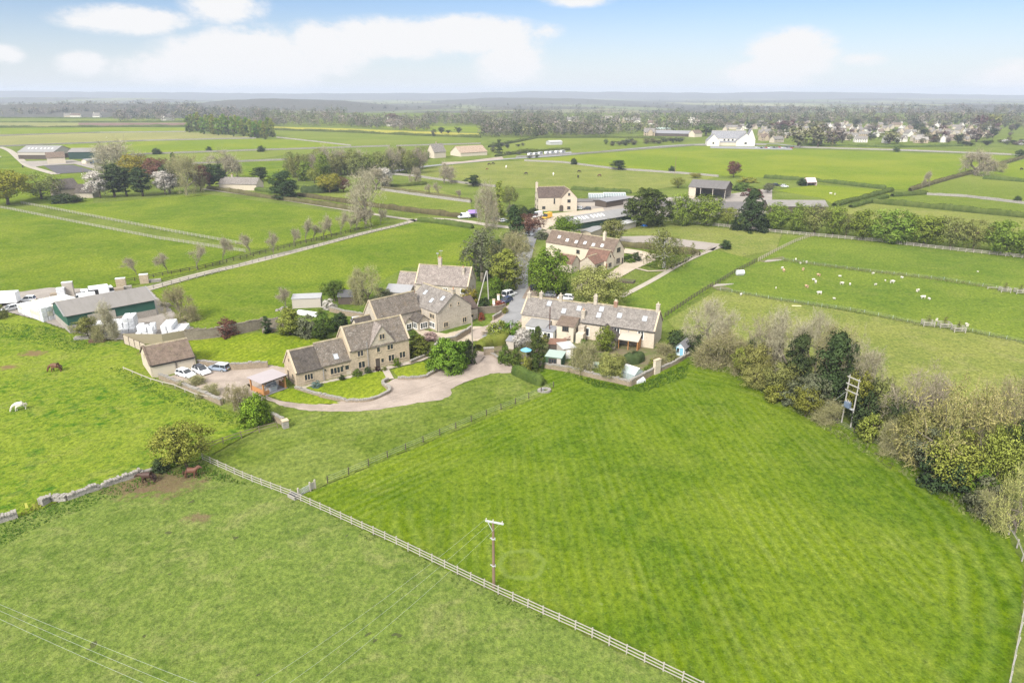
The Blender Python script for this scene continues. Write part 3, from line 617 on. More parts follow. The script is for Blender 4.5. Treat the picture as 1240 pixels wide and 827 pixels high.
# the land: one sheet out to the horizon
Vg, Fg = [], []
rs = [0, 60, 150, 300, 600, 1200, 2400, 5000, 11000]; NA = 48
for r in rs:
    for k in range(NA): a = 2 * math.pi * k / NA; Vg.append((r * math.cos(a), r * math.sin(a), 0))
for i in range(len(rs) - 1):
    for k in range(NA):
        k2 = (k + 1) % NA
        Fg.append((i * NA + k, (i + 1) * NA + k, (i + 1) * NA + k2, i * NA + k2) if i else (k, NA + k, NA + k2))
Vg2 = [(0, 0, 0)] + Vg[NA:]
Fg2 = [tuple((0 if v < NA else v - NA + 1) for v in (f if len(f) == 4 else f)) for f in Fg]
Fg2 = [((0,) + f[1:]) if len(f) == 3 else f for f in Fg2]
me = bpy.data.meshes.new('ground'); me.from_pydata(Vg2, [], Fg2); me.materials.append(GR['base']); o = child('ground', me); o['kind'] = 'structure'
fields = [
 ('far', [(-300, 139), (230, 140), (235, 148), (-300, 148)]), ('dry', [(-300, 148), (95, 149), (95, 154), (-300, 156)]), ('plough', [(95, 149), (225, 149), (224, 154), (95, 154)]),
 ('vivid', [(-300, 155), (225, 154.5), (225, 159.5), (120, 161), (-300, 165)]), ('dry', [(-300, 165.5), (120, 161.5), (226, 160), (310, 166.5), (175, 171), (0, 178), (-300, 184)]),
 ('vivid', [(60, 176), (175, 171.5), (310, 168.5), (470, 172), (470, 177), (310, 182), (185, 187), (90, 192)]),
 ('green', [(-300, 186), (0, 179), (24, 194), (34, 201), (68, 212), (125, 209), (112, 246), (-300, 246)]),
 ('far', [(190, 188), (310, 183.5), (470, 178), (582, 175), (575, 186), (520, 192), (440, 186), (350, 187), (300, 195), (205, 200)]),
 ('green', [(285, 198), (360, 194), (365, 205), (350, 222), (285, 215)]),
 ('rape', [(322, 153.5), (420, 156), (580, 162), (582, 166.5), (515, 164.5), (415, 160), (322, 157)]),
 ('far', [(325, 158), (415, 161), (515, 165.5), (584, 168), (582, 173.5), (475, 176.5), (425, 177), (335, 166.5)]),
 ('vivid', [(420, 153), (585, 153.5), (584, 160), (515, 158.5)]),
 ('far', [(590, 178), (650, 166), (806, 168), (830, 172), (720, 184), (640, 190), (600, 190)]),
 ('vivid', [(626, 194.5), (840, 177.5), (930, 177.5), (965, 181), (1225, 189.5), (1172, 210), (1102, 231), (1072, 229), (930, 216), (870, 213), (835, 210), (760, 205), (682, 196.5)]),
 ('palef', [(500, 212), (520, 203), (600, 196), (640, 195), (682, 197), (760, 206), (835, 211), (870, 214), (842, 222), (765, 234), (692, 229), (640, 228), (570, 226)]),
 ('far', [(965, 176.5), (1100, 180), (1300, 184), (1300, 192), (1225, 187), (965, 178.5)]),
 ('vivid', [(1192, 208), (1300, 175), (1300, 225), (1240, 217)]), ('far', [(1102, 231), (1175, 212), (1190, 215), (1300, 226), (1300, 250), (1122, 236)]),
 ('far', [(1080, 238.5), (1122, 236), (1300, 251), (1300, 269), (1057, 245.5)]), ('palef', [(1000, 254), (1055, 247), (1300, 270), (1300, 300), (1000, 272)]),
 ('vivid', [(938, 231), (990, 224), (1072, 231), (1078, 236), (1010, 249), (998, 241)]),
 ('palef', [(757, 270), (800, 269), (860, 275), (946, 284), (940, 303), (895, 312), (868, 302), (800, 287), (748, 283)]),
 ('sheep', [(752, 360), (865, 303), (918, 316), (862, 349), (806, 387), (770, 385)]),
 ('sheep', [(948, 284), (1060, 293), (1127, 301), (1300, 320), (1300, 425), (1240, 414), (1115, 392), (945, 363), (870, 350), (918, 317), (940, 304)]),
 ('palef', [(808, 388), (870, 351), (945, 364), (1115, 393), (1240, 415), (1300, 426), (1330, 620), (1240, 612), (1140, 545), (1030, 480), (950, 440), (850, 415), (820, 402)]),
 ('green', [(112, 247), (245, 235), (330, 246), (440, 262), (470, 270), (440, 277), (310, 303), (225, 284), (125, 264), (32, 248)]),
 ('green', [(-300, 253), (0, 252), (15, 255), (192, 290), (297, 306), (230, 330), (155, 347), (60, 352), (-300, 395)]),
 ('green', [(185, 352), (310, 318), (495, 272), (520, 270), (568, 277), (585, 300), (580, 325), (500, 330), (430, 372), (330, 400), (235, 400), (205, 380)]),
 ('far', [(335, 238), (360, 236), (462, 231), (570, 246), (572, 262), (540, 262), (495, 255)]), ('palef', [(462, 228), (515, 225), (572, 243), (530, 238)]),
 ('bright', [(-500, 395), (0, 377), (57, 392), (85, 405), (128, 413), (151, 416.5), (181, 429), (187, 458), (192, 465), (262, 492), (320, 515), (248, 556), (175, 575), (82, 604), (27, 626), (-40, 640), (-500, 760)]),
 ('rough', [(-500, 762), (-40, 641), (27, 627), (82, 605), (175, 576), (246, 557.5), (355, 603), (597, 717), (835, 829), (960, 900), (1300, 1150), (-900, 1150)]),
 ('lawnp', [(246, 557), (345, 517), (350, 511), (318, 498), (345, 490), (400, 496), (470, 494), (535, 484), (548, 470), (595, 452), (618, 450), (640, 448), (655, 468), (670, 473.5), (385, 591.5), (355, 602.5)]),
 ('mown', [(386, 592), (670, 474), (655, 455), (652, 445), (690, 451), (720, 459), (762, 468), (795, 452), (838, 429), (860, 436), (932, 460), (1020, 516), (1130, 577), (1212, 634), (1240, 690), (1236, 740), (1222, 829), (1230, 1000), (960, 900), (835, 828), (597, 716), (357, 602.5)]),
]
for i, (m, p) in enumerate(fields): sheet('field', p, GR[m], .010 + .004 * i)
zt = .010 + .004 * len(fields) + .01
sheet('lawn', [(228, 413), (262, 409), (315, 403), (352, 407), (396, 412), (398, 420), (345, 446), (322, 446), (280, 440), (240, 436)], GR['lawn'], zt)
sheet('ground', [(330, 402), (345, 365), (400, 355), (445, 350), (490, 325), (585, 325), (612, 355), (610, 385), (560, 412), (520, 402), (480, 405), (440, 392), (400, 410)], GR['verge'], zt + .004)
sheet('ground', [(590, 430), (615, 395), (632, 385), (700, 395), (800, 424), (838, 412), (838, 428), (795, 450), (762, 466), (690, 449.5), (652, 443.5), (618, 440)], GR['soil'], zt + .006)
sheet('lawn', [(700, 440), (725, 432), (760, 438), (775, 452), (752, 460), (715, 453)], GR['verge'], zt + .012)
sheet('gravel_drive', [(222, 452), (236, 446), (280, 447), (330, 443), (350, 447), (340, 466), (322, 479), (327, 484), (345, 487.5), (400, 491), (415, 486), (447, 486), (470, 476), (463, 467), (478, 459.5), (512, 458.5), (536, 446.5), (574, 438), (577, 426), (583, 412), (596, 410), (597, 430), (605, 436), (628, 443), (622, 452), (594, 453.5), (562, 464), (546, 472), (546, 480), (536, 485), (510, 488.5), (455, 497.5), (423, 499.5), (374, 498.5), (342, 492.5), (322, 484), (300, 490), (270, 484), (209, 463), (200, 458)], GRAVEL, zt + .02)
WT = m_gravel('worn_gravel', (.315, .262, .222), (.25, .207, .175), (.36, .305, .265))
for dx in (0, 6):
    ribbon('wheel_track', [(588, 431 + dx * .3), (572, 446 + dx * .5), (545, 458 + dx * .6), (505, 472 + dx * .6), (460, 486 + dx * .4), (415, 492.5 + dx * .35), (370, 492.5 + dx * .3), (338, 487 + dx * .3), (316, 478 + dx * .2), (300, 466)], .45, WT, zt + .025)
sheet('lawn', [(326, 480), (349, 471.5), (360, 472.5), (382, 480), (412, 489.5), (375, 490.5), (345, 487)], GR['lawn'], zt + .03)
sheet('lawn', [(370, 470), (425, 458), (461, 450), (470, 455), (463, 466), (470, 475), (447, 484.5), (423, 486), (385, 477)], GR['lawn'], zt + .03)
sheet('lawn', [(474, 449), (505, 441), (530, 434), (552, 436), (545, 443), (512, 457.5), (484, 458.5)], GR['lawn'], zt + .03)
sheet('path', [(360, 470.5), (496, 438), (532, 427), (534, 430), (497, 441.5), (363, 473)], PAVE, zt + .026)
ribbon('path', [(466, 447), (473, 460)], 1.3, PAVE, zt + .036, sm=0)
ribbon('road', [(648, 276), (641, 290), (636, 305), (630, 325), (628, 345), (630, 365), (622, 383), (606, 398), (595, 410)], lambda t: 5.2 if t < .7 else 4.5, ASPH, zt + .016)
sheet('yard', [(612, 372), (632, 362), (640, 372), (630, 395), (612, 405), (575, 412), (565, 402), (590, 395)], GRAVEL, zt + .014, 0)
sheet('yard', [(640, 348), (700, 366), (690, 372), (632, 362)], m_gravel('brown_gravel', (.25, .2, .165), (.2, .16, .13), (.3, .25, .2)), zt + .018)
sheet('terrace', [(500, 398), (540, 405), (575, 396), (600, 396), (598, 412), (560, 415), (515, 412)], PALEG, zt + .01)
ribbon('road', [(498, 268), (520, 265.5), (560, 268), (600, 274), (648, 279)], 4.5, TRACK, zt + .012)
ribbon('track', [(170, 353), (205, 343), (250, 331), (310, 317), (380, 299), (440, 283), (480, 273.5), (503, 267)], lambda t: 4.2 - t, TRACK, zt + .012)
ribbon('track', [(500, 267), (440, 258), (340, 242), (245, 229)], 3.0, TRACK, zt + .012)
sheet('yard', [(620, 283), (640, 262), (700, 256), (730, 252), (735, 262), (700, 268), (665, 288), (640, 290)], PALEG, zt + .014)
sheet('yard', [(0, 376), (-60, 366), (60, 349), (150, 352), (178, 349), (196, 366), (235, 399), (226, 410), (152, 412), (130, 412), (100, 405), (70, 396), (50, 389)], YARD, zt + .014)
sheet('arena', [(751, 287), (790, 286), (872, 296), (864, 304), (750, 294.5)], SAND, zt + .012)
sheet('gravel_drive', [(705, 338), (735, 333), (770, 309), (748, 306), (748, 300), (775, 304), (795, 309), (793, 316), (770, 326), (745, 340), (715, 352), (695, 352)], PALEG, zt + .016)
ribbon('path', [(760, 323), (785, 329), (806, 328)], 1.2, PALEG, zt + .022, sm=0)
ribbon('track', [(752, 360), (790, 340), (830, 317), (865, 302), (880, 297)], 1.8, TRACK, zt + .012)
sheet('lawn', [(775, 320), (800, 310), (845, 308), (830, 318), (806, 328)], GR['verge'], zt + .012)
ribbon('road', [(470, 209), (515, 202), (606, 193.5), (680, 188.5), (760, 181), (840, 175.2), (930, 174.5), (970, 177.5), (1100, 183), (1230, 187.5), (1300, 190)], 7.0, ASPH, zt + .014)
ribbon('track', [(0, 178.5), (12, 183), (24, 193), (34, 201), (52, 207), (68, 211.5)], 5, TRACK, zt + .012)
sheet('arena', [(53, 201), (88, 200), (116, 208), (69, 211)], DSAND, zt + .02)
sheet('yard', [(24, 196), (88, 194), (128, 203), (120, 207), (90, 199), (53, 201), (40, 203)], YARD, zt + .014)
sheet('yard', [(535, 197), (560, 196), (608, 190), (610, 193), (560, 198), (536, 200)], GRAVEL, zt + .018)
sheet('yard', [(640, 190), (692, 184), (692, 187), (645, 192)], ASPH, zt + .016)
sheet('yard', [(690, 252), (730, 236), (800, 240), (880, 236), (935, 228), (935, 262), (800, 262), (762, 262)], YARD, zt + .012)
sheet('yard', [(860, 180), (960, 182), (958, 178.5), (860, 177.5)], ASPH, zt + .018)
sheet('earth', [(858, 346), (868, 344), (887, 351), (870, 352)], GR['soil'], zt + .01)
sheet('earth', [(918, 317), (948, 311), (952, 314), (930, 318.5)], GR['soil'], zt + .01)
# ================================================================ hills beyond the plain
WOODH = None
def m_hill(nm, th):
    m, t = newmat(nm); co = objco(t)
    w = sstep(t, noise(t, scl(t, co, 1, .5), .0022, 5, .6, .5), th - .03, th + .07)
    v = N(t, 'ShaderNodeTexVoronoi', {'Vector': scl(t, co, 1, .4), 'Scale': .0035}).outputs['Color']
    f = mixc(t, N(t, 'ShaderNodeSeparateColor', {0: v}).outputs[0], (.12, .15, .065), (.23, .225, .12))
    c = mixc(t, w, f, mixc(t, noise(t, co, .03, 4, .8), (.035, .042, .034), (.11, .098, .078)))
    finish(t, c, .95, noise(t, co, .04, 5, .8), .6, 12); return m
HILL = m_hill('hill_country', .46); HILLW = m_hill('wooded_hill', .22)
def hill(x0, x1, dist, wid, prof, seed, amp, nx=160, mat=None):
    """a ridge of real height at its real distance; prof = [(px, skyline py)]"""
    rng = np.random.default_rng(seed); V = []; ny = 9
    ph = rng.random(10) * 6.28
    for i in range(nx + 1):
        px = x0 + (x1 - x0) * i / nx
        py = np.interp(px, [p[0] for p in prof], [p[1] for p in prof])
        X = (px - 620) / FPX * dist * 1.0; top = HZ((0, dist), py)
        top += amp * sum(math.sin(px * (.03 * (k + 1) ** 1.35) + ph[k]) / (k + 1) ** .6 for k in range(8))
        top = max(-2, top)
        for j in range(ny):
            s = (j - 4) / 4; h = top * (math.cos(s * math.pi) * .5 + .5) ** .8 - .5
            V.append((X * (1 + s * wid / dist), dist + s * wid + 40 * math.sin(px * .02 + j), h))
    F = [(i * ny + j, (i + 1) * ny + j, (i + 1) * ny + j + 1, i * ny + j + 1) for i in range(nx) for j in range(ny - 1)]
    o = child('hill', npmesh('hill', V, F, mat or HILL, smooth=True)); o['kind'] = 'structure'
me = bpy.data.meshes.new('ground'); me.from_pydata([(-9000, 1900, .3), (9000, 1900, .3), (9000, 9300, .3), (-9000, 9300, .3)], [], [(0, 1, 2, 3)]); me.materials.append(HILL); o = child('ground', me); o['kind'] = 'structure'
hill(215, 650, 2600, 450, [(215, 133), (240, 127), (300, 121), (350, 119.5), (420, 121.5), (500, 130), (560, 137), (650, 147)], 1, .45, mat=HILLW)
hill(-600, 330, 1850, 320, [(-600, 131), (0, 130), (60, 126), (200, 126), (330, 137)], 7, .3, mat=HILLW)
hill(1080, 1800, 2500, 350, [(1080, 134), (1130, 127), (1200, 127), (1300, 128), (1800, 128)], 8, .4, mat=HILLW)
hill(480, 900, 3900, 700, [(480, 131), (540, 122), (600, 118.5), (700, 119.5), (760, 123), (850, 131), (900, 138)], 2, .7, mat=HILLW)
hill(-500, 330, 4600, 800, [(-500, 121), (0, 119), (60, 118), (200, 119), (330, 125)], 5, .9)
hill(-900, 2100, 7200, 1100, [(-900, 112), (0, 110), (100, 110.5), (250, 112.5), (420, 113.5), (560, 112.5), (640, 111), (760, 111.5), (860, 113), (940, 111), (1010, 112), (1100, 114), (1180, 115), (1240, 114.5), (1400, 111), (2100, 110)], 3, 2.0, 260, mat=HILLW)
hill(880, 1900, 5200, 800, [(880, 124), (1000, 119), (1100, 120), (1200, 121), (1300, 119), (1900, 120)], 4, 1.0)
# ================================================================ air, sky, sun, camera
mh, t = newmat('haze_air')
pv = N(t, 'ShaderNodeVolumePrincipled', {'Color': HAZE_C, 'Density': HAZE_D, 'Anisotropy': 0.0})
N(t, 'ShaderNodeOutputMaterial', {'Volume': pv.outputs[0]}); mh.cycles.homogeneous_volume = True
hb = MB(); hb.box(-9500, 9500, -400, 9400, -3, 98); ho = hb.build('haze', mh, uv=False, fix=False); ho['kind'] = 'stuff'
W = bpy.data.worlds.new('World'); scene.world = W; W.use_nodes = True; t = W.node_tree; t.nodes.clear()
SUNV = Vector((-.42, -.76, .74)).normalized()
sky = N(t, 'ShaderNodeTexSky', sky_type='NISHITA', sun_disc=False, sun_elevation=math.asin(SUNV.z), sun_rotation=math.atan2(SUNV.x, SUNV.y), altitude=150, air_density=1.0, dust_density=.6, ozone_density=1.0)
dirv = N(t, 'ShaderNodeTexCoord').outputs['Generated']
sp = N(t, 'ShaderNodeSeparateXYZ', {0: dirv})
az = mth(t, 'ARCTAN2', sp.outputs[0], sp.outputs[1]); el = mth(t, 'ARCSINE', sp.outputs[2])
cv = N(t, 'ShaderNodeCombineXYZ', {0: az, 1: el, 2: 0.0}).outputs[0]
n1 = noise(t, scl(t, cv, 1, 1.9), 16, 6, .62, .3); n2 = noise(t, scl(t, cv, 1, 1.6), 55, 4, .6)
nn = mth(t, 'ADD', mth(t, 'MULTIPLY', n1, .66), mth(t, 'MULTIPLY', n2, .34))
def adir(px, py):
    d = Vector(((px - 620) / FPX, cP + (413.5 - py) / FPX * sP, -sP + (413.5 - py) / FPX * cP)).normalized(); return math.atan2(d.x, d.y), math.asin(d.z)
acc = None
# clouds over the horizon: (centre px, py, half width, half height, weight)
for px, py, rx, ry, wt in [(155, 25, 84, 19, 1), (272, 6, 52, 28, .9), (215, 84, 85, 22, .85), (300, 74, 105, 44, 1.15), (395, 60, 60, 36, .9), (470, 47, 100, 27, 1.05), (570, 44, 92, 26, 1.15), (618, 76, 44, 36, 1.0), (660, 38, 26, 12, .5), (102, 78, 38, 17, .75), (4, 66, 28, 13, .85), (958, 66, 62, 32, 1.1), (930, 92, 60, 25, 1.0), (1045, 72, 42, 10, .55), (1230, 98, 64, 26, 1.0), (700, -4, 50, 14, .8), (-120, 60, 90, 30, 1), (1400, 60, 120, 40, 1)]:
    a, e = adir(px, py); a1, _ = adir(px + rx, py); _, e1 = adir(px, py - ry)
    v = N(t, 'ShaderNodeVectorMath', {0: N(t, 'ShaderNodeVectorMath', {0: cv, 1: (-a, -e, 0)}, operation='ADD').outputs[0], 1: (.8 / abs(a1 - a), .8 / abs(e1 - e), 0)}, operation='MULTIPLY').outputs[0]
    d = N(t, 'ShaderNodeVectorMath', {0: v}, operation='LENGTH').outputs['Value']
    q = mth(t, 'MULTIPLY', mth(t, 'SUBTRACT', 1.0, d, clamp=True), wt)
    acc = q if acc is None else mth(t, 'MAXIMUM', acc, q)
cm = sstep(t, mth(t, 'ADD', acc, mth(t, 'MULTIPLY', mth(t, 'SUBTRACT', nn, .5), mth(t, 'MINIMUM', mth(t, 'MULTIPLY', acc, 5.0), 1.5))), .03, .52)
# broken cloud overhead, out of the frame: what softens the light
up = N(t, 'ShaderNodeVectorMath', {0: dirv, 1: N(t, 'ShaderNodeCombineXYZ', {0: mth(t, 'ADD', sp.outputs[2], .15), 1: mth(t, 'ADD', sp.outputs[2], .15), 2: 1.0}).outputs[0]}, operation='DIVIDE').outputs[0]
hi = mth(t, 'MULTIPLY', sstep(t, noise(t, up, 1.3, 5, .6), .30, .52), sstep(t, el, .22, .50))

skyc = N(t, 'ShaderNodeMix', {0: mth(t, 'MULTIPLY', mth(t, 'SUBTRACT', 1.0, sstep(t, el, -.02, .13)), .75), 6: N(t, 'ShaderNodeVectorMath', {0: sky.outputs[0], 1: SKY_TINT}, operation='MULTIPLY').outputs[0], 7: (4.9, 5.1, 5.35, 1)}, data_type='RGBA').outputs[2]
cloud = N(t, 'ShaderNodeMix', {0: hi, 6: N(t, 'ShaderNodeMix', {0: cm, 6: skyc, 7: CLOUD_C}, data_type='RGBA').outputs[2], 7: CLOUD_UP}, data_type='RGBA').outputs[2]
bg = N(t, 'ShaderNodeBackground', {'Color': cloud, 'Strength': SKY_S}); N(t, 'ShaderNodeOutputWorld', {'Surface': bg.outputs[0]})
sl = bpy.data.lights.new('sun', 'SUN'); sl.energy = SUN_E; sl.angle = R(SUN_A); sl.color = (1, .955, .88)
so = bpy.data.objects.new('sun', sl); C.objects.link(so); so.rotation_euler = SUNV.to_track_quat('Z', 'Y').to_euler(); so.location = (-40, -30, 90)
cd = bpy.data.cameras.new('camera'); cd.lens = LENS; cd.sensor_width = 36; cd.clip_end = 40000; cd.clip_start = .5
co_ = bpy.data.objects.new('camera', cd); C.objects.link(co_); co_.location = (0, 0, CAMH); co_.rotation_euler = (math.pi / 2 - PITCH, 0, 0); scene.camera = co_
vs = scene.view_settings; vs.view_transform = 'Standard'; vs.look = 'None'; vs.gamma = 1; vs.exposure = EXPO; vs.use_curve_mapping = False
cy = scene.cycles; cy.use_denoising = DENOISE; cy.denoiser = 'OPENIMAGEDENOISE'; cy.max_bounces = 5; cy.diffuse_bounces = 2; cy.glossy_bounces = 2; cy.transmission_bounces = 3; cy.volume_bounces = 0; cy.transparent_max_bounces = 6
cy.denoising_input_passes = 'RGB_ALBEDO_NORMAL'; cy.denoising_prefilter = 'NONE'
cy.use_adaptive_sampling = True; cy.adaptive_threshold = .004; cy.caustics_reflective = False; cy.caustics_refractive = False
# ================================================================ building kit
GLASS = m_plain('window_glass', (.030, .036, .042), .12, .3, 2.0, .6)
STONE = m_stone('cotswold_stone', (.465, .375, .27), (.38, .305, .22), (.44, .375, .285))
STONEG = m_stone('grey_stone', (.46, .405, .33), (.36, .315, .255), (.45, .40, .335))
RENDER = m_stone('cream_ashlar', (.53, .46, .365), (.48, .415, .33), (.50, .435, .35), .6, .25, .15)
CREAM = m_plain('cream_render', (.55, .485, .385), .9, .1, .8, .1)
PALER = m_stone('pale_block', (.45, .375, .30), (.41, .345, .275), (.44, .375, .30), .45, .22, .12)
DRESS = m_plain('dressed_stone', (.47, .39, .28), .9, .16, 2, .1)
ROOFL = m_roof('stone_slate', (.145, .122, .102), (.20, .17, .143), (.44, .42, .37), .7, moss=(.17, .13, .085))
ROOFG = m_roof('grey_stone_slate', (.19, .17, .153), (.25, .225, .203), (.44, .42, .39), .6)
ROOFD = m_roof('dark_stone_slate', (.085, .074, .066), (.12, .102, .09), (.26, .24, .21), .35, moss=(.09, .075, .05))
ROOFP = m_roof('pinkish_slate', (.225, .19, .17), (.28, .24, .215), (.50, .47, .43), .8)
ROOFT = m_roof('brown_tile', (.155, .115, .09), (.195, .15, .118), (.30, .26, .21), .25, moss=(.14, .12, .07))
ROOFR = m_roof('red_brown_tile', (.20, .115, .085), (.16, .098, .078), (.30, .23, .18), .2)
ROOFB = m_roof('dark_brown_tile', (.105, .078, .068), (.13, .1, .085), (.2, .17, .14), .15)
RIDGE = m_roof('ridge_stone', (.32, .28, .20), (.38, .31, .20), (.46, .36, .14), .5)
GSHEET = m_sheet('green_cladding', (.030, .105, .075), 3.0, .3)
DGSHEET = m_sheet('dark_green_cladding', (.025, .055, .045), 3.0, .25)
ASB = m_sheet('grey_fibre_cement', (.235, .22, .205), 3.2, .45, .85, .5, (.16, .15, .135))
ASBD = m_sheet('dark_fibre_cement', (.15, .14, .135), 3.2, .4, .85)
ASBL = m_sheet('pale_fibre_cement', (.27, .265, .26), 2.6, .3, .7)
BLOCK = m_stone('concrete_block', (.34, .31, .275), (.29, .265, .235), (.36, .33, .29), .44, .22, .3)
TIMBER = m_wood('weathered_timber', (.34, .275, .20), .3)
GREYW = m_wood('silver_timber', (.42, .38, .33), .25)
DARKW = m_wood('dark_timber', (.085, .068, .055), .35)
WARMW = m_wood('warm_oak', (.42, .21, .085), .3)
WHITEP = m_plain('white_paint', (.80, .79, .76), .5, .05)
LEAD = m_plain('lead_grey', (.28, .28, .29), .6, .15)
BLACKM = m_plain('black_metal', (.03, .03, .032), .5)
FELT = m_plain('grey_felt', (.22, .22, .235), .9, .15)
PALESH = m_sheet('pale_roof_sheet', (.46, .46, .45), 2.6, .4, .6); BLUEP = m_plain('pale_blue_paint', (.20, .42, .55), .6, .1)
MINT = m_plain('mint_roof_sheet', (.30, .37, .33), .6, .1)
TERRA = m_plain('terracotta', (.42, .22, .13), .8, .15)
class Bld:
    """a building on its own local frame: x along the front wall from A to B, y to the back"""
    def __init__(s, name, label, cat, A, B, group=None, px=True):
        a = G(*A) if px else Vector((A[0], A[1], 0)); b = G(*B) if px else Vector((B[0], B[1], 0))
        s.L = (b - a).length; s.o = thing(name, label, cat, a, math.atan2(b.y - a.y, b.x - a.x), group)
    def part(s, name, mb, mat, parent=None, **k): return mb.build(name, mat, parent or s.o, **k)
    def block(s, x0, x1, y0, y1, ev, rd, wall, roof, axis='x', over=.22, th=.16, ridge=RIDGE, walls=True, par=0, evb=None, verge=None):
        """gabled block. axis = direction of the ridge"""
        evb = ev if evb is None else evb
        mb = MB(); m = MB()
        if axis == 'x':
            yc = (y0 + y1) / 2 + (0 if evb == ev else 0)
            mb.extr([(y0, -.1), (y1, -.1), (y1, evb - .02), (yc, rd - .02), (y0, ev - .02)], x0, x1, 'x')
            sl0 = (rd - ev) / (yc - y0); sl1 = (rd - evb) / (y1 - yc); ov = over if not par else -.02
            m.extr([(y0 - over, ev - over * sl0), (yc, rd), (yc, rd + th), (y0 - over, ev - over * sl0 + th)], x0 - ov, x1 + ov, 'x')
            m.extr([(yc, rd), (y1 + over, evb - over * sl1), (y1 + over, evb - over * sl1 + th), (yc, rd + th)], x0 - ov, x1 + ov, 'x')
            rg = MB(); rg.extr([(yc - .2, rd + th - .12), (yc + .2, rd + th - .12), (yc + .05, rd + th + .09), (yc - .05, rd + th + .09)], x0 - ov - .003, x1 + ov + .003, 'x')
        else:
            xc = (x0 + x1) / 2
            mb.extr([(x0, -.1), (x1, -.1), (x1, ev - .02), (xc, rd - .02), (x0, ev - .02)], y0, y1, 'y')
            sl = (rd - ev) / (xc - x0); ov = over
            m.extr([(x0 - over, ev - over * sl), (xc, rd), (xc, rd + th), (x0 - over, ev - over * sl + th)], y0 - ov, y1 + ov, 'y')
            m.extr([(xc, rd), (x1 + over, ev - over * sl), (x1 + over, ev - over * sl + th), (xc, rd + th)], y0 - ov, y1 + ov, 'y')
            rg = MB(); rg.extr([(xc - .2, rd + th - .12), (xc + .2, rd + th - .12), (xc + .05, rd + th + .09), (xc - .05, rd + th + .09)], y0 - ov - .003, y1 + ov + .003, 'y')
        if walls: s.part('wall', mb, wall)
        r = s.part('roof', m, roof)
        if ridge: s.part('ridge', rg, ridge, r)
        if par and axis == 'x':     # raised stone copings along the gables
            for x in ([x0] if par == 1 else [x1] if par == 2 else [x0, x1]):
                cp = MB()
                for ya, za, yb, zb in ((y0 - over, ev - over * sl0 + th, yc, rd + th), (yc, rd + th, y1 + over, evb - over * sl1 + th)):
                    cp.bar((x, ya, za + .05), (x, yb, zb + .05), .34, .2)
                s.part('coping', cp, verge or DRESS, r)
        return r
    def mono(s, x0, x1, y0, y1, z0, z1, wall, roof, over=.2, th=.12, walls=True):
        """lean-to, eaves z0 at y0 and top z1 at y1"""
        if walls:
            mb = MB(); mb.extr([(y0, -.1), (y1, -.1), (y1, z1 - .02), (y0, z0 - .02)], x0, x1, 'x'); s.part('wall', mb, wall)
        m = MB(); k = (z1 - z0) / (y1 - y0)
        m.extr([(y0 - over, z0 - over * k), (y1, z1), (y1, z1 + th), (y0 - over, z0 - over * k + th)], x0 - over, x1 + over, 'x'); return s.part('roof', m, roof)
    def win(s, p, n, w, h, lights=2, frame=DRESS, mull=None, sur=.12, bars=0, parent=None):
        """window at p (middle of its sill line) on a wall facing n"""
        px, py, pz = p; tx, ty = -n[1], n[0]
        def B(mb, u0, u1, z0, z1, d0, d1):
            pts = [(px + tx * u + n[0] * d, py + ty * u + n[1] * d, z) for z in (z0, z1) for (u, d) in ((u0, d0), (u1, d0), (u1, d1), (u0, d1))]
            mb.hexa(pts)
        f = MB(); a = w / 2
        B(f, -a - sur, -a, pz, pz + h, -.05, .07); B(f, a, a + sur, pz, pz + h, -.05, .07)
        B(f, -a - sur, a + sur, pz + h, pz + h + sur, -.05, .075); B(f, -a - sur - .05, a + sur + .05, pz - sur, pz, -.05, .12)
        for k in range(1, lights):
            u = -a + w * k / lights; B(f, u - .05, u + .05, pz, pz + h, -.05, .06)
        for k in range(1, bars + 1): B(f, -a, a, pz + h * k / (bars + 1) - .03, pz + h * k / (bars + 1) + .03, -.05, .05)
        o = s.part('window', f, frame, parent)
        g = MB(); B(g, -a, a, pz, pz + h, -.06, .012); s.part('pane', g, GLASS, o); return o
    def door(s, p, n, w, h, mat=DARKW, frame=DRESS):
        px, py, pz = p; tx, ty = -n[1], n[0]
        def B(mb, u0, u1, z0, z1, d0, d1):
            mb.hexa([(px + tx * u + n[0] * d, py + ty * u + n[1] * d, z) for z in (z0, z1) for (u, d) in ((u0, d0), (u1, d0), (u1, d1), (u0, d1))])
        m = MB(); B(m, -w / 2, w / 2, pz, pz + h, -.05, .03); o = s.part('door', m, mat)
        if frame:
            f = MB(); B(f, -w / 2 - .14, -w / 2, pz, pz + h, -.05, .07); B(f, w / 2, w / 2 + .14, pz, pz + h, -.05, .07); B(f, -w / 2 - .14, w / 2 + .14, pz + h, pz + h + .16, -.05, .075); s.part('frame', f, frame, o)
        return o
    def chimney(s, x, y, z0, z1, w=.9, d=.6, pots=2, mat=None, pot=None):
        mb = MB(); mb.box(x - w / 2, x + w / 2, y - d / 2, y + d / 2, z0, z1); mb.box(x - w / 2 - .08, x + w / 2 + .08, y - d / 2 - .08, y + d / 2 + .08, z1, z1 + .16); mb.box(x - w / 2 - .06, x + w / 2 + .06, y - d / 2 - .06, y + d / 2 + .06, z1 - .5, z1 - .4)
        o = s.part('chimney', mb, mat or STONEG)
        for k in range(pots):
            q = MB(); u = x + (k - (pots - 1) / 2) * w / max(pots, 1) * .9; q.tube((u, y, z1 + .16), (u, y, z1 + .62), .15, .12, 10); s.part('chimney_pot', q, pot or TERRA, o)
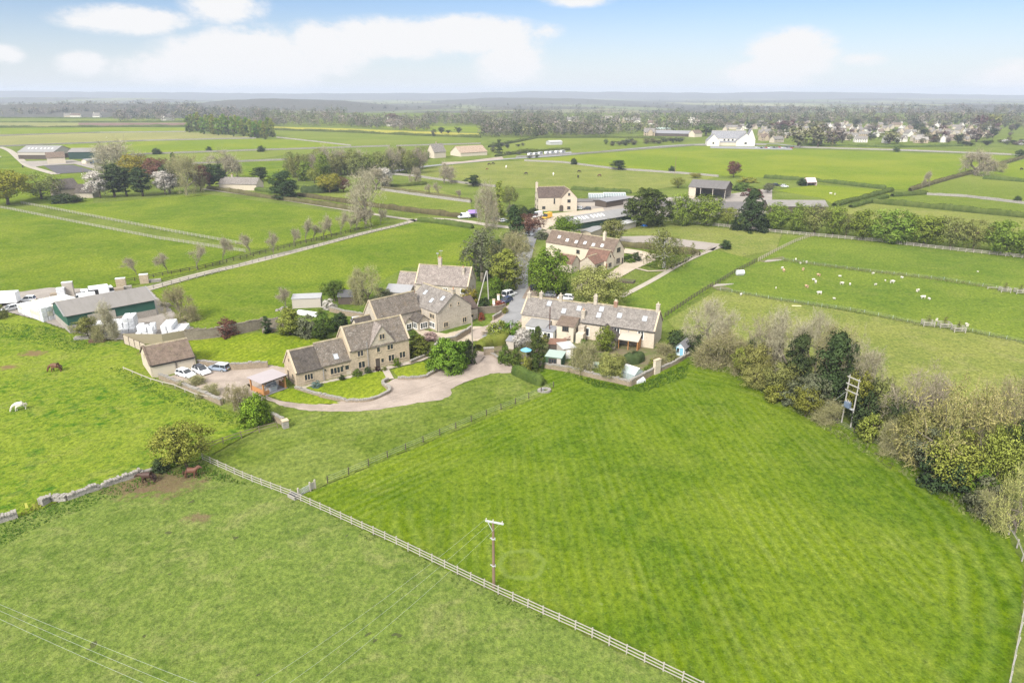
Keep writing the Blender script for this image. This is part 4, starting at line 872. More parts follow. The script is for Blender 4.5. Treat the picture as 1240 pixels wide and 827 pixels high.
    def skylight(s, x, y0, ev, yc, rd, t, w=.8, h=1.1, axis='x', th=.16, glass=None):
        """roof window on the slope from (y0, ev) to (yc, rd) at fraction t; axis y means the slope runs in x"""
        a = Vector((y0, ev + th)); b = Vector((yc, rd + th)); d = (b - a).normalized(); nrm = Vector((-d.y, d.x)) if (-d.y, d.x)[1] > 0 else Vector((d.y, -d.x))
        c = a.lerp(b, t)
        def P(u, q, k):
            r = c + d * q + nrm * k
            return (x + u, r.x, r.y) if axis == 'x' else (r.x, x + u, r.y)
        f = MB(); g = MB()
        def B(m, u0, u1, q0, q1, k0, k1): m.hexa([P(u0, q0, k0), P(u1, q0, k0), P(u1, q1, k0), P(u0, q1, k0), P(u0, q0, k1), P(u1, q0, k1), P(u1, q1, k1), P(u0, q1, k1)])
        B(f, -w / 2 - .09, -w / 2, -h / 2, h / 2, -.05, .1); B(f, w / 2, w / 2 + .09, -h / 2, h / 2, -.05, .1); B(f, -w / 2 - .09, w / 2 + .09, h / 2, h / 2 + .1, -.05, .1); B(f, -w / 2 - .09, w / 2 + .09, -h / 2 - .1, -h / 2, -.05, .1)
        o = s.part('rooflight', f, LEAD); B(g, -w / 2, w / 2, -h / 2, h / 2, -.05, .06); s.part('pane', g, glass or SKYG, o)
    def box(s, name, x0, x1, y0, y1, z0, z1, mat, parent=None):
        m = MB(); m.box(x0, x1, y0, y1, z0, z1); return s.part(name, m, mat, parent)
    def pipe(s, x, y, z0, z1, mat=None, r=.06):
        m = MB(); m.tube((x, y, z0), (x, y, z1), r, r, 6); s.part('downpipe', m, mat or BLACKM)
    def gutter(s, x0, x1, y, z, mat=None):
        m = MB(); m.bar((x0, y, z), (x1, y, z), .13, .1); s.part('gutter', m, mat or BLACKM)
SKYG = m_plain('rooflight_glass', (.45, .49, .53), .15, .1, 1, .8)
F_, B_, L_, R_ = (0, -1), (0, 1), (-1, 0), (1, 0)
# ---------------------------------------------------------------- main farmhouse
b = Bld('farmhouse', 'long stone farmhouse of three stepped sections with a front gable above the gravel drive', 'house', (360, 469), (496, 436)); L = b.L; D = 6.2
b.block(0, 5.0, 0, D, 2.75, 6.0, STONE, ROOFD, par=1); b.block(5.0, 10.4, .05, D, 3.0, 6.4, STONE, ROOFL)
b.block(10.4, L, -.12, D + .1, 4.7, 8.45, STONE, ROOFL, par=3)
gx0, gx1 = 14.6, 19.6; xc = (gx0 + gx1) / 2
gw = MB(); gw.extr([(gx0 + .25, 4.2), (gx1 - .25, 4.2), (gx1, 4.85), (xc, 8.3), (gx0, 4.85)], -.22, .6, 'y'); b.part('wall', gw, STONEG)
gr = MB(); th = .16
for xa, xb in ((gx0 - .22, xc), (xc, gx1 + .22)):
    za, zb = (4.6, 8.35) if xa < xc - 1 else (8.35, 4.6)
    gr.extr([(xa, za), (xb, zb), (xb, zb + th), (xa, za + th)], -.34, 3.05, 'y')
b.part('roof', gr, ROOFP)
for x, z, w, h, k in [(2.3, .95, 1.5, 1.1, 3), (7.7, .9, 2.5, 1.15, 4)]: b.win((x, 0 if x < 5 else .05, z), F_, w, h, k)
b.win((9.2 + .5, .05, 1.05), F_, .75, .95, 1); b.door((9.95, .05, 0), F_, .9, .95, CREAM)
for x, z, w, h, k in [(12.5, 3.25, 1.15, 1.05, 2), (12.6, .85, 1.25, 1.25, 2), (16.2, 3.25, .6, .95, 1), (18.7, 3.25, 1.2, 1.05, 2), (18.8, .85, 1.2, 1.2, 2), (21.2, .95, 1.2, 1.2, 2), (16.9, .95, .55, .8, 1)]: b.win((x, -.12, z), F_, w, h, k)
b.win((xc, -.22, 5.75), F_, 1.05, .95, 2); b.door((15.9, -.12, 0), F_, .95, 2.0, DARKW)
b.win((0, 3.1, 3.9), L_, .6, .75, 1); b.win((0, 1.7, 1.1), L_, .8, .95, 1); b.door((0, 4.2, 0), L_, .9, 2.0)
b.skylight(8.0, .05, 3.0, 3.1, 6.4, .22, .75, .95)
for x in (5.05, 13.9): b.pipe(x, -.1 if x < 8 else -.26, 0, 2.6 if x < 8 else 5.7, LEAD)

for k in range(3): b.box('wall_lamp', 5.4 + k * 3.4, 5.55 + k * 3.4, -.12, .04, 1.9, 2.2, BLACKM)
# ---------------------------------------------------------------- garage
b = Bld('garage', 'cream stone double garage with a brown tiled roof beside the three parked cars', 'garage', (184.4, 458), (237, 446.5)); L = b.L + .2; D = 8.3
b.block(0, L, 0, D, 2.55, 5.0, RENDER, ROOFT, par=1, verge=ROOFT)
for x0, x1 in ((.35, 4.2), (4.6, L - .3)): b.box('garage_door', x0, x1, -.04, .05, 0, 2.15, CREAM)
b.pipe(4.4, -.14, 0, 2.5); b.gutter(-.1, L + .1, -.3, 2.45); b.win((0, 4.2, 3.0), L_, .5, .5, 1); b.box('lintel', .2, L - .2, -.08, .0, 2.16, 2.36, DARKW)
# ---------------------------------------------------------------- middle house
b = Bld('house', 'grey stone house with three rooflights and a glazed porch behind the bright laurel bush', 'house', (531, 403), (571, 392)); L = b.L
# gable faces the viewer: ridge runs back
b.block(0, L, 0, 11.5, 4.6, 8.1, STONEG, ROOFG, axis='y', over=.2)
xm = L / 2; sl = (8.1 - 4.6) / xm
for y, t in ((1.9, .62), (4.6, .38), (8.5, .62)): b.skylight(y, 0, 4.6, xm, 8.1, t, .8, 1.1, axis='y')
for x, z, w, h, k in [(2.1, .9, 1.1, 1.05, 2), (7.4, .9, 1.1, 1.05, 2)]: b.win((x, 0, z), F_, w, h, k)
for x in (xm - 1.1, xm + 1.1): b.win((x, 0, 5.3), F_, .35, .6, 1)
b.win((0, 2.2, 2.9), L_, 1.6, .95, 3); b.win((0, 2.3, .8), L_, 1.9, 1.05, 3, WHITEP); b.win((0, 6.8, 2.9), L_, 1.2, .95, 2); b.pipe(-.1, .25, 0, 4.5)
b.chimney(.3, 9.2, 4.6, 7.0, .8, .8, 1); b.chimney(xm, .35, 7.8, 8.9, .8, .6, 1)
# long wing to the left, ridge along x
b.block(-11.6, .1, 6.6, 11.6, 4.1, 7.6, STONEG, ROOFL, par=1)
b.win((-3.6, 6.6, .9), F_, 1.0, 1.15, 2); b.win((-8.4, 6.6, 2.6), F_, .9, .8, 2)
b.block(-15.4, -11.6, 7.6, 10.8, 2.6, 4.5, RENDER, ROOFD); b.win((-15.4, 9.2, 2.0), L_, .5, .7, 1)
# porch
mb = MB(); mb.extr([(-3.1, -.1), (-.05, -.1), (-.05, 2.3), (-1.6, 3.6), (-3.1, 2.3)], 3.2, 6.58, 'y'); b.part('porch', mb, STONEG)
mb = MB(); mb.extr([(-3.3, 2.15), (-1.6, 3.62), (-1.6, 3.75), (-3.3, 2.3)], 3.0, 6.57, 'y'); mb.extr([(-1.6, 3.62), (.0, 2.25), (.0, 2.38), (-1.6, 3.75)], 3.0, 6.57, 'y'); b.part('porch_roof', mb, ROOFD)
b.win((-1.6, 3.2, .7), F_, 1.7, 1.2, 3, WHITEP); b.win((-3.1, 4.7, .7), L_, 1.9, 1.2, 3, WHITEP)
mb = MB(); mb.extr([(-5.2, -.1), (-3.3, -.1), (-3.3, 2.1), (-4.2, 3.1), (-5.2, 2.1)], 5.2, 6.59, 'y'); b.part('porch', mb, CREAM); b.win((-4.25, 5.2, .6), F_, 1.2, 1.1, 2, WHITEP)
mb = MB(); mb.extr([(-5.35, 2.0), (-4.2, 3.12), (-4.2, 3.24), (-5.35, 2.12)], 5.0, 6.58, 'y'); mb.extr([(-4.2, 3.12), (-3.15, 2.0), (-3.15, 2.12), (-4.2, 3.24)], 5.0, 6.58, 'y'); b.part('porch_roof', mb, ROOFL)
# lean-to on the right
b.block(L, L + 3.2, 1.6, 7.0, 2.9, 5.2, STONEG, ROOFB, over=.15, ridge=None)
b.win((L + 1.5, 1.6, .8), F_, .7, .7, 1)
# ---------------------------------------------------------------- house behind it
b = Bld('cottage', 'stone cottage with a lichen-speckled pinkish roof, tall chimney and aerials by the green field', 'house', (504, 362.6), (567, 367)); L = b.L
b.block(0, L, 0, 7.2, 4.3, 8.3, STONEG, ROOFP, par=3)
b.chimney(5.6, 3.6, 7.6, 10.2, .85, .8, 2); b.chimney(12.2, 2.3, 6.4, 8.4, .6, .6, 1)
for x in (3.4, 8.0, 12.6): b.win((x, 0, 2.5), F_, 1.1, .95, 2, WHITEP)
for y in (2.3, 4.6): b.win((L, y, 2.5), R_, .45, .9, 1)
b.win((L, 3.5, 5.4), R_, .4, .6, 1)
b.block(-5.2, -.02, .6, 6.0, 3.4, 6.2, STONEG, ROOFP, ridge=RIDGE); b.mono(-7.4, -1.0, -2.2, .6, 2.2, 3.5, PALER, LEAD)
m = MB(); m.tube((5.9, 3.6, 10.2), (5.9, 3.6, 12.4), .03, .03, 5); m.tube((5.0, 3.6, 10), (5.0, 3.6, 11.6), .03, .03, 5)
for k in range(6): m.bar((5.4, 3.3 + .12 * k, 12.2), (6.4, 3.3 + .12 * k, 12.2), .03, .03)
m.bar((5.9, 3.2, 12.2), (5.9, 4.1, 12.2), .03, .03); m.bar((4.7, 3.6, 11.5), (5.3, 3.6, 11.5), .25, .25); b.part('aerial', m, LEAD)
# ---------------------------------------------------------------- terrace of cottages
b = Bld('cottage_terrace', 'long terrace of grey stone cottages with many chimneys and rooflights above the walled gardens', 'terrace', (631, 400), (791, 423)); L = b.L; D = 7.4
b.block(0, L * .47, .25, D, 3.8, 6.85, RENDER, ROOFG, par=1); r = b.block(L * .47, L, 0, D + .2, 3.9, 7.1, RENDER, ROOFG, par=2)
for x, top, p in [(.4, 7.7, 1), (3.3, 8.0, 1), (7.9, 8.0, 1), (15.9, 8.7, 2), (20.4, 8.0, 2), (L - .4, 8.5, 1)]: b.chimney(x, 3.75, 6.2, top, .7, .7, p, STONEG if x != 20.4 else m_stone('brick_chimney', (.32, .16, .10), (.27, .14, .09), (.35, .28, .22), .22, .075), CREAM)
for x, t in [(5.6, .72), (9.4, .42), (12.6, .66)]: b.skylight(x, .25, 3.8, 3.7, 6.85, t, .85, 1.1)
for x, t in [(17.4, .4), (17.6, .72), (21.8, .52), (27.2, .52)]: b.skylight(x, 0, 3.9, 3.8, 7.1, t, .85, 1.1)
for x, z, w, h, k in [(19.6, 2.5, .9, .95, 2), (21.9, 2.5, 1.1, 1.0, 2), (27.0, 1.9, 1.1, 1.6, 2), (15.4, 1.0, .8, 1.6, 1)]: b.win((x, 0, z), F_, w, h, k, WHITEP)
for x, z, w, h, k in [(1.6, 1.0, .9, 1.0, 2)]: b.win((x, .35, z), F_, w, h, k, WHITEP)
b.pipe(18.4, -.12, 0, 3.7); b.pipe(24.4, -.12, 0, 3.7, LEAD); b.gutter(L * .47 + .1, L + .2, -.28, 3.72)
# rear extensions
b.mono(9.6, 13.4, -3.2, .24, 3.6, 4.6, CREAM, ROOFT); b.win((11.6, -3.2, 2.5), F_, 1.2, .9, 3, DARKW); b.win((13.4, -1.6, 2.3), R_, .5, .8, 1)
b.mono(2.6, 7.0, -3.4, .24, 2.5, 3.1, WHITEP, ASBL); b.win((4.3, -3.4, 1.0), F_, 1.8, .95, 3, WHITEP)
b.mono(6.2, 9.3, -4.6, -1.4, 2.3, 2.55, WHITEP, FELT); b.win((8.0, -4.6, .9), F_, 1.4, 1.1, 2, WHITEP)
b.box('wall', 13.9, 15.2, -1.6, -.02, 0, 3.4, STONEG); b.chimney(14.2, .9, 4.0, 6.1, .7, .9, 1); b.box('wall', 14.0, 15.6, -3.4, -1.62, 0, 2.3, CREAM)
# pitched porch building and the lean-to conservatory
m = MB(); m.extr([(20.0, -.1), (22.6, -.1), (22.6, 2.3), (20.0, 4.1)], -3.6, -.02, 'y'); b.part('porch', m, RENDER)
m = MB(); m.extr([(19.7, 4.2), (23.0, 1.9), (23.1, 2.05), (19.75, 4.4)], -4.0, -.03, 'y'); b.part('porch_roof', m, ROOFD); b.win((21.0, -3.6, .7), F_, .7, 1.2, 1, WHITEP)
m = MB(); m.extr([(-3.0, 2.15), (-.02, 2.95), (-.02, 3.05), (-3.0, 2.25)], 23.0, 27.3, 'x'); b.part('lean_to_roof', m, m_plain('corrugated_plastic', (.42, .38, .32), .5, .12, 3))
for x in (23.2, 25.2, 27.1): b.box('post', x - .07, x + .07, -2.95, -2.8, 0, 2.2, WARMW)
b.box('glazed_side', 27.12, 27.18, -2.8, -.05, .1, 2.3, WARMW)
# flue
m = MB(); m.tube((8.1, -3.4, 0), (8.1, -3.4, 7.4), .12, .12, 8); b.part('flue', m, m_plain('rusty_steel', (.10, .055, .045), .7, .3, 3))
# ---------------------------------------------------------------- cream house with red-brown outbuilding roofs
gA, gB = G(741, 324), G(755, 319); dv = (gB - gA).normalized(); back = Vector((-dv.y, dv.x, 0))
b = Bld('house', 'cream gabled house with rooflights and red tiled outbuildings by the pale drive', 'house', (gA.x, gA.y), (gB.x, gB.y), px=False); L = b.L
b.block(0, L, 0, 25, 4.6, 8.0, CREAM, ROOFT, axis='y', over=.15); xm = L / 2
b.win((xm, 0, 4.2), F_, 1.9, 1.3, 2, DARKW, sur=.05); b.win((xm, 0, .8), F_, 1.9, 1.4, 2, DARKW, sur=.05); b.win((L - .8, .0, 0.2), F_, .5, 1.6, 1, DARKW)
for y, t in ((4.5, .35), (7.6, .3), (10.8, .35), (14.0, .32), (17.5, .35), (21.0, .5)): b.skylight(y, 0, 4.6, xm, 8.0, t, .9, 1.0, axis='y', glass=WHITEP)
b.chimney(xm - .6, 4.8, 7.2, 9.6, .8, .8, 1, CREAM, CREAM); m = MB(); m.bar((-.05, 13.2, 4.7), (xm, 13.2, 8.22), .25, .12); b.part('coping', m, DARKW)
b.block(-4.6, -.02, -.6, 6.6, 3.0, 5.6, CREAM, ROOFR, axis='y', over=.15)
b.win((-2.3, -.6, .8), F_, 1.5, 1.1, 2, DARKW, sur=.05); b.win((-2.3, -.6, 3.7), F_, .4, .6, 1, DARKW, sur=.05); b.door((-4.3, -.6, 0), F_, .5, 2.1, m_plain('red_door', (.35, .06, .03), .5))
b.block(-9.6, -4.65, .2, 5.4, 2.7, 4.6, STONEG, ROOFR, over=.15); b.box('doorway', -8.4, -6.2, .12, .3, 0, 2.2, DARKW)
b.block(-13.6, -9.0, 5.6, 11.4, 2.7, 4.8, STONEG, ROOFR, axis='y', over=.15)
b.win((0, 12.5, 2.6), L_, 1.0, 1.0, 2, DARKW)
# ---------------------------------------------------------------- cream house with dark roof
b = Bld('house', 'cream stone house with a dark brown roof and arched doorway near the yellow van', 'house', (652, 256), (696, 255)); L = b.L
b.block(0, L * .72, 0, 9.5, 5.9, 10.1, RENDER, ROOFB, over=.12); b.block(L * .6, L + .4, -2.2, 9.8, 5.9, 9.6, RENDER, ROOFT, axis='y', over=.12)
b.chimney(-.1, 4.7, 8, 12, 1.0, 1.0, 1, RENDER, RENDER)
for y, z in ((2.5, 3.9), (7.2, 3.9), (2.5, 1.0), (7.2, 1.0)): b.win((0, y, z), L_, 1.0, 1.1, 2, DARKW, sur=.08)
for x, z, w, h in [(13.4, 1.0, 1.3, 1.2), (13.4, 4.0, 1.3, 1.2), (13.4, 7.0, .8, 1.0)]: b.win((x, -2.2, z), F_, w, h, 2, DARKW, sur=.08)
for x, z, w, h in [(2.4, 1.0, 1.3, 1.1), (7.2, 3.2, .5, 2.3)]: b.win((x, 0, z), F_, w, h, 2 if w > 1 else 1, DARKW, sur=.08)
m = MB(); m.box(9.1, 10.9, -2.28, -2.15, 0, 2.0)
for k in range(8): a0, a1 = math.pi * k / 8, math.pi * (k + 1) / 8; m.hexa([(10 + .9 * math.cos(q) * f, y, 2.0 + .9 * math.sin(q) * f) for y in (-2.28, -2.15) for q, f in ((a0, .02), (a0, 1), (a1, 1), (a1, .02))])
b.part('door', m, DARKW)
# ---------------------------------------------------------------- barns
def barn(name, label, A, B, depth, ev, rd, wall, roof, low=None, lowz=1.8, axis='x', openf=0, px=True, group=None, cat='barn', over=.35, lights=None):
    b = Bld(name, label, cat, A, B, group, px); L = b.L
    if not openf:
        b.block(0, L, 0, depth, ev, rd, wall, roof, axis, over, .1, None)
        if low:
            m = MB(); m.box(-.04, L + .04, -.04, depth + .04, -.05, lowz); b.part('plinth', m, low)
    else:
        b.block(0, L, 0, depth, ev, rd, wall, roof, axis, over, .1, None, walls=False)
        m = MB(); m.extr([(0, 0), (depth, 0), (depth, ev - .03), (depth / 2, rd - .03), (0, ev - .03)], -.01, .22, 'x'); b.part('end_wall', m, wall)
        m = MB(); m.box(.2, L - .2, depth - .25, depth, 0, ev - .05); b.part('back_wall', m, wall)
        m = MB(); m.extr([(0, ev * .62), (depth, ev * .62), (depth, ev - .03), (depth / 2, rd - .03), (0, ev - .03)], L - .12, L, 'x'); b.part('end_boarding', m, DARKW)
        for k in range(openf + 1): b.box('post', L * k / openf - .14 + (.15 if k == 0 else 0), L * k / openf + .14, -.0, .28, 0, ev - .05, GREYW)
    if lights:
        for x in lights:
            t = .55; y = depth / 2 * t; z = ev + (rd - ev) * t + .1; k = (rd - ev) / (depth / 2)
            m = MB(); m.hexa([(x - .5, y - .9, z - .9 * k + .02), (x + .5, y - .9, z - .9 * k + .02), (x + .5, y + .9, z + .9 * k + .02), (x - .5, y + .9, z + .9 * k + .02), (x - .5, y - .9, z - .9 * k + .05), (x + .5, y - .9, z - .9 * k + .05), (x + .5, y + .9, z + .9 * k + .05), (x - .5, y + .9, z + .9 * k + .05)]); b.part('rooflight', m, WHITEP)
    return b
b = barn('barn', 'green clad barn with a grey roof and block base among the white wrapped stacks', (85, 403.5), (190, 382.4), 12.6, 4.0, 5.9, GSHEET, ASB, BLOCK, 1.7)
m = MB(); m.bar((-.4, -.35, 4.02), (-.4, 6.3, 5.98), .3, .14); m.bar((b.L + .4, -.35, 4.02), (b.L + .4, 6.3, 5.98), .3, .14); b.part('bargeboard', m, ASBL)
b.box('door', 4.0, 9.6, -.1, .02, 0, 3.4, GREYW); b.box('annexe', -1.6, .9, -.5, 2.4, 0, 2.4, BLOCK) if 0 else None
b = barn('barn', 'long low barn with a pale ribbed roof and dark walls behind the green maple', (694, 281), (764, 269), 9.5, 3.0, 5.0, DGSHEET, ASBL, BLOCK, .6, lights=[4, 6, 8, 10, 13, 15, 17, 19])
b = barn('barn', 'open-fronted hay barn with a grey roof on timber posts and a cream block end', (833, 240), (877, 243), 17, 5.6, 8.4, RENDER, ASBD, openf=3)
b.box('end_panel', .25, b.L * .2, -.05, .25, 0, 5.5, RENDER)
barn('barn', 'wide low dark-roofed barn behind the two round green trees', (764, 262), (800, 262), 22, 3.4, 5.6, BLOCK, ASBD)
barn('barn', 'long dark-roofed cattle shed below the open hay barn', (806, 263), (905, 263), 14, 3.4, 5.4, BLOCK, ASBD)
barn('stable_block', 'long grey-roofed stable block with an open dark front behind the leafy tree row', (930, 258), (1001, 258.5), 9.5, 3.0, 5.0, DARKW, ASB, cat='stable')
barn('shed', 'low grey-walled farm shed with a flat dark front beside the cream house', (697, 250), (734, 250), 8, 2.2, 2.9, GREYW, ASBD, cat='shed')
barn('shed', 'black-fronted machinery shed left of the big dark cedar', (734, 252), (763, 247), 8, 2.8, 3.3, DARKW, FELT, cat='shed')
barn('shed', 'small white-roofed shed on the paddock edge beside the cedar', (752, 280), (770, 275.5), 4.2, 2.4, 2.7, GREYW, PALESH, cat='shed')
barn('shed', 'pale grey lean-to shed between the maple and the long barn', (715, 290), (730, 284), 4, 2.6, 3.0, PALER, ASBL, cat='shed')
for x0, y0, x1, y1, lb in [(713, 244, 731, 244, 'white-framed greenhouse behind the low farm shed'), (731, 243, 758, 243, 'long glass greenhouse behind the low farm shed')]:
    bb = Bld('greenhouse', lb, 'greenhouse', (x0, y0), (x1, y1)); LL = bb.L
    GL_ = m_plain('greenhouse_glass', (.22, .255, .265), .2, .2, .6, .6) if 'GHG' not in globals() else GHG; GHG = GL_
    bb.block(0, LL, 0, 6, 2.0, 3.4, GHG, GHG, over=.05, th=.05, ridge=WHITEP)
    m = MB()
    for k in range(int(LL / 1.2) + 1): x = k * LL / int(LL / 1.2); m.bar((x, -.06, 2.07), (x, 3, 3.5), .06, .06); m.bar((x, -.04, 0), (x, -.04, 2.0), .06, .06)
    bb.part('glazing_bar', m, WHITEP)
# farm at the upper left
b = barn('barn', 'large grey livestock barn with a row of white rooflights beside the dark arena', (23, 193), (66, 193), 26, 5.5, 9.5, GREYW, ASBL, DARKW, 3.2, lights=[5, 8, 11, 15, 18, 21, 24])
barn('barn', 'cream-fronted farm building with a brown roof beside the grey livestock barn', (58, 199), (80, 198), 14, 4.5, 8.0, CREAM, ROOFT)
barn('barn', 'dark green farm shed with a grey-pink roof left of the bare tree', (84, 193), (131, 192.5), 16, 5.5, 8.0, DGSHEET, ASB)
barn('shed', 'small pale shed beside the blue lorry at the far farm', (105, 199), (120, 197.5), 5, 2.5, 3.6, CREAM, ASBL, cat='shed')
barn('cottage', 'white-gabled cottage half hidden by the olive tree on the far left', (62, 237), (76, 240), 9, 4.2, 8.5, PALER, ROOFD, axis='y', cat='house')
barn('cottage', 'low cottage with a dark roof left of the white blossom tree', (92, 240), (113, 240), 7, 2.8, 6.5, STONEG, ROOFD, cat='house')
b = barn('cottage', 'long stone cottage with a pale roof behind the hedge beside the bare tree', (266, 230), (311, 231), 8, 3.4, 6.4, RENDER, ROOFG, cat='house'); b.chimney(6, 4, 5.8, 7.6)
# distant road houses
b = barn('house', 'white-walled house with a steep grey roof beside the road and the red lorry park', (526, 192), (540, 191), 10, 5, 11, RENDER, ROOFG, cat='house'); b.chimney(b.L / 2, 5, 10, 12.2)
b = barn('bungalow', 'wide bungalow with a buff thatch-like roof beside the far road', (558, 190), (590, 188), 16, 3.0, 7.8, CREAM, m_roof('buff_tile', (.36, .27, .2), (.4, .31, .23), (.45, .38, .3), .3), cat='house')
barn('marquee', 'white marquee roof beside the line of caravans', (666, 176), (681, 175.5), 9, 3, 4.2, PALESH, PALESH, cat='marquee')
# large white school-like house
b = Bld('house', 'large cream house with pale grey roofs and several gables at the village edge', 'house', (855, 176.5), (915, 177)); L = b.L
RP = m_roof('pale_grey_slate', (.24, .24, .255), (.28, .28, .295), (.33, .33, .34), .2)
SW = m_plain('white_render', (.66, .63, .56), .9, .06, .3); b.block(6, L - 9, 3, 16, 7.0, 14, SW, RP, over=.3); b.block(0, 12, -6, 6, 5, 11, SW, RP, axis='y', over=.3); b.block(L - 20, L - 2, -5, 8, 5, 12, SW, RP, axis='y', over=.3); b.block(L - 9, L, 4, 14, 6, 16, SW, RP, axis='y', over=.3); b.mono(12, L - 20, -2, 3, 3.2, 4.5, CREAM, RP)
for x in (18, 22, 26, 30): b.win((x, 3, 4.5), F_, 1.6, 1.6, 2, DARKW)
b.win((6, -6, 2), F_, 1.5, 1.6, 2, DARKW); b.win((L - 11, -5, 2), F_, 2, 1.6, 2, DARKW)
for x in (20, 36): b.chimney(x, 9.5, 12, 16)
# ================================================================ walls, fences, poles
DRY = m_stone('dry_stone', (.33, .265, .19), (.25, .20, .145), (.10, .085, .065), .38, .13, .35)
DRYG = m_stone('grey_dry_stone', (.36, .335, .30), (.27, .25, .225), (.12, .11, .10), .4, .16, .35)
def wall(pts, h, w, label, mat=None, cope=True, px=True, jit=.06, sm=0, seg=.55, name='stone_wall', group=None, rng_seed=1, h1=None):
    mat = mat or DRY; P = GL(pts) if px else pts
    if sm: P = smooth_line(P, sm)
    Q = []
    for a, b in zip(P, P[1:]):
        r = resample([a, b], max(seg, .02)); Q += r if not Q else r[1:]
    rg = random.Random(rng_seed + int(P[0].x * 10)); n = len(Q); V = []; F = []; cps = MB()
    for i, q in enumerate(Q):
        t0 = (Q[i] - Q[max(i - 1, 0)]); t1 = (Q[min(i + 1, n - 1)] - Q[i])
        t = ((t0.normalized() if t0.length > 0 else t1.normalized()) + (t1.normalized() if t1.length > 0 else t0.normalized())).normalized(); s = Vector((t.y, -t.x, 0))
        hh = h + ((h1 - h) * i / n if h1 else 0) + rg.gauss(0, jit)
        for k, z in ((-.5, -.1), (-.42, hh), (.42, hh), (.5, -.1)): V.append(tuple(q + s * (k * w)) [:2] + (z,))
        if i:
            o = i * 4
            for a in range(3): F.append((o - 4 + a, o - 4 + a + 1, o + a + 1, o + a))
    F += [(0, 1, 2, 3), (4 * n - 1, 4 * n - 2, 4 * n - 3, 4 * n - 4)]
    mb = MB(); mb.v = V; mb.f = F; mb.m = [0] * len(F)
    o = thing(name, label, 'wall', P[0], 0, group); mb.v = [(v[0] - P[0].x, v[1] - P[0].y, v[2]) for v in V]
    mb.build('wall', mat, o, fix=True)
    if cope:
        c = MB(); j = 0
        R_ = resample(Q, .32)
        for i in range(len(R_) - 1):
            a = R_[i]; b2 = R_[i + 1]; k = min(n - 1, int(i / len(R_) * n)); z = V[k * 4 + 1][2]
            d = (b2 - a).normalized(); hh = .16 + rg.random() * .12
            c.bar(a - P[0] + Vector((0, 0, z + .05)) + d * .02, b2 - P[0] + Vector((0, 0, z + .05 + rg.gauss(0, .02))) - d * .02, w * (.95 + .2 * rg.random()), hh)
        c.build('coping', DRYG if mat is DRY else mat, o, fix=False)
    return o
def fence(pts, label, spacing=1.9, h=1.2, rails=3, mat=None, post=.12, rail=(.045, .10), px=True, merge=False, group=None, name='post_and_rail_fence', wires=0, railmat=None, sm=0, top=0.0, posth=None):
    mat = mat or TIMBER; P = GL(pts) if px else pts
    if sm: P = smooth_line(P, sm)
    Q = resample(P, spacing); o = thing(name, label, 'fence', Q[0], 0, group); rg = random.Random(int(Q[0].x * 7 + Q[0].y)); ph = posth or h
    def post_mb(mb, x, y, tilt=(0, 0), hh=ph): mb.hexa([(x - post / 2, y - post / 2, -.1), (x + post / 2, y - post / 2, -.1), (x + post / 2, y + post / 2, -.1), (x - post / 2, y + post / 2, -.1)] + [(x + tilt[0] + u * post / 2, y + tilt[1] + v * post / 2, hh) for u, v in ((-1, -1), (1, -1), (1, 1), (-1, 1))])
    if merge or len(Q) > 100:
        k0 = 0
        if not merge:
            near = sorted(range(len(Q)), key=lambda i: Q[i].y)[:99]
        else: near = []
        mb = MB()
        for i, q in enumerate(Q):
            if i not in near: post_mb(mb, q.x - Q[0].x, q.y - Q[0].y, (rg.gauss(0, .02), rg.gauss(0, .02)))
        s = mb.build('posts', mat, o, uv=False, fix=False); s['kind'] = 'stuff'
    else: near = range(len(Q))
    pm = MB(); post_mb(pm, 0, 0); pme = pm.mesh('post', mat, uv=False)
    for i in near:
        c = child('post', pme, o); c.location = Q[i] - Q[0]; a = Q[min(i + 1, len(Q) - 1)] - Q[max(i - 1, 0)]; c.rotation_euler = (rg.gauss(0, .02), rg.gauss(0, .02), math.atan2(a.y, a.x)); c.scale = (1, 1, 1 + rg.gauss(0, .02))
    off = [(Q[min(i + 1, len(Q) - 1)] - Q[max(i - 1, 0)]).normalized() for i in range(len(Q))]
    for r in range(rails):
        z = h * (.93 - .31 * r) if rails == 3 else h * (.92 - .42 * r)
        mb = MB()
        for i in range(len(Q) - 1):
            s = Vector((off[i].y, -off[i].x, 0)) * (post / 2 + .02)
            mb.bar(Q[i] - Q[0] + s + Vector((0, 0, z + rg.gauss(0, .012))), Q[i + 1] - Q[0] + s + Vector((0, 0, z + rg.gauss(0, .012))), rail[0], rail[1])
        mb.build('rail', railmat or mat, o, uv=False, fix=False)
    for r in range(wires):
        z = ph * (.92 - .26 * r); mb = MB()
        for i in range(len(Q) - 1): mb.tube(Q[i] - Q[0] + Vector((0, 0, z)), Q[i + 1] - Q[0] + Vector((0, 0, z)), .012, .012, 4, caps=False)
        mb.build('wire', LEAD, o, uv=False, fix=False)
    return o
PALEW = m_wood('bleached_timber', (.36, .335, .29), .3)
FENCEW = m_wood('grey_brown_timber', (.36, .31, .25), .25)
fence([(245.5, 557.5), (300, 582), (355, 603), (480, 660), (597, 717), (720, 773), (835, 829), (900, 862)], 'pale three-rail timber fence running across the front of the mown meadow', 1.85, 1.2, 3, PALEW, .12, (.045, .10))
fence([(397, 586), (449, 564), (578, 508.5), (634, 486), (670, 470)], 'thin wire fence on dark posts between the lawn paddock and the mown meadow', 3.3, 1.2, 0, DARKW, .11, name='wire_fence', wires=3, posth=1.25)
fence([(249, 546), (272, 537), (310, 525), (336, 518)], 'dark two-rail fence linking the wall pier to the yellow-green tree', 2.6, 1.15, 2, m_wood('brown_fence_timber', (.20, .165, .12), .3), .11)
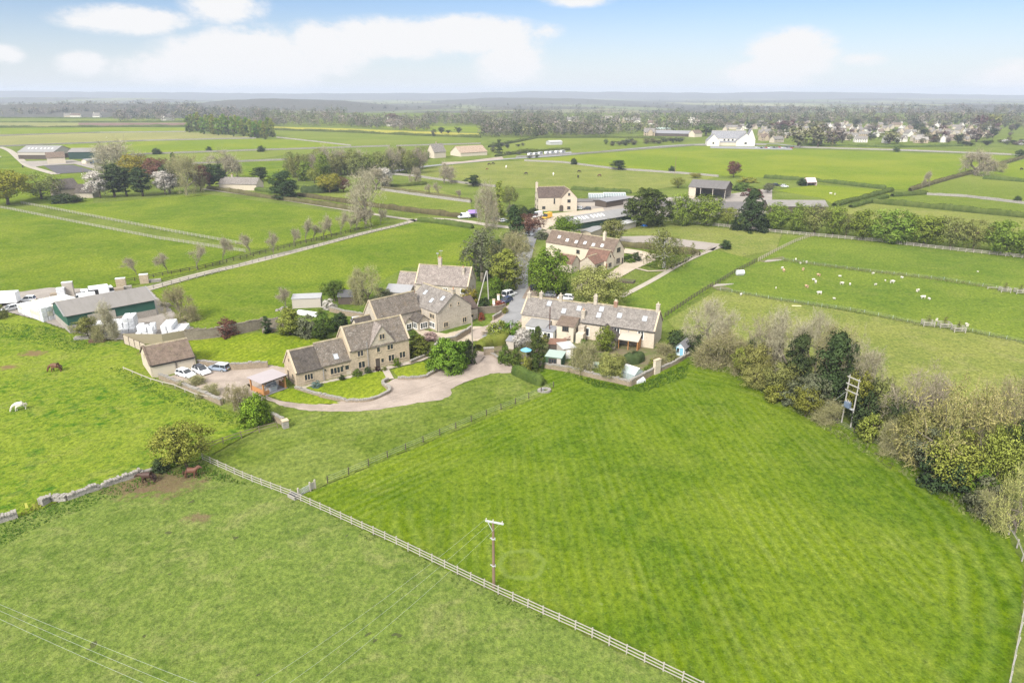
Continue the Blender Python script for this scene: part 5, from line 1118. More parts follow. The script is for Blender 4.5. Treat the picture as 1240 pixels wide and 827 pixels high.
fence([(150, 448.5), (188, 464.5), (209, 468.5), (240, 482), (269, 487), (284, 488), (292, 500)], 'low silver-grey rail fence on the meadow side of the garage wall', 3.2, .75, 1, GREYW, .1, (.08, .13))
fence([(175, 352.5), (245, 336), (310, 318), (380, 300.5), (440, 284.5), (494, 272)], 'pale two-rail fence along the near side of the long drive', 2.6, 1.2, 2, PALEW, .17, (.06, .15))
fence([(152, 343), (204, 333), (240, 326.5), (304, 311), (370, 295), (435, 278.5)], 'dark rail fence behind the young trees along the far side of the drive', 2.6, 1.15, 2, DARKW, .16, (.06, .14))
fence([(-20, 249), (15, 255), (100, 272), (192, 290), (297, 306)], 'pale paddock fence, nearer of the two parallel lines at the far left', 2.6, 1.2, 3, PALEW, .13)
fence([(26, 247), (60, 253), (125, 265.5), (225, 284.5), (297, 297.5)], 'pale paddock fence, farther of the two parallel lines at the far left', 2.6, 1.2, 3, PALEW, .13)
fence([(800, 267.5), (860, 273.5), (947, 283), (1060, 293), (1127, 301), (1240, 313), (1300, 319)], 'weathered rail fence under the long leafy tree row', 2.2, 1.25, 3, GREYW, .13, (.05, .11))
fence([(985, 286), (962, 294), (940, 305), (918, 317)], 'rail fence on the slope from the tree row to the jumble of timber', 2.0, 1.25, 3, FENCEW, .13, (.05, .10))
fence([(916, 317.5), (890, 331), (866, 346)], 'rail fence beside the white water trough', 2.0, 1.25, 3, DARKW, .14, (.05, .11))
fence([(863, 347), (836, 364), (805, 385)], 'dark rail fence descending towards the end of the cottage terrace', 2.0, 1.25, 3, DARKW, .14, (.05, .11))
fence([(862, 302), (845, 311), (820, 322), (806, 328)], 'old timber fence at the corner of the grey riding arena', 2.2, 1.2, 2, FENCEW, .12)
fence([(838, 430), (862, 439), (932, 463.5), (980, 492), (1020, 518), (1078, 549), (1130, 579), (1180, 606), (1212, 632)], 'grey post and wire fence at the foot of the right-hand hedgerow', 3.5, 1.0, 0, DARKW, .1, name='wire_fence', wires=3, posth=1.05)
fence([(1212, 632), (1234, 668), (1243, 700), (1238, 750), (1222, 829), (1210, 900)], 'pale-topped wire fence curving down the right edge of the meadow', 2.6, 1.1, 1, PALEW, .13, (.05, .09), name='wire_fence', wires=2, posth=1.2)
NETW = m_plain('pale_netting', (.42, .50, .46), .8, .15)
for pts, lb in (([(872, 352), (945, 364.5), (1040, 378), (1115, 394), (1170, 401), (1240, 416)], 'lower electric netting fence across the sheep field'), ([(948, 315.5), (1040, 328), (1140, 339), (1195, 348), (1240, 355)], 'upper electric netting fence across the sheep field')):
    fence(pts, lb, 3.2, .95, 0, NETW, .05, name='netting_fence', wires=4, posth=.95)
# drystone walls
wall([(-60, 650), (0, 633), (22, 626.5)], .75, .8, 'broken dry stone wall left of the patch of yellow flowers', DRYG, jit=.1, cope=True)
wall([(50, 613.5), (62, 606), (82, 606)], .75, .85, 'short tumbled length of dry stone wall by the yellow flowers', DRYG, jit=.12)
wall([(82, 606), (125, 591), (150, 582), (174, 574.5)], .75, .65, 'long dry stone wall leading up to the dark horse', DRYG, jit=.12, seg=.4)
wall([(174, 574.5), (195, 567)], .5, .7, 'low end of dry stone wall beside the dark shrub', DRYG, jit=.1, cope=False)
wall([(194, 458.5), (220, 469), (245, 480), (269, 490.5)], 1.0, .55, 'low stone wall between the meadow and the parked cars', DRY)
wall([(293, 499), (319, 505), (333, 509), (344, 515)], 1.15, .5, 'short stone wall with brushwood leaning on it, ending in a pier', DRY)
m = MB(); g = G(346, 518.5); pr = thing('gate_pier', 'square stone pier at the end of the short wall below the drive', 'pier', g, .6); m.box(-.45, .45, -.45, .45, -.1, 1.35); m.build('pier', DRYG, pr); m = MB(); m.box(-.52, .52, -.52, .52, 1.35, 1.5); m.build('cap', DRESS, pr)
wall([(240, 444), (262, 446.5), (285, 448.5), (305, 447), (325, 445.5)], 1.35, .5, 'retaining stone wall behind the three parked cars', DRY)
wall([(225, 413), (245, 411.5), (268, 408.5), (300, 402), (318, 398), (345, 397)], 2.3, .5, 'tall old stone wall behind the upper lawn and the autumn bush', m_stone('mossy_dry_stone', (.25, .215, .165), (.19, .165, .13), (.10, .09, .07), .38, .14, .5), jit=.12)
wall([(318, 404), (336, 401)], .8, .6, 'stub of stone wall at the corner of the upper lawn', DRY)
m = MB(); o_ = thing('board_wall', 'weathered concrete and timber board wall behind the garage', 'wall', G(151, 416)); P = [G(151, 416) - G(151, 416), G(178, 428) - G(151, 416)]
m.bar(P[0] + Vector((0, 0, .9)), P[1] + Vector((0, 0, .9)), .15, 1.9); m.build('board_panel', PALER, o_)
for k in range(5): m = MB(); q = P[0].lerp(P[1], k / 4); m.bar(q + Vector((.05, -.1, 0)), q + Vector((.05, -.1, 2.0)), .14, .16); m.build('post', DARKW, o_)
o_ = thing('timber_fence', 'close-boarded timber fence between the garage and the white wrapped stacks', 'fence', G(151, 416)); P = [q - G(151, 416) for q in GL([(151, 416), (198, 416.5), (228, 411), (243, 408)])]
for a, c in zip(P, P[1:]):
    m = MB(); m.bar(a + Vector((0, 0, 1.1)), c + Vector((0, 0, 1.1)), .09, 2.2); m.build('board_panel', m_wood('mossy_boards', (.27, .235, .16), .3) if 'MBD' not in globals() else MBD, o_)
for pts, lb in [([(482, 460), (496, 460), (512, 459), (520, 455.5), (537, 447), (556, 442.5), (574, 439)], 'low stone garden wall between the gravel drive and the laurel bush'),
                ([(358, 471.5), (382, 479), (407, 484), (423, 487.5), (447, 486.5), (463, 480.5), (471.5, 476), (470, 471), (464, 467.5), (465, 463.5), (470, 461)], 'curling low stone wall round the lower front lawn')]:
    wall(pts, .55, .5, lb, DRY, sm=4)
wall([(497, 441), (515, 433), (528, 424.5)], .6, .45, 'low stone wall along the steps at the farmhouse corner', DRY)
wall([(527, 425), (533, 419), (552, 414), (571, 402)], 1.3, .5, 'stone wall below the middle house leading to the telegraph pole', DRY)
wall([(571, 381.5), (600, 379.5), (612, 377)], 1.7, .45, 'dark stone wall by the red bush at the lane corner', m_stone('dark_dry_stone', (.24, .2, .155), (.185, .155, .12), (.1, .085, .07), .38, .14, .4))
wall([(597, 388.5), (607, 382)], 1.0, .4, 'short stone wall beside the lane below the red bush', DRY)
wall([(588, 429), (597, 431), (604, 436), (618, 440), (634, 444)], .5, .45, 'low curving stone kerb wall by the hedge at the drive entrance', DRY, sm=3)
g = G(592, 430); pr = thing('stone_pier', 'blocky stone wall end at the drive entrance beside the clipped hedge', 'pier', g, .15); m = MB(); m.box(-1.0, 1.0, -.35, .35, -.1, 1.5); m.build('pier', DRY, pr); m = MB(); m.box(-1.08, 1.08, -.42, .42, 1.5, 1.64); m.build('cap', DRYG, pr)
wall([(651, 445), (689, 451), (721, 459), (745, 464), (763, 468.5)], 1.1, .45, 'front stone wall of the cottage gardens facing the meadow', DRY)
wall([(763, 468.5), (780, 460), (793, 452.5)], 1.35, .45, 'stone garden wall beside the small greenhouse', DRY)
g = G(796, 452.5); pr = thing('stone_pier', 'tall pale stone pier standing in the garden wall', 'pier', g, .7); m = MB(); m.box(-1.1, .5, -.3, .3, -.1, 2.9); m.build('pier', RENDER, pr); m = MB(); m.box(-1.15, .55, -.35, .35, 2.9, 3.02); m.build('cap', DRESS, pr)
wall([(800, 450), (820, 440.5), (838, 429)], .8, .4, 'low stone wall in front of the blue summerhouse', DRY)
# far field walls and hedges
nfw = 0
for pts in ([(-200, 166), (0, 165), (120, 161), (225, 160)], [(-200, 183), (0, 178), (175, 171), (310, 168)], [(92, 192.5), (182, 187), (310, 182.5), (472, 177.5)], [(480, 177.5), (582, 174.5)], [(200, 200.5), (310, 195.5), (355, 194)], [(335, 167), (380, 172), (425, 177)], [(635, 195.5), (682, 197.5), (745, 205.5), (760, 206.5)], [(760, 206.5), (835, 211.5), (870, 214.5)], [(962, 179), (1100, 183), (1225, 188)], [(1122, 236.5), (1170, 239), (1240, 247.5), (1300, 254)], [(466, 211), (500, 214), (570, 224), (600, 227)], [(625, 191), (700, 187), (840, 176.5), (928, 176)], [(462, 231), (510, 238), (570, 246)]):
    lb = ['long grey field wall between far strips on the left', 'field wall under the pale stubble strip', 'field wall behind the far farm', 'short field wall left of the bungalow', 'field wall behind the dark round tree', 'slanting wall joining two far fields', 'field wall behind the white horses', 'field wall beside the bushes in the big green field', 'wall edging the field below the village', 'field wall between two pale right-hand paddocks', 'wall in front of the round bare tree', 'roadside wall of the big green field', 'wall behind the long paddock in the middle'][nfw]; nfw += 1
    wall(pts, 1.3, .7, lb, DRYG, cope=False, seg=3.0, name='field_wall')
# ---------------------------------------------------------------- hedges
hedge([(850, 424), (892, 437), (936, 448), (986, 474), (1026, 497), (1084, 528), (1138, 555), (1190, 582), (1236, 618)], 4.5, 1.9, 'hedge', 'dense bramble undergrowth along the foot of the right-hand hedgerow', 'undergrowth', leaf=.24, dens=22, rough=.5, cat='undergrowth')
hedge([(252, 229), (310, 238), (375, 247), (440, 257)], 2.2, 2.0, 'bhedge', 'long clipped brown hedge beside the large bare tree', leaf=.35, dens=5)
hedge([(360, 237.5), (430, 247.5), (495, 256.5), (560, 264)], 2.2, 2.0, 'bhedge', 'long clipped hedge on the far side of the lane', leaf=.35, dens=5)
hedge([(507, 268), (540, 272), (572, 277)], 2.4, 2.0, 'hedge', 'clipped hedge at the corner where the drive meets the lane', leaf=.33, dens=6)
hedge([(310, 231), (340, 235), (357, 238)], 2.6, 2.0, 'hedge', 'hedge between the pale-roofed cottage and the dark ivy tree', leaf=.35, dens=5)
hedge([(463, 229), (515, 236), (570, 244.5)], 2.2, 1.7, 'bhedge', 'brown hedge along the far side of the middle paddock', leaf=.35, dens=4)
hedge([(462, 227), (490, 226), (516, 223.5)], 2.4, 1.8, 'hedge', 'short dark hedge behind the middle paddock', leaf=.35, dens=4)
hedge([(366, 233), (388, 233.5), (408, 231)], 5, 3.6, 'dark', 'thick dark block of hedge under the yellow-green tree', leaf=.4, dens=5)
hedge([(692, 230), (730, 232), (764, 234.5)], 2.4, 2.0, 'hedge', 'green hedge behind the greenhouses', leaf=.4, dens=4)
hedge([(925, 216), (985, 220), (1072, 229.5)], 2.4, 2.2, 'hedge', 'long dark hedge behind the small paddock with parked vehicles', leaf=.45, dens=4)
hedge([(1102, 231.5), (1140, 220), (1175, 210.5), (1210, 200), (1245, 190)], 2.4, 2.0, 'bhedge', 'hedge running away beside the bare field tree', leaf=.45, dens=4)
hedge([(1080, 238.5), (1122, 235.5)], 2.6, 2.0, 'hedge', 'short clipped hedge at the meeting of several paddocks', leaf=.4, dens=5)
hedge([(1057, 246), (1120, 251.5), (1240, 264), (1300, 270)], 2.8, 2.4, 'hedge', 'long dark clipped hedge crossing the right-hand paddocks', leaf=.4, dens=5)
hedge([(1010, 250), (1045, 241), (1080, 231.5)], 2.6, 2.0, 'hedge', 'clipped hedge, left of the close pair by the stable block', leaf=.4, dens=5)
hedge([(1030, 252), (1074, 239.5)], 2.6, 2.0, 'hedge', 'clipped hedge, right of the close pair by the stable block', leaf=.4, dens=5)
hedge([(1190, 217), (1245, 221)], 2.4, 2.0, 'hedge', 'dark hedge below the far right paddock', leaf=.45, dens=4)
for pts, lb in (([(-200, 148.3), (0, 148.5), (95, 148.8), (232, 148)], 'far hedge behind the ploughed strip'), ([(-200, 156), (95, 154.6), (225, 154)], 'far hedge between the ploughed strip and the bright strip'), ([(-200, 143.5), (90, 143.8), (200, 144)], 'farthest hedge in front of the left wood'), ([(322, 157.5), (420, 160.5), (515, 165), (582, 167)], 'far hedge under the yellow crop strip'), ([(592, 179), (650, 167.5), (740, 167.2), (806, 168.5)], 'far hedge under the thick tree belt'), ([(600, 190), (640, 185), (690, 182.5)], 'scrubby hedge behind the caravans'), ([(965, 176.3), (1080, 179), (1165, 177.5)], 'far hedge in front of the village')):
    hedge(pts, 3.2, 2.6, 'hedge', lb, leaf=.9, dens=1.2, seg=5, rough=.6)
hedge([(750, 298), (790, 302), (847, 310)], 1.6, 2.2, 'bhedge', 'dark brown hedge along the front of the riding arena', leaf=.3, dens=6)
hedge([(622, 452.5), (640, 461), (657, 467.5)], 1.5, 2.1, 'yew', 'olive green conifer hedge at the corner of the drive', leaf=.18, dens=24, seg=.6)
hedge([(580, 426), (592, 419), (606, 417), (615, 411)], 2.4, 2.2, 'chedge', 'smoothly clipped curved hedge at the drive entrance', leaf=.13, dens=40, seg=.5, rough=.08)
hedge([(757, 437), (768, 441), (777, 436)], 1.8, 2.1, 'dark', 'dark clipped hedge behind the small greenhouse', leaf=.16, dens=26, seg=.5)
# ---------------------------------------------------------------- poles and wires
POLE = m_wood('pole_timber', (.21, .145, .10), .35, sc=(2, 2, .8)); GALV = m_plain('galvanised_steel', (.44, .45, .46), .45, .1, 3, .5); PORC = m_plain('porcelain', (.55, .50, .46), .3)
def pole(px, py, top, label, name='telegraph_pole', r=.16, arm=None, lean=(0, 0), mat=None, azm=0.0):
    g = G(px, py); h = HZ(g, top); o = thing(name, label, 'pole', g, azm); m = MB(); m.tube((0, 0, -.1), (lean[0], lean[1], h), r, r * .68, 10); m.build('shaft', mat or POLE, o, uv=False); return o, g, h
o, g, h = pole(598, 713, 632.5, 'brown electricity pole with a pale crossarm standing by the front fence', 'electricity_pole', .18, azm=R(-18))
m = MB(); m.bar((-.85, 0, h + .05), (1.15, 0, h + .05), .17, .14); m.build('crossarm', GALV, o, uv=False); m = MB(); m.bar((-.5, -.14, h - .02), (0, -.19, h - .9), .05, .05); m.build('brace', GALV, o, uv=False)
for x in (-.75, 0, 1.0): m = MB(); m.tube((x, 0, h + .14), (x, 0, h + .36), .06, .05, 8); m.build('insulator', PORC, o)
for z in (h * .76, h * .36): m = MB(); m.tube((0, 0, z), (0, 0, z + .12), .22, .22, 10); m.bar((-.35, -.05, z + .1), (.25, -.05, z - .02), .05, .08); m.build('bracket', GALV, o)
top0 = [o.matrix_basis @ Vector((x, 0, h + .34)) for x in (-.75, 0, 1.0)]
o.rotation_euler = (0, 0, R(-18)); bpy.context.view_layer.update(); top0 = [o.matrix_world @ Vector((x, 0, h + .34)) for x in (-.75, 0, 1.0)]
g2 = Vector((-15.5, 33.5, 0)); o2 = thing('electricity_pole', 'electricity pole that carries the three wires beyond the lower edge', 'pole', g2, R(10)) if False else None
def wire(a, b, label, sag=.5, r=.01, group=None, mat=GALV):
    m = MB(); n = 14; P = [a.lerp(b, k / n) - Vector((0, 0, sag * 4 * (k / n) * (1 - k / n))) for k in range(n + 1)]
    for k in range(n): m.tube(P[k] - a, P[k + 1] - a, r, r, 4, caps=False)
    w = m.build('power_line', mat, uv=False, fix=False); w.location = a; tag(w, label, 'power line', group); return w
ENDP = [G(x, y, 8.6) for x, y in ((280, 850), (300, 862), (322, 874))]
for k, (a, e) in enumerate(zip(top0, ENDP)): wire(a, e, 'thin power line strung from the front pole over the rough pasture', .7, .006, 'lines from the front pole')
for k, ((x0, y0), (x1, y1)) in enumerate([((-60, 706), (300, 850)), ((-60, 712), (280, 857)), ((-60, 721), (262, 864))]): wire(G(x0, y0, 9), G(x1, y1, 8.6), 'thin pale power line over the bottom left of the rough pasture', .25, .007, 'lines over the lower left pasture')
# transformer pole
gA, gB = G(1019, 511.5), G(1029, 516.5); hA = HZ(gA, 453.5); dd = gB - gA; o = thing('transformer_pole', 'pale twin-legged transformer pole in front of the hedgerow', 'pole', gA, math.atan2(dd.y, dd.x)); Ld = 1.75
PW = m_wood('pale_pole_timber', (.38, .36, .33), .25)
for x in (0, Ld): m = MB(); m.tube((x, 0, -.1), (x, 0, hA - (.15 if x else 0)), .12, .085, 9); m.build('leg', PW, o, uv=False)
for z in (hA - .35, hA - 1.5, hA - 2.6): m = MB(); m.bar((-.3, -.13, z), (Ld + .35, -.13, z), .12, .16); m.build('crossbar', PW, o, uv=False)
m = MB(); m.bar((-.2, -.2, 3.05), (Ld + .2, -.2, 3.05), .5, .1); m.build('platform', GALV, o, uv=False)
m = MB(); m.box(.35, 1.35, -.75, -.2, 3.15, 4.1); m.build('transformer', m_plain('transformer_grey', (.13, .17, .24), .5), o, bevel=.05)
for x in (.55, .85, 1.15): m = MB(); m.tube((x, -.45, 4.1), (x, -.45, 4.45), .06, .04, 8); m.build('insulator', PORC, o)
m = MB(); m.tube((0, 0, 5.6), (-3.6, -2.2, 0), .02, .02, 4); m.build('stay_wire', GALV, o, uv=False, fix=False)
o, g, h = pole(1137, 579, 528, 'leaning grey pole in front of the pale blossoming bush', 'telegraph_pole', .14, lean=(.55, .2), mat=PW)
m = MB(); m.tube((.3, .1, h * .55), (-3.8, -.8, 0), .02, .02, 4); m.build('stay_wire', GALV, o, uv=False, fix=False)
o, g, h = pole(572.5, 441, 384, 'tall grey-brown telegraph pole at the end of the laurel bush', 'telegraph_pole', .17, mat=m_wood('grey_pole', (.27, .235, .195), .3))
for (x0, y0, lb) in ((577.5, 372, 'slanting pole, the left of the two that meet by the lane wall'), (592, 369, 'upright pole, the right of the two that meet by the lane wall')):
    g = G(x0, y0); t3 = G(589.5, 369) + Vector((0, 0, 0)); h = HZ(t3, 328); o = thing('telegraph_pole', lb, 'pole', g); m = MB(); m.tube((0, 0, -.1), (t3.x - g.x + (.15 if x0 > 580 else 0), t3.y - g.y, h), .16, .12, 8); m.build('shaft', PW, o, uv=False)
pole(1007, 180, 160, 'thin distant pole in the big green field', 'telegraph_pole', .2); pole(817, 212, 190, 'thin pole beside the bush in the big green field', 'telegraph_pole', .16)
pole(103.5, 222, 205, 'thin pole in front of the dark arena', 'telegraph_pole', .16)
# galvanised gate
ga, gb = G(362, 602.5), G(382, 592); dd = gb - ga; o = thing('field_gate', 'pale metal field gate at the corner of the mown meadow', 'gate', ga, math.atan2(dd.y, dd.x)); Lg = dd.length
m = MB()
for k in range(6): m.tube((.1, 0, .25 + k * .17), (Lg * .68, 0, .25 + k * .17), .03, .03, 5)
for x in (.1, Lg * .34, Lg * .68): m.tube((x, 0, .2), (x, 0, 1.15), .035, .035, 5)
m.bar((.1, 0, .25), (Lg * .68, 0, 1.1), .04, .04); m.build('gate_leaf', GALV, o, uv=False, fix=False)
m = MB(); m.box(Lg * .72, Lg * .98, -.03, .03, .2, 1.2); m.build('hurdle', PALEW, o)
for x in (0, Lg * .70, Lg): m = MB(); m.box(x - .09, x + .09, -.09, .09, -.1, 1.45); m.build('post', GREYW, o)
g = G(356, 603); tr = thing('water_trough', 'pale stone trough at the fence corner beside the field gate', 'trough', g, R(-35)); m = MB(); m.box(-.75, .75, -.45, .45, 0, .6); m.build('basin', DRYG, tr, bevel=.05); m = MB(); m.box(-.62, .62, -.32, .32, .58, .62); m.build('water', GLASS, tr)
# ================================================================ vehicles
TYRE = m_plain('tyre_rubber', (.02, .02, .02), .8); RIM = m_plain('wheel_rim', (.45, .46, .47), .35, .1, 2, .6, .6); LAMPW = m_plain('lamp_glass', (.75, .77, .78), .15, .05, 1, .7); LAMPR = m_plain('tail_lamp', (.35, .02, .015), .25)
def paint(n, c): return m_plain(n, c, .28, .04, 1, .6)
PWHITE, PGREY, PDBLUE, PBLACK, PSILV, PBLUEG = paint('white_car_paint', (.78, .79, .80)), paint('grey_car_paint', (.28, .29, .31)), paint('dark_blue_car_paint', (.03, .045, .10)), paint('black_car_paint', (.02, .021, .025)), paint('silver_car_paint', (.5, .51, .53)), paint('blue_grey_car_paint', (.24, .29, .36))
def car(name, label, px, py, head, Lc=4.2, Wc=1.78, H=1.5, body=PWHITE, roof=None, kind='hatch', group=None, cat='car', at=None):
    """head = heading of the car's nose in degrees (0 = +x); the thing stands at the middle of its footprint"""
    o = thing(name, label, cat, at or G(px, py), R(head), group); w = Wc / 2; a = Lc / 2
    if kind == 'van':
        prof = [(-a, .45, 1.0, 2), (-a + .04, .42, 1.1, 2), (a * .42, .40, 1.1, 2), (a * .72, .40, 1.05, 2), (a - .12, .42, .92, 2), (a, .5, .72, 2)]
        cab = [(-a + .02, -a + .05), (a * .70, a * .36)]; zr = H; zb = 1.1
    else:
        prof = [(-a, .42, .80, 2), (-a + .10, .34, .92, 2), (-a * .55, .30, .95, 2), (a * .40, .30, .93, 2), (a * .55, .30, .90, 2), (a - .22, .32, .74, 2), (a, .42, .58, 2)]
        cab = {'hatch': [(-a + .08, -a + .42), (a * .48, a * .06)], 'saloon': [(-a * .72, -a * .34), (a * .48, a * .06)], 'estate': [(-a + .05, -a + .26), (a * .48, a * .08)]}[kind]; zr = H; zb = .93
    V = []; F = []
    for x, z0, z1, _ in prof:
        e = .90 if abs(x) > a - .15 else 1
        V += [(x, -w * e * .96, z0), (x, -w * e, (z0 + z1) / 2), (x, -w * e * .93, z1), (x, w * e * .93, z1), (x, w * e, (z0 + z1) / 2), (x, w * e * .96, z0)]
    n = len(prof)
    for i in range(n - 1):
        for k in range(6): F.append((i * 6 + k, i * 6 + (k + 1) % 6, (i + 1) * 6 + (k + 1) % 6, (i + 1) * 6 + k))
    F += [tuple(range(6)), tuple(range((n - 1) * 6, n * 6))]
    mb = MB(); mb.v = V; mb.f = F; mb.m = [0] * len(F); bo = mb.build('body', body, o, uv=False, bevel=.04, smooth=True)
    (xb0, xb1), (xf0, xf1) = cab; wi = w * .90; wr = w * .74
    if kind == 'van':
        m = MB(); m.hexa([(-a + .02, -wi, zb - .1), (xf1, -wi, zb - .1), (xf1, wi, zb - .1), (-a + .02, wi, zb - .1), (-a + .05, -wi * .93, zr), (xf1 - .05, -wi * .93, zr), (xf1 - .05, wi * .93, zr), (-a + .05, wi * .93, zr)]); m.build('load_box', body, o, uv=False, bevel=.06)
        m = MB(); m.hexa([(xf1 - .02, -wi * .99, zb - .05), (xf0, -wi * .97, zb - .05), (xf0, wi * .97, zb - .05), (xf1 - .02, wi * .99, zb - .05), (xf1 - .04, -wi * .9, zr - .08), (xf1 + .30, -wi * .86, zr - .14), (xf1 + .30, wi * .86, zr - .14), (xf1 - .04, wi * .9, zr - .08)]); m.build('cab_glass', GLASS, o, uv=False)
        m = MB(); m.hexa([(xf1 - .06, -wi * .91, zr - .08), (xf1 + .34, -wi * .87, zr - .13), (xf1 + .34, wi * .87, zr - .13), (xf1 - .06, wi * .91, zr - .08), (xf1 - .06, -wi * .9, zr), (xf1 + .25, -wi * .84, zr - .06), (xf1 + .25, wi * .84, zr - .06), (xf1 - .06, wi * .9, zr)]); m.build('cab_roof', body, o, uv=False)
    else:
        m = MB(); m.hexa([(xb0, -wi, zb - .06), (xf0, -wi, zb - .06), (xf0, wi, zb - .06), (xb0, wi, zb - .06), (xb1, -wr, zr - .04), (xf1, -wr, zr - .04), (xf1, wr, zr - .04), (xb1, wr, zr - .04)]); m.build('windows', GLASS, o, uv=False)
        m = MB(); m.hexa([(xb1 - .05, -wr - .03, zr - .06), (xf1 + .06, -wr - .03, zr - .06), (xf1 + .06, wr + .03, zr - .06), (xb1 - .05, wr + .03, zr - .06), (xb1 + .05, -wr + .05, zr + .02), (xf1 - .05, -wr + .05, zr + .02), (xf1 - .05, wr - .05, zr + .02), (xb1 + .05, wr - .05, zr + .02)]); m.build('roof', roof or body, o, uv=False, bevel=.02)
        m = MB(); xm = (xb1 + xf1) / 2 - .05
        for s in (-1, 1):
            for xx, xt in ((xm, xm), (xb0 + .06, xb1 + .02), (xf0 - .04, xf1)): m.bar((xx, s * (wi + .005), zb - .05), (xt, s * (wr + .012), zr - .03), .07, .05)
        m.build('pillar', body, o, uv=False, fix=False)
    for x in (-a * .62, a * .62):
        for s in (-1, 1):
            m = MB(); m.tube((x, s * (w - .2), .32), (x, s * (w + .005), .32), .32, .32, 16); t_ = m.build('tyre', TYRE, o, uv=False); m = MB(); m.tube((x, s * (w - .01), .32), (x, s * (w + .018), .32), .2, .19, 12); m.build('rim', RIM, t_, uv=False)
    for s in (-1, 1):
        m = MB(); m.box(a - .16, a - .03, s * w * .62 - .17, s * w * .62 + .17, .58, .72); m.build('headlight', LAMPW, o); m = MB(); m.box(-a - .01, -a + .08, s * w * .68 - .12, s * w * .68 + .12, .70, .88); m.build('tail_light', LAMPR, o)
        m = MB(); m.box(xf0 - .45, xf0 - .25, s * (wi + .02) - (.0 if s > 0 else .16), s * (wi + .02) + (.16 if s > 0 else 0), zb, zb + .13); m.build('mirror', body, o)
    m = MB(); m.box(-a - .02, -a + .02, -.26, .26, .48, .6); m.build('number_plate', m_plain('yellow_plate', (.65, .5, .05), .5) if 'YP' not in globals() else YP, o); return o
YP = m_plain('yellow_number_plate', (.65, .5, .05), .5)
car('parked_car', 'white hatchback nearest the stone wall on the gravel', 225.5, 456, -28, 4.0, 1.75, 1.5, PWHITE)
car('parked_car', 'white car with a black roof parked in the middle of three', 244.5, 452, -38, 4.3, 1.8, 1.5, PWHITE, PBLACK)
car('parked_car', 'blue-grey estate car farthest from the garage door', 265, 448.5, 165, 4.5, 1.8, 1.55, PBLUEG, PSILV, 'estate')
car('parked_van', 'white pickup van on the lane behind the dark blue car', 617, 359, 52, 4.8, 1.85, 1.9, PWHITE, None, 'estate', cat='van')
car('parked_car', 'dark blue car at the lane corner by the red bush', 612.5, 366.5, 235, 4.2, 1.8, 1.5, PDBLUE)
car('parked_car', 'black car beside the lane above the cottage terrace', 651.5, 351.5, 10, 4.5, 1.85, 1.55, PBLACK, None, 'estate')
car('parked_car', 'grey hatchback behind the chimneys of the cottage terrace', 663.5, 359, 170, 4.3, 1.8, 1.5, PGREY)
car('parked_car', 'white car half hidden by the cottage terrace ridge', 685, 363, 165, 4.2, 1.8, 1.5, PWHITE)
car('parked_car', 'white car at the bend where the lane enters the hamlet', 639, 285.5, -20, 4.3, 1.8, 1.5, PWHITE, None, 'saloon')
car('parked_car', 'dark blue car, left of the row by the flowering trees', 600.5, 267.5, 30, 4.2, 1.8, 1.5, PDBLUE)
car('parked_car', 'silver car, middle of the row by the flowering trees', 605.5, 268.2, 30, 4.2, 1.8, 1.5, PSILV)
car('parked_car', 'white car, right of the row by the flowering trees', 610.5, 269, 30, 4.2, 1.8, 1.5, PWHITE)
car('parked_van', 'white delivery van facing the camera beside the yellow van', 651, 263.5, 235, 5.4, 2.0, 2.5, PWHITE, None, 'van', cat='van')
car('parked_van', 'yellow delivery van in front of the cream house', 662.5, 265, 235, 5.6, 2.0, 2.5, paint('yellow_van_paint', (.75, .42, .02)), None, 'van', cat='van')
car('parked_van', 'small white van at the end of the lane hedge', 562, 264.5, 200, 5.2, 1.9, 2.3, PWHITE, None, 'van', cat='van')
car('parked_car', 'white car right of the cream house', 700, 254, 160, 4.3, 1.8, 1.5, PWHITE); car('parked_car', 'dark car between the cream house and the farm shed', 710, 254.5, 165, 4.3, 1.8, 1.5, PBLACK)
car('parked_van', 'white panel van behind the green barn', 102, 366.5, 215, 5.6, 2.0, 2.4, PWHITE, None, 'van', cat='van')
car('parked_car', 'white car with a rusty front beside the trailer at the far left', 33.5, 365.5, 190, 4.0, 1.7, 1.6, PWHITE)
car('parked_car', 'white car half hidden beside the stacks at the left edge', 13, 376.5, 240, 4.2, 1.7, 1.5, PSILV)
car('parked_car', 'white car on the small paddock behind the dark conifer', 950, 227, 10, 4.4, 1.8, 1.6, PWHITE); car('parked_car', 'dark car on the small paddock behind the dark conifer', 940, 225.5, 10, 4.4, 1.8, 1.6, PBLACK)
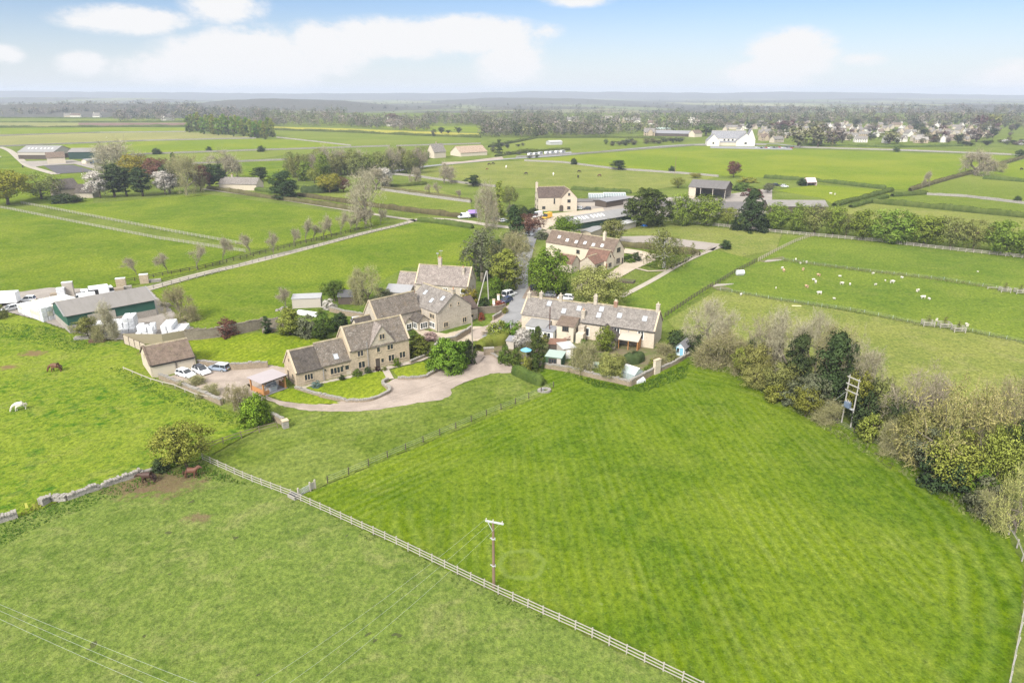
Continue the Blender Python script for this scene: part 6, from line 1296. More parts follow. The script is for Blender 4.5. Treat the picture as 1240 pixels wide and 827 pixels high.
def lorry(label, px, py, head, box=PWHITE, cabm=PWHITE, Lb=7.5, H=3.6, stripe=None):
    o = thing('lorry', label, 'lorry', G(px, py), R(head)); m = MB(); m.box(-Lb / 2, Lb / 2 - 2.1, -1.2, 1.2, 1.0, H); m.build('load_box', box, o, uv=False, bevel=.06)
    m = MB(); m.hexa([(Lb / 2 - 1.9, -1.15, .6), (Lb / 2, -1.15, .6), (Lb / 2, 1.15, .6), (Lb / 2 - 1.9, 1.15, .6), (Lb / 2 - 1.9, -1.1, 2.7), (Lb / 2 - .35, -1.1, 2.7), (Lb / 2 - .35, 1.1, 2.7), (Lb / 2 - 1.9, 1.1, 2.7)]); m.build('cab', cabm, o, uv=False, bevel=.06)
    m = MB(); m.hexa([(Lb / 2 - 1.2, -1.17, 1.6), (Lb / 2 - .12, -1.17, 1.6), (Lb / 2 - .12, 1.17, 1.6), (Lb / 2 - 1.2, 1.17, 1.6), (Lb / 2 - 1.2, -1.13, 2.45), (Lb / 2 - .27, -1.13, 2.45), (Lb / 2 - .27, 1.13, 2.45), (Lb / 2 - 1.2, 1.13, 2.45)]); m.build('windows', GLASS, o, uv=False)
    m = MB(); m.box(-Lb / 2 + .1, Lb / 2 - .5, -.5, .5, .55, .98); m.build('chassis', BLACKM, o)
    for x in (-Lb / 2 + 1.4, Lb / 2 - 1.0):
        for s in (-1, 1): m = MB(); m.tube((x, s * .85, .48), (x, s * 1.16, .48), .48, .48, 14); m.build('wheel', TYRE, o, uv=False)
    return o
lorry('white box lorry beside the long timber pile behind the green barn', 116, 361.5, 215, Lb=6.5, H=3.2); lorry('blue lorry parked at the far farm', 117, 199.5, 190, paint('blue_lorry', (.06, .14, .26)), PDBLUE, 8, 3.6)
for k, (x, y) in enumerate([(124, 360.3)]): lorry('white-fronted lorry with a dark load right of the box lorry', x, y, 40, PBLACK, PWHITE, 6.0, 2.6)
# trailer at the left edge
o = thing('trailer', 'large white box trailer at the left edge of the yard', 'trailer', G(8, 370), R(14)); m = MB(); m.box(-6, 3, -1.25, 1.25, .9, 3.5); m.build('load_box', PWHITE, o, uv=False, bevel=.1); m = MB(); m.box(-5.8, 2.8, -.6, .6, .5, .9); m.build('chassis', BLACKM, o)
for x in (-2, -1): m = MB(); m.tube((x, -1.1, .42), (x, 1.1, .42), .42, .42, 12); m.build('wheel', TYRE, o, uv=False)
# caravans and far cars
cv_ = None; CARAV = paint('caravan_white', (.55, .55, .54))
for k, (x, y) in enumerate([(642, 189.2), (648, 188.7), (654, 188.0), (662, 187.2), (668, 186.8), (674, 186.2), (681, 185.7)]):
    if cv_ is None:
        cv_ = thing('caravan', 'white caravan in the roadside row by the netted plots', 'caravan', G(x, y), R(60), 'caravans beside the far road'); m = MB(); m.extr([(-3, .5), (3, .5), (3.2, 1.3), (2.7, 2.5), (-2.7, 2.5), (-3.1, 1.4)], -1.1, 1.1, 'y'); m.build('body', CARAV, cv_, bevel=.08); m = MB(); m.box(-2, 2, -1.13, 1.13, 1.4, 2.0); m.build('window', GLASS, cv_)
        for s in (-1.08, 1.08): m = MB(); m.tube((0, s - .09, .34), (0, s + .09, .34), .34, .34, 10); m.build('wheel', TYRE, cv_)
    else: dup(cv_, G(x, y), R(60 + 8 * math.sin(k * 3)))
fc = []
for k in range(15):
    x = 915 + k * 3.1 + rnd.random(); y = 179.2 + .35 * (k % 3)
    p = [PWHITE, PSILV, PBLACK, PGREY, paint('red_car_paint', (.4, .03, .03)) if 'RCP' not in globals() else RCP][k % 5]
    if k % 5 == 4: RCP = p
    nm = ['white', 'silver', 'black', 'grey', 'red'][k % 5]
    o = thing('parked_car', nm + ' car in the car park beside the large cream house', 'car', G(x, y), R(80 + rnd.random() * 15), nm + ' cars in the far car park')
    m = MB(); m.box(-2.1, 2.1, -.88, .88, .3, .92); m.build('body', p, o, bevel=.1, uv=False); m = MB(); m.hexa([(-1.8, -.8, .9), (1.0, -.8, .9), (1.0, .8, .9), (-1.8, .8, .9), (-1.3, -.65, 1.45), (.3, -.65, 1.45), (.3, .65, 1.45), (-1.3, .65, 1.45)]); m.build('windows', GLASS, o, uv=False)
    for xx in (-1.3, 1.3):
        m = MB(); m.tube((xx, -.9, .32), (xx, .9, .32), .32, .32, 10); m.build('wheel', TYRE, o, uv=False)
# ---------------------------------------------------------------- white wrapped stacks
mw, t = newmat('white_wrap'); co = objco(t); f = noise(t, co, 2.6, 5, .7, 1.0); finish(t, mixc(t, sstep(t, f, .45, .75), (.66, .67, .69), (.46, .48, .52)), .35, f, .8, .1, spec=.5); WRAP = mw
mw, t = newmat('yellowed_wrap'); co = objco(t); f = noise(t, co, 2.0, 5, .7, 1.0); finish(t, mixc(t, sstep(t, f, .4, .7), (.64, .63, .54), (.52, .50, .37)), .4, f, .8, .1, spec=.5); WRAPY = mw
def bale_mesh(mat, seed):
    rg = random.Random(seed); m = MB(); m.box(-.58, .58, -.58, .58, 0, 1.15); me = m.mesh('wrapped_bale', mat, uv=False, bevel=.14)
    for v in me.vertices: v.co += Vector((rg.gauss(0, .02), rg.gauss(0, .02), rg.gauss(0, .02) if v.co.z > .2 else 0))
    return me
BM = [bale_mesh(WRAP, 1), bale_mesh(WRAP, 2), bale_mesh(WRAPY, 3)]
def stack(p0, p1, depth, layers, label, group, my=0.0, step=1.2, hs=1.0):
    a, b = G(*p0), G(*p1); d = (b - a); n = int(d.length / step); d.normalize(); s = Vector((-d.y, d.x, 0)); r = math.atan2(d.y, d.x)
    for i in range(n):
        for j in range(depth):
            L_ = layers(i, j, n) if callable(layers) else layers
            for k in range(L_):
                o = child('wrapped_bale', BM[2] if rnd.random() < my else BM[rnd.randrange(2)]); o.location = a + d * (i * step + .6 + rnd.gauss(0, .03)) + s * (j * step + .6 + rnd.gauss(0, .03)) + Vector((0, 0, k * 1.13 * hs)); o.rotation_euler = (0, 0, r + rnd.gauss(0, .04)); o.scale = (1, 1, hs)
                tag(o, label, 'bale', group)
stack((22, 379), (54, 391), 9, lambda i, j, n: 2 if i < n - 2 else 3, 'white wrapped bale in the big stack left of the green barn', 'wrapped bales left of the green barn', .35)
stack((112, 408), (170, 403), 4, lambda i, j, n: 1 if j == 0 else (3 if i > 4 else 2), 'white wrapped bale in the tall stack in front of the green barn', 'wrapped bales in front of the green barn')
stack((165, 409.5), (192, 407.5), 3, lambda i, j, n: 2 if (i + j) % 3 else 1, 'white wrapped bale in the low uneven stack by the board fence', 'wrapped bales by the board fence')
stack((196, 407), (228, 405), 4, lambda i, j, n: 2 if i < n - 2 else 1, 'white wrapped bale in the stack nearest the stone wall', 'wrapped bales nearest the stone wall')
# pallets, crates and timber in the yard
CARD = m_wood('pallet_timber', (.30, .25, .19), .35)
def pallet(label, px, py, h, w, mat, rot=20, top=None, dpt=1.2, cat='pallet'):
    o = thing('pallet_stack', label, cat, G(px, py), R(rot)); n = max(1, int(h / .35)); m = MB()
    for k in range(n): m.box(-w / 2 + .03 * (k % 2), w / 2, -dpt / 2, dpt / 2 - .04 * (k % 2), k * h / n + .04, (k + 1) * h / n - .02)
    m.build('load', mat, o); m = MB()
    for s in (-.45, 0, .45): m.box(-w / 2, w / 2, s * dpt - .05, s * dpt + .05, -.02, .06)
    m.build('base', CARD, o)
    if top: m = MB(); m.box(-w / 2 - .03, w / 2 + .03, -dpt / 2 - .03, dpt / 2 + .03, h, h + .12); m.build('cover', top, o)
pallet('low dark crate left of the tilted white crate', 68, 360.5, 1.3, 2.2, CARD); pallet('tilted white crate between two dark stacks', 75.5, 360, 2.6, 1.8, WRAP); pallet('tall slatted grey stack with a white cover', 84.5, 358, 3.6, 2.4, GREYW, 20, WRAP)
pallet('pinkish stone stack with a white top left of the drive', 147.5, 347.5, 2.4, 2.4, STONE, 20, WRAP); pallet('pinkish stone stack with a white top beside the drive entrance', 175.5, 343, 2.5, 2.2, STONE, 20, WRAP)
pallet('long low pile of timber beside the lorry', 134, 353.5, 1.0, 6.5, CARD, 24); pallet('low stone pile right of the drive entrance stack', 187, 341.5, .8, 3.5, DRYG, 24)
pallet('grey pile of stone behind the green barn corner', 155, 350, .9, 2.0, DRYG, 30); pallet('pale stone block pile behind the yard', 201, 371.5, 1.0, 2.4, DRYG, -30); pallet('red-brown brick pile beside the bare tree behind the barn', 231, 387, .9, 3.0, STONE, -20)
for x, y, lb in ((100, 411, 'grey stone rubble heap at the foot of the green bush'), (118, 414.5, 'dark rusty scrap heap beside the bare shrub')):
    pallet(lb, x, y, .7, 3.0, DRYG if x < 110 else m_plain('rust', (.12, .06, .05), .9), 10, cat='heap')
# tents and market clutter by the lane
def tent(label, px, py, w, d, h, mat, rot=10):
    o = thing('gazebo_tent', label, 'tent', G(px, py), R(rot)); m = MB(); m.extr([(0, 2.0), (d, 2.0), (d / 2, h)], -w / 2, w / 2, 'x'); m.build('canopy', mat, o)
    m = MB(); m.box(-w / 2, w / 2, d - .06, d, .1, 2.0); m.box(w / 2 - .05, w / 2, .1, d - .1, .1, 2.0); m.build('side_sheet', mat, o)
    for x in (-w / 2, w / 2):
        for y in (0, d): m = MB(); m.tube((x, y, 0), (x, y, 2.0), .05, .05, 6); m.build('pole', GALV, o)
tent('purple gazebo tent at the end of the lane hedge', 573, 264.5, 3.6, 3.6, 3.3, m_plain('purple_fabric', (.27, .17, .52), .8)); tent('white awning between the van and the purple gazebo', 568.5, 264, 2.2, 2.2, 2.6, WRAP)
tent('white and pink gazebo on the small paddock', 983, 225.5, 6, 5, 4.5, m_plain('pink_fabric', (.62, .45, .45), .8))
# ---------------------------------------------------------------- farm animals
def skin_mesh(name, J, E, rad, root, mat, sub=1):
    me = bpy.data.meshes.new(name); me.from_pydata(J, E, []); o = bpy.data.objects.new(name, me); C.objects.link(o)
    sk = o.modifiers.new('s', 'SKIN'); sk.use_smooth_shade = True
    for i, r in enumerate(rad): me.skin_vertices[0].data[i].radius = (r, r)
    me.skin_vertices[0].data[root].use_root = True
    if sub: q = o.modifiers.new('u', 'SUBSURF'); q.levels = sub; q.render_levels = sub
    dg = bpy.context.evaluated_depsgraph_get(); dg.update(); r = bpy.data.meshes.new_from_object(o.evaluated_get(dg)); r.materials.clear(); r.materials.append(mat); r.name = name
    bpy.data.objects.remove(o); bpy.data.meshes.remove(me); return r
def horse_mesh(pose, mat):
    J = [(-.72, 0, 1.20), (-.42, 0, 1.24), (0, 0, 1.16), (.42, 0, 1.17), (.62, 0, 1.28)]; r = [.31, .38, .40, .37, .30]; E = [(0, 1), (1, 2), (2, 3), (3, 4)]
    if pose == 'graze': N_ = [(.98, 0, 1.02), (1.22, 0, .66), (1.33, 0, .40), (1.42, 0, .12)]; er = (1.16, .74)
    elif pose == 'low': N_ = [(1.0, 0, 1.30), (1.30, 0, 1.28), (1.50, 0, 1.10), (1.66, 0, .92)]; er = (1.30, 1.40)
    else: N_ = [(.86, 0, 1.52), (1.06, 0, 1.74), (1.28, 0, 1.62), (1.48, 0, 1.46)]; er = (1.04, 1.88)
    for k, (p, q) in enumerate(zip(N_, (.22, .155, .135, .095))): J.append(p); r.append(q); E.append((4 + k, 5 + k))
    for s in (-1, 1):
        i = len(J); J += [(-.66, s * .17, 1.0), (-.56, s * .17, .80), (-.80, s * .16, .48), (-.74, s * .16, .16), (-.68, s * .16, .03)]; r += [.23, .16, .085, .065, .075]; E += [(0, i), (i, i + 1), (i + 1, i + 2), (i + 2, i + 3), (i + 3, i + 4)]
        i = len(J); f = .12 * s if pose != 'graze' else .1 * s; J += [(.50, s * .15, .92), (.50 + f * .3, s * .15, .66), (.52 + f, s * .15, .44), (.52 + f, s * .15, .15), (.58 + f, s * .15, .03)]; r += [.17, .115, .085, .06, .075]; E += [(3, i), (i, i + 1), (i + 1, i + 2), (i + 2, i + 3), (i + 3, i + 4)]
    for s in (-1, 1): i = len(J); J.append((er[0], s * .08, er[1])); r.append(.03); E.append((6, i))
    return skin_mesh('body', J, E, r, 2, mat, 1), N_
def horse(label, px, py, head, pose, col, mane, sc=1.0, group=None, name='horse'):
    k = ('H', pose, str(col), str(mane))
    if k not in CACHE:
        cm = m_plain('horse_coat', col, .6, .2, 2); mm_ = m_plain('horse_hair', mane, .8)
        me, Nk = horse_mesh(pose, cm); m = MB(); m.tube((-.92, 0, 1.25), (-1.02, 0, .9), .05, .09, 7); m.tube((-1.02, 0, .9), (-.98, 0, .45), .09, .02, 7); ta = m.mesh('tail', mm_, uv=False)
        m = MB(); pts = [Vector((.55, 0, 1.50 if pose != 'graze' else 1.46)), Vector(Nk[0]) + Vector((-.08, 0, .16)), Vector(Nk[1]) + Vector((-.07, 0, .12))]
        for a, c in zip(pts, pts[1:]): m.bar(a, c, .07, .16)
        CACHE[k] = (me, ta, m.mesh('mane', mm_, uv=False))
    o = thing(name, label, 'horse', G(px, py), R(head), group, (sc, sc, sc))
    child('body', CACHE[k][0], o); child('tail', CACHE[k][1], o); child('mane', CACHE[k][2], o); return o
CACHE = {}
BAY = (.17, .065, .035); DK = (.035, .022, .018); WH = (.62, .58, .50)
horse('brown horse grazing in the bright pasture below the green barn', 68.5, 450.5, 186, 'graze', (.13, .06, .03), DK, 1.15)
horse('white horse grazing at the left edge of the bright pasture', 25, 497, 215, 'graze', WH, (.55, .5, .42))
horse('dark bay horse with lowered head beside the dry stone wall', 180.5, 585, 184, 'low', (.065, .034, .026), DK, 1.08); horse('chestnut horse standing under the yellow-green tree at the fence corner', 232.5, 579, 6, 'up', (.14, .062, .04), (.08, .035, .025), 1.05)
horse('dark horse on the far field, right of a white one', 637, 212, 200, 'graze', DK, DK, 1.1); horse('white horse standing on the far field above the cream house', 670, 213, 90, 'up', (.75, .72, .66), WH, 1.1); horse('dark horse, upper of a close pair on the far field', 701, 209.5, 10, 'graze', DK, DK, 1.1); horse('dark horse, lower of a close pair on the far field', 700, 216, 250, 'up', DK, DK, 1.1); horse('brown horse alone on the right of the far field', 726, 214.5, 190, 'graze', (.10, .045, .03), DK, 1.1)
horse('white horse near the far road hedge', 613, 204, 80, 'up', (.75, .72, .66), WH, 1.1); horse('black horse, left of two near the far road', 592.5, 200.5, 190, 'graze', DK, DK, 1.1); horse('black horse, right of two near the far road', 597, 199.8, 20, 'graze', DK, DK, 1.1); horse('chestnut horse lying low near the two black horses', 590, 206, 200, 'graze', BAY, BAY, .8); horse('dark horse in the far left paddock below the track', 28, 203.5, 120, 'graze', DK, DK, 1.1); horse('black horse in the paddock at the far right', 1236.5, 206.5, 10, 'graze', DK, DK, 1.1)
def sheep_mesh(mat, lying=False):
    J = [(-.40, 0, .62), (-.15, 0, .66), (.15, 0, .66), (.38, 0, .64), (.55, 0, .70), (.72, 0, .66)]; r = [.21, .27, .28, .23, .12, .075]; E = [(k, k + 1) for k in range(5)]
    for x, b in ((-.36, 0), (.32, 3)):
        for s in (-1, 1): i = len(J); J += [(x, s * .14, .38), (x, s * .14, .03)]; r += [.075, .04]; E += [(b, i), (i, i + 1)]
    for s in (-1, 1): i = len(J); J.append((.56, s * .12, .78)); r.append(.03); E.append((4, i))
    return skin_mesh('sheep', J, E, r, 1, mat, 1)
WOOL = [sheep_mesh(m_plain('white_wool', (.62, .58, .50), .95, .1, 6)), sheep_mesh(m_plain('tan_wool', (.52, .34, .22), .95, .15, 6))]
for k, (x, y, c, s) in enumerate([(963.5, 316, 0, 1.1), (969, 320, 0, .9), (976.5, 319, 0, 1.15), (947, 326, 0, 1.0), (949, 329.5, 1, 1.3), (972.5, 328, 1, 1.3), (991, 335, 1, 1.25), (987.5, 343.5, 0, 1.2), (985, 340, 0, .9), (976.5, 349, 1, 1.3), (992, 357, 0, 1.35), (1017, 336, 0, .9), (1019, 345, 0, 1.2), (1029, 346, 0, 1.0), (939.5, 350, 0, .8), (1010, 363, 0, .8), (897, 358.5, 0, 1.0), (1057, 332.5, 0, .9), (1060, 346, 0, .9), (1072, 341, 0, .7), (1080, 343.5, 0, 1.4), (1092, 337.5, 0, .9), (1111, 354, 0, 1.3), (1117.5, 362, 0, 1.3), (1125, 363.5, 0, .9), (1134, 389.5, 0, 1.1), (1170, 396, 0, 1.3), (1006, 236, 0, 1.6), (1011, 236.5, 0, 1.4), (129, 167.5, 0, 1.6), (0.5, 191, 0, 1.5), (1184, 330, 0, .6)]):
    o = child('sheep', WOOL[c]); o.location = G(x, y); o.rotation_euler = (0, 0, rnd.random() * 6.28); o.scale = (s * .82,) * 3
    lb = {27: 'white sheep, left of two on the small paddock', 28: 'white sheep, right of two on the small paddock', 29: 'white sheep on the far pale strip at the left', 30: 'white sheep in the paddock at the far left edge', 26: 'white sheep beside the right-hand tree guard', 25: 'white sheep between two timber tree guards', 16: 'white sheep alone below the timber jumble and the netting', 31: 'tiny white lamb alone under the tree row'}.get(k)
    if lb: tag(o, lb, 'sheep', 'sheep in the fields')
    elif c: tag(o, 'tan sheep grazing in the netted field', 'sheep', 'tan sheep in the netted field')
    else: tag(o, 'white sheep grazing in the netted field', 'sheep', 'white sheep in the netted field')
# ---------------------------------------------------------------- field furniture
for x, y, lb in [(1123, 395, 'timber tree guard, left of three on the lower netting line'), (1143, 397, 'bushy timber tree guard, middle of three on the netting line'), (1160, 402, 'timber tree guard, right of three on the lower netting line'), (1216, 354, 'timber tree guard on the upper netting line'), (1234.5, 356, 'timber tree guard at the right edge of the sheep field')]:
    o = thing('tree_guard', lb, 'tree guard', G(x, y), R(-12))
    for u in (-1, 1):
        for v in (-1, 1): m = MB(); m.box(u * 1.1 - .07, u * 1.1 + .07, v * .9 - .07, v * .9 + .07, -.1, 1.35); m.build('post', PALEW, o)
    for z in (.55, .95, 1.25):
        m = MB()
        for u in (-1, 1): m.bar((-1.15, u * .98, z), (1.15, u * .98, z), .05, .12); m.bar((u * 1.18, -.95, z), (u * 1.18, .95, z), .05, .12)
        m.build('rail', PALEW, o, fix=False)
    plant('sapling', x, y, y - 18, 6, 'thin sapling inside the ' + lb, None, 'young_tree', 'tree', at=G(x, y), h=2.6, w=1.2)
o = thing('timber_feeder', 'long pale timber rail beside the upper tree guard', 'rail', G(1195, 350.5), R(-8)); m = MB(); m.bar((0, 0, .6), (4.4, 0, .6), .12, .14); m.build('rail', PALEW, o)
for x in (.2, 4.2): m = MB(); m.box(x - .07, x + .07, -.07, .07, -.1, .55); m.build('post', PALEW, o)
o = thing('water_bowser', 'white plastic water tank beside the fence in the sheep field', 'tank', G(896, 333.5), R(10)); m = MB(); m.tube((-1.1, 0, .85), (1.1, 0, .85), .75, .75, 16); m.build('tank', WRAP, o, bevel=.08); m = MB(); m.box(-1, 1, -.5, .5, 0, .25); m.build('skid', LEAD, o); m = MB(); m.tube((1.08, 0, .85), (1.14, 0, .85), .55, .55, 14); m.build('end_plate', PDBLUE, o)
for x, y, n, lb in ((934, 317, 6, 'jumble of pale timber rails by the upper netting'), (873, 346.5, 6, 'heap of bleached boards where the fences meet')):
    o = thing('timber_pile', lb, 'timber pile', G(x, y), R(8))
    for k in range(n): m = MB(); m.bar((-2.6 + .3 * k, -.6 + .3 * k, .12 + .1 * (k % 3)), (1.6 + .5 * k, .2 + .15 * k, .16 + .12 * (k % 2)), .22, .1); m.build('plank', PALEW, o)
o = thing('feed_board', 'pale board lying on the grass below the netting', 'board', G(964.5, 371), R(-6)); m = MB(); m.box(-1.1, 1.1, -.35, .35, .02, .16); m.build('board', m_wood('straw_board', (.60, .52, .30), .15), o)
# ---------------------------------------------------------------- gardens
# pergola with seating
gA = G(306, 474.5); gB = G(320, 480.5); gC = G(347, 470.5); ax = (gC - gB); ang = math.atan2(ax.y, ax.x); o = thing('pergola', 'oak pergola with a flat pale roof beside the farmhouse gable', 'pergola', gB, ang); W_ = ax.length; Dp = 4.0
for x in (.1, W_ - .1):
    for y in (.1, Dp): m = MB(); m.box(x - .12, x + .12, y - .12, y + .12, -.1, 2.35); m.build('post', WARMW, o)
for y in (.1, Dp): m = MB(); m.bar((-.2, y, 2.45), (W_ + .2, y, 2.45), .14, .2); m.build('beam', WARMW, o)
for x in (.1, W_ - .1): m = MB(); m.bar((x, .0, 2.44), (x, Dp + .1, 2.44), .13, .18); m.build('beam', WARMW, o)
m = MB(); m.box(-.35, W_ + .35, -.35, Dp + .4, 2.56, 2.68); m.build('roof', m_plain('mauve_roof_membrane', (.36, .32, .325), .6, .06, .7), o); m = MB(); m.box(-.37, W_ + .37, -.37, -.32, 2.5, 2.7); m.build('fascia', DARKW, o)
for x in (.16, W_ - .16): m = MB(); m.bar((x + (.1 if x < 1 else -.1), .14, 1.75), (x + (.65 if x < 1 else -.65), .14, 2.36), .09, .1); m.build('brace', WARMW, o)
m = MB(); m.box(-.2, W_ + .2, -.15, Dp + .2, .09, .15); m.build('deck', FELT, o)
for x0, x1, y in ((.1, .16, 0),): 
    m = MB()
    for k in range(5): m.box(.04, .14, .3, Dp - .3, .2 + k * .19, .36 + k * .19)
    m.build('side_panel', WARMW, o)
    m = MB()
    for k in range(5): m.box(W_ - .14, W_ - .04, .3, 2.0, .2 + k * .19, .36 + k * .19)
    m.build('side_panel', WARMW, o); m = MB()
    for k in range(4): m.box(.25, 1.1, .02, .1, .2 + k * .19, .36 + k * .19)
    m.build('side_panel', WARMW, o)
WICK = m_plain('grey_wicker', (.33, .36, .39), .8, .2, 14); CUSH = m_plain('grey_cushion', (.45, .50, .55), .9, .1)
def sofa(label, at, rot, w):
    q = thing('garden_sofa', label, 'sofa', at, rot); m = MB(); m.box(-w / 2, w / 2, -.4, .4, .03, .36); m.build('base', WICK, q, bevel=.04); m = MB(); m.box(-w / 2, w / 2, .28, .42, .36, .82); m.build('backrest', WICK, q, bevel=.04)
    for s in (-1, 1): m = MB(); m.box(s * w / 2 - .1, s * w / 2 + .1, -.4, .4, .1, .62); m.build('armrest', WICK, q, bevel=.03)
    k = max(1, round(w / .75))
    for i in range(k): m = MB(); x = -w / 2 + .12 + i * (w - .24) / k; m.box(x, x + (w - .24) / k - .04, -.38, .26, .362, .5); m.build('cushion', CUSH, q, bevel=.05)
bpy.context.view_layer.update(); Mx = o.matrix_world
sofa('grey wicker sofa at the back of the pergola', Mx @ Vector((3.2, 3.2, .15)), ang, 2.2); sofa('grey wicker armchair on the right under the pergola', Mx @ Vector((W_ - 1.3, 1.9, .15)), ang - 1.6, 1.1); sofa('grey wicker armchair at the front of the pergola', Mx @ Vector((2.4, .9, .15)), ang + 3.0, 1.1)
q = thing('garden_table', 'low grey table between the pergola seats', 'table', Mx @ Vector((3.4, 1.9, .15)), ang); m = MB(); m.box(-.55, .55, -.35, .35, .36, .42); m.build('tabletop', CUSH, q)
for u in (-1, 1):
    for v in (-1, 1): m = MB(); m.box(u * .45 - .04, u * .45 + .04, v * .28 - .04, v * .28 + .04, 0, .36); m.build('leg', WICK, q)
q = thing('barbecue', 'small grill with a pale lid in the left corner of the pergola', 'barbecue', Mx @ Vector((.8, 1.2, .15)), ang); m = MB(); m.tube((0, 0, .6), (0, 0, .85), .3, .34, 12); m.tube((0, 0, .85), (0, 0, 1.02), .34, .12, 12); m.build('bowl', LEAD, q)
for k in range(3): m = MB(); a_ = k * 2.1; m.tube((.15 * math.cos(a_), .15 * math.sin(a_), .62), (.34 * math.cos(a_), .34 * math.sin(a_), 0), .025, .025, 5); m.build('leg', BLACKM, q)
# circular stone well / fire pit
o = thing('fire_pit', 'low square-edged stone fire pit beside the conifer hedge', 'fire pit', G(659, 474), .3); m = MB(); n = 16
for k in range(n): a0, a1 = 6.2832 * k / n, 6.2832 * (k + .93) / n; m.hexa([(math.cos(q) * r, math.sin(q) * r * .8, z) for z in (0, .42) for q, r in ((a0, .75), (a0, 1.25), (a1, 1.25), (a1, .75))])
m.build('stone_ring', DRYG, o); m = MB(); m.tube((0, 0, 0), (0, 0, .1), .7, .7, 12); m.build('ash_bed', BLACKM, o); m = MB(); m.tube((-.25, 0, .1), (-.25, 0, .62), .16, .2, 8); m.build('bucket', LEAD, o)
# cottage garden sheds
def shed(label, A, B, depth, ev, rd, wall, roof, name='garden_shed', cat='shed', mono=False):
    s = Bld(name, label, cat, A, B)
    if mono: s.mono(0, s.L, 0, depth, ev, rd, wall, roof, .15, .07)
    else: s.block(0, s.L, 0, depth, ev, rd, wall, roof, 'x', .2, .07, None)
    return s
s = shed('garden shed with a pale mint flat roof and trellised dark front', (660.5, 443.5), (679.5, 446), 3.0, 2.1, 2.4, m_wood('green_stained_timber', (.07, .12, .07), .3), MINT, mono=True); s.door((s.L - .5, 0, 0), F_, .8, 1.9, GREYW, None); s.win((1.4, 0, .9), F_, 1.4, .8, 3, DARKW)
s = shed('garden shed with a white roof and rusty lean-to behind the mint-roofed shed', (682, 436), (697, 434), 3.4, 2.3, 2.5, GREYW, PALESH, mono=True); s.door((1.1, 0, 0), F_, .9, 2.0, WHITEP, None); s.win((2.4, 0, .9), F_, .7, .9, 1, WHITEP)
s = shed('rusty-roofed garden store beside the red acer', (664, 427), (683, 428.5), 3, 1.9, 2.1, DARKW, m_sheet('rusty_sheet', (.22, .12, .08), 3, .6, .8), mono=True)
s = shed('small grey-roofed store behind the white blossom tree', (613, 423), (622, 424), 2.5, 1.9, 2.2, GREYW, FELT, mono=True)
for x, y, lb in ((710, 444.5, 'white beehive box, left of the two on the garden lawn'), (715.5, 446, 'white beehive box, middle of the three by the garden lawn'), (721.5, 446, 'pale green beehive box at the garden lawn edge')):
    o = thing('beehive', lb, 'beehive', G(x, y), R(-10)); m = MB(); m.box(-.5, .5, -.4, .4, .2, 1.0); m.build('hive_box', WHITEP if x < 720 else MINT, o); m = MB(); m.extr([(-.5, 1.0), (.5, 1.0), (0, 1.35)], -.6, .6, 'x'); m.build('roof', WHITEP if x < 720 else MINT, o); m = MB(); m.box(-.15, .15, -.42, -.39, .45, .75); m.build('entrance', GLASS, o)
    for u in (-1, 1):
        m = MB(); m.box(u * .4 - .05, u * .4 + .05, -.35, .35, 0, .2); m.build('foot', DARKW, o)
s = Bld('greenhouse', 'small aluminium greenhouse with a pale roof at the garden corner', 'greenhouse', (752, 458.5), (768, 464)); GHG2 = m_plain('pale_greenhouse_glass', (.36, .43, .42), .15, .25, .8, .7); GHR = m_plain('pale_greenhouse_roof', (.36, .42, .41), .25, .1, .8, .6)
s.block(0, s.L, 0, 2.6, 1.5, 2.5, GHG2, GHR, over=.06, th=.04, ridge=WHITEP); m = MB()
for k in range(6): x = k * s.L / 5; m.bar((x, -.08, 1.52), (x, 1.3, 2.56), .06, .06); m.bar((x, 1.3, 2.56), (x, 2.68, 1.52), .06, .06); m.bar((x, -.03, 0), (x, -.03, 1.5), .06, .06)
m.build('glazing_bar', GALV, s.o, fix=False)
o = thing('cold_frame', 'pale plastic cloche beside the small greenhouse', 'cloche', G(773.5, 463), R(30)); m = MB(); m.extr([(-.7, 0), (.7, 0), (.7, .6), (0, .95), (-.7, .6)], -1.0, 1.0, 'x'); m.build('cover', WRAP, o); m = MB(); m.box(-1.02, 1.02, -.72, .72, 0, .12); m.build('base', GREYW, o)
s = Bld('summerhouse', 'pale blue summerhouse with a grey felt roof at the end of the cottage gardens', 'summerhouse', (818, 430.5), (828, 432.5)); LS = s.L; BLW = m_wood('blue_white_boards', (.50, .62, .66), .12)
s.block(0, LS, 0, 3.4, 2.0, 2.9, BLW, FELT, axis='y', over=.3, th=.07, ridge=None); s.win((.45, 0, .8), F_, .6, .9, 1, BLUEP, sur=.08); s.door((LS - .55, 0, .1), F_, .7, 1.75, BLUEP, WHITEP); s.win((LS, 1.1, .8), R_, .8, .9, 2, WHITEP, sur=.07); s.win((LS, 2.5, .8), R_, .7, .9, 2, WHITEP, sur=.07)
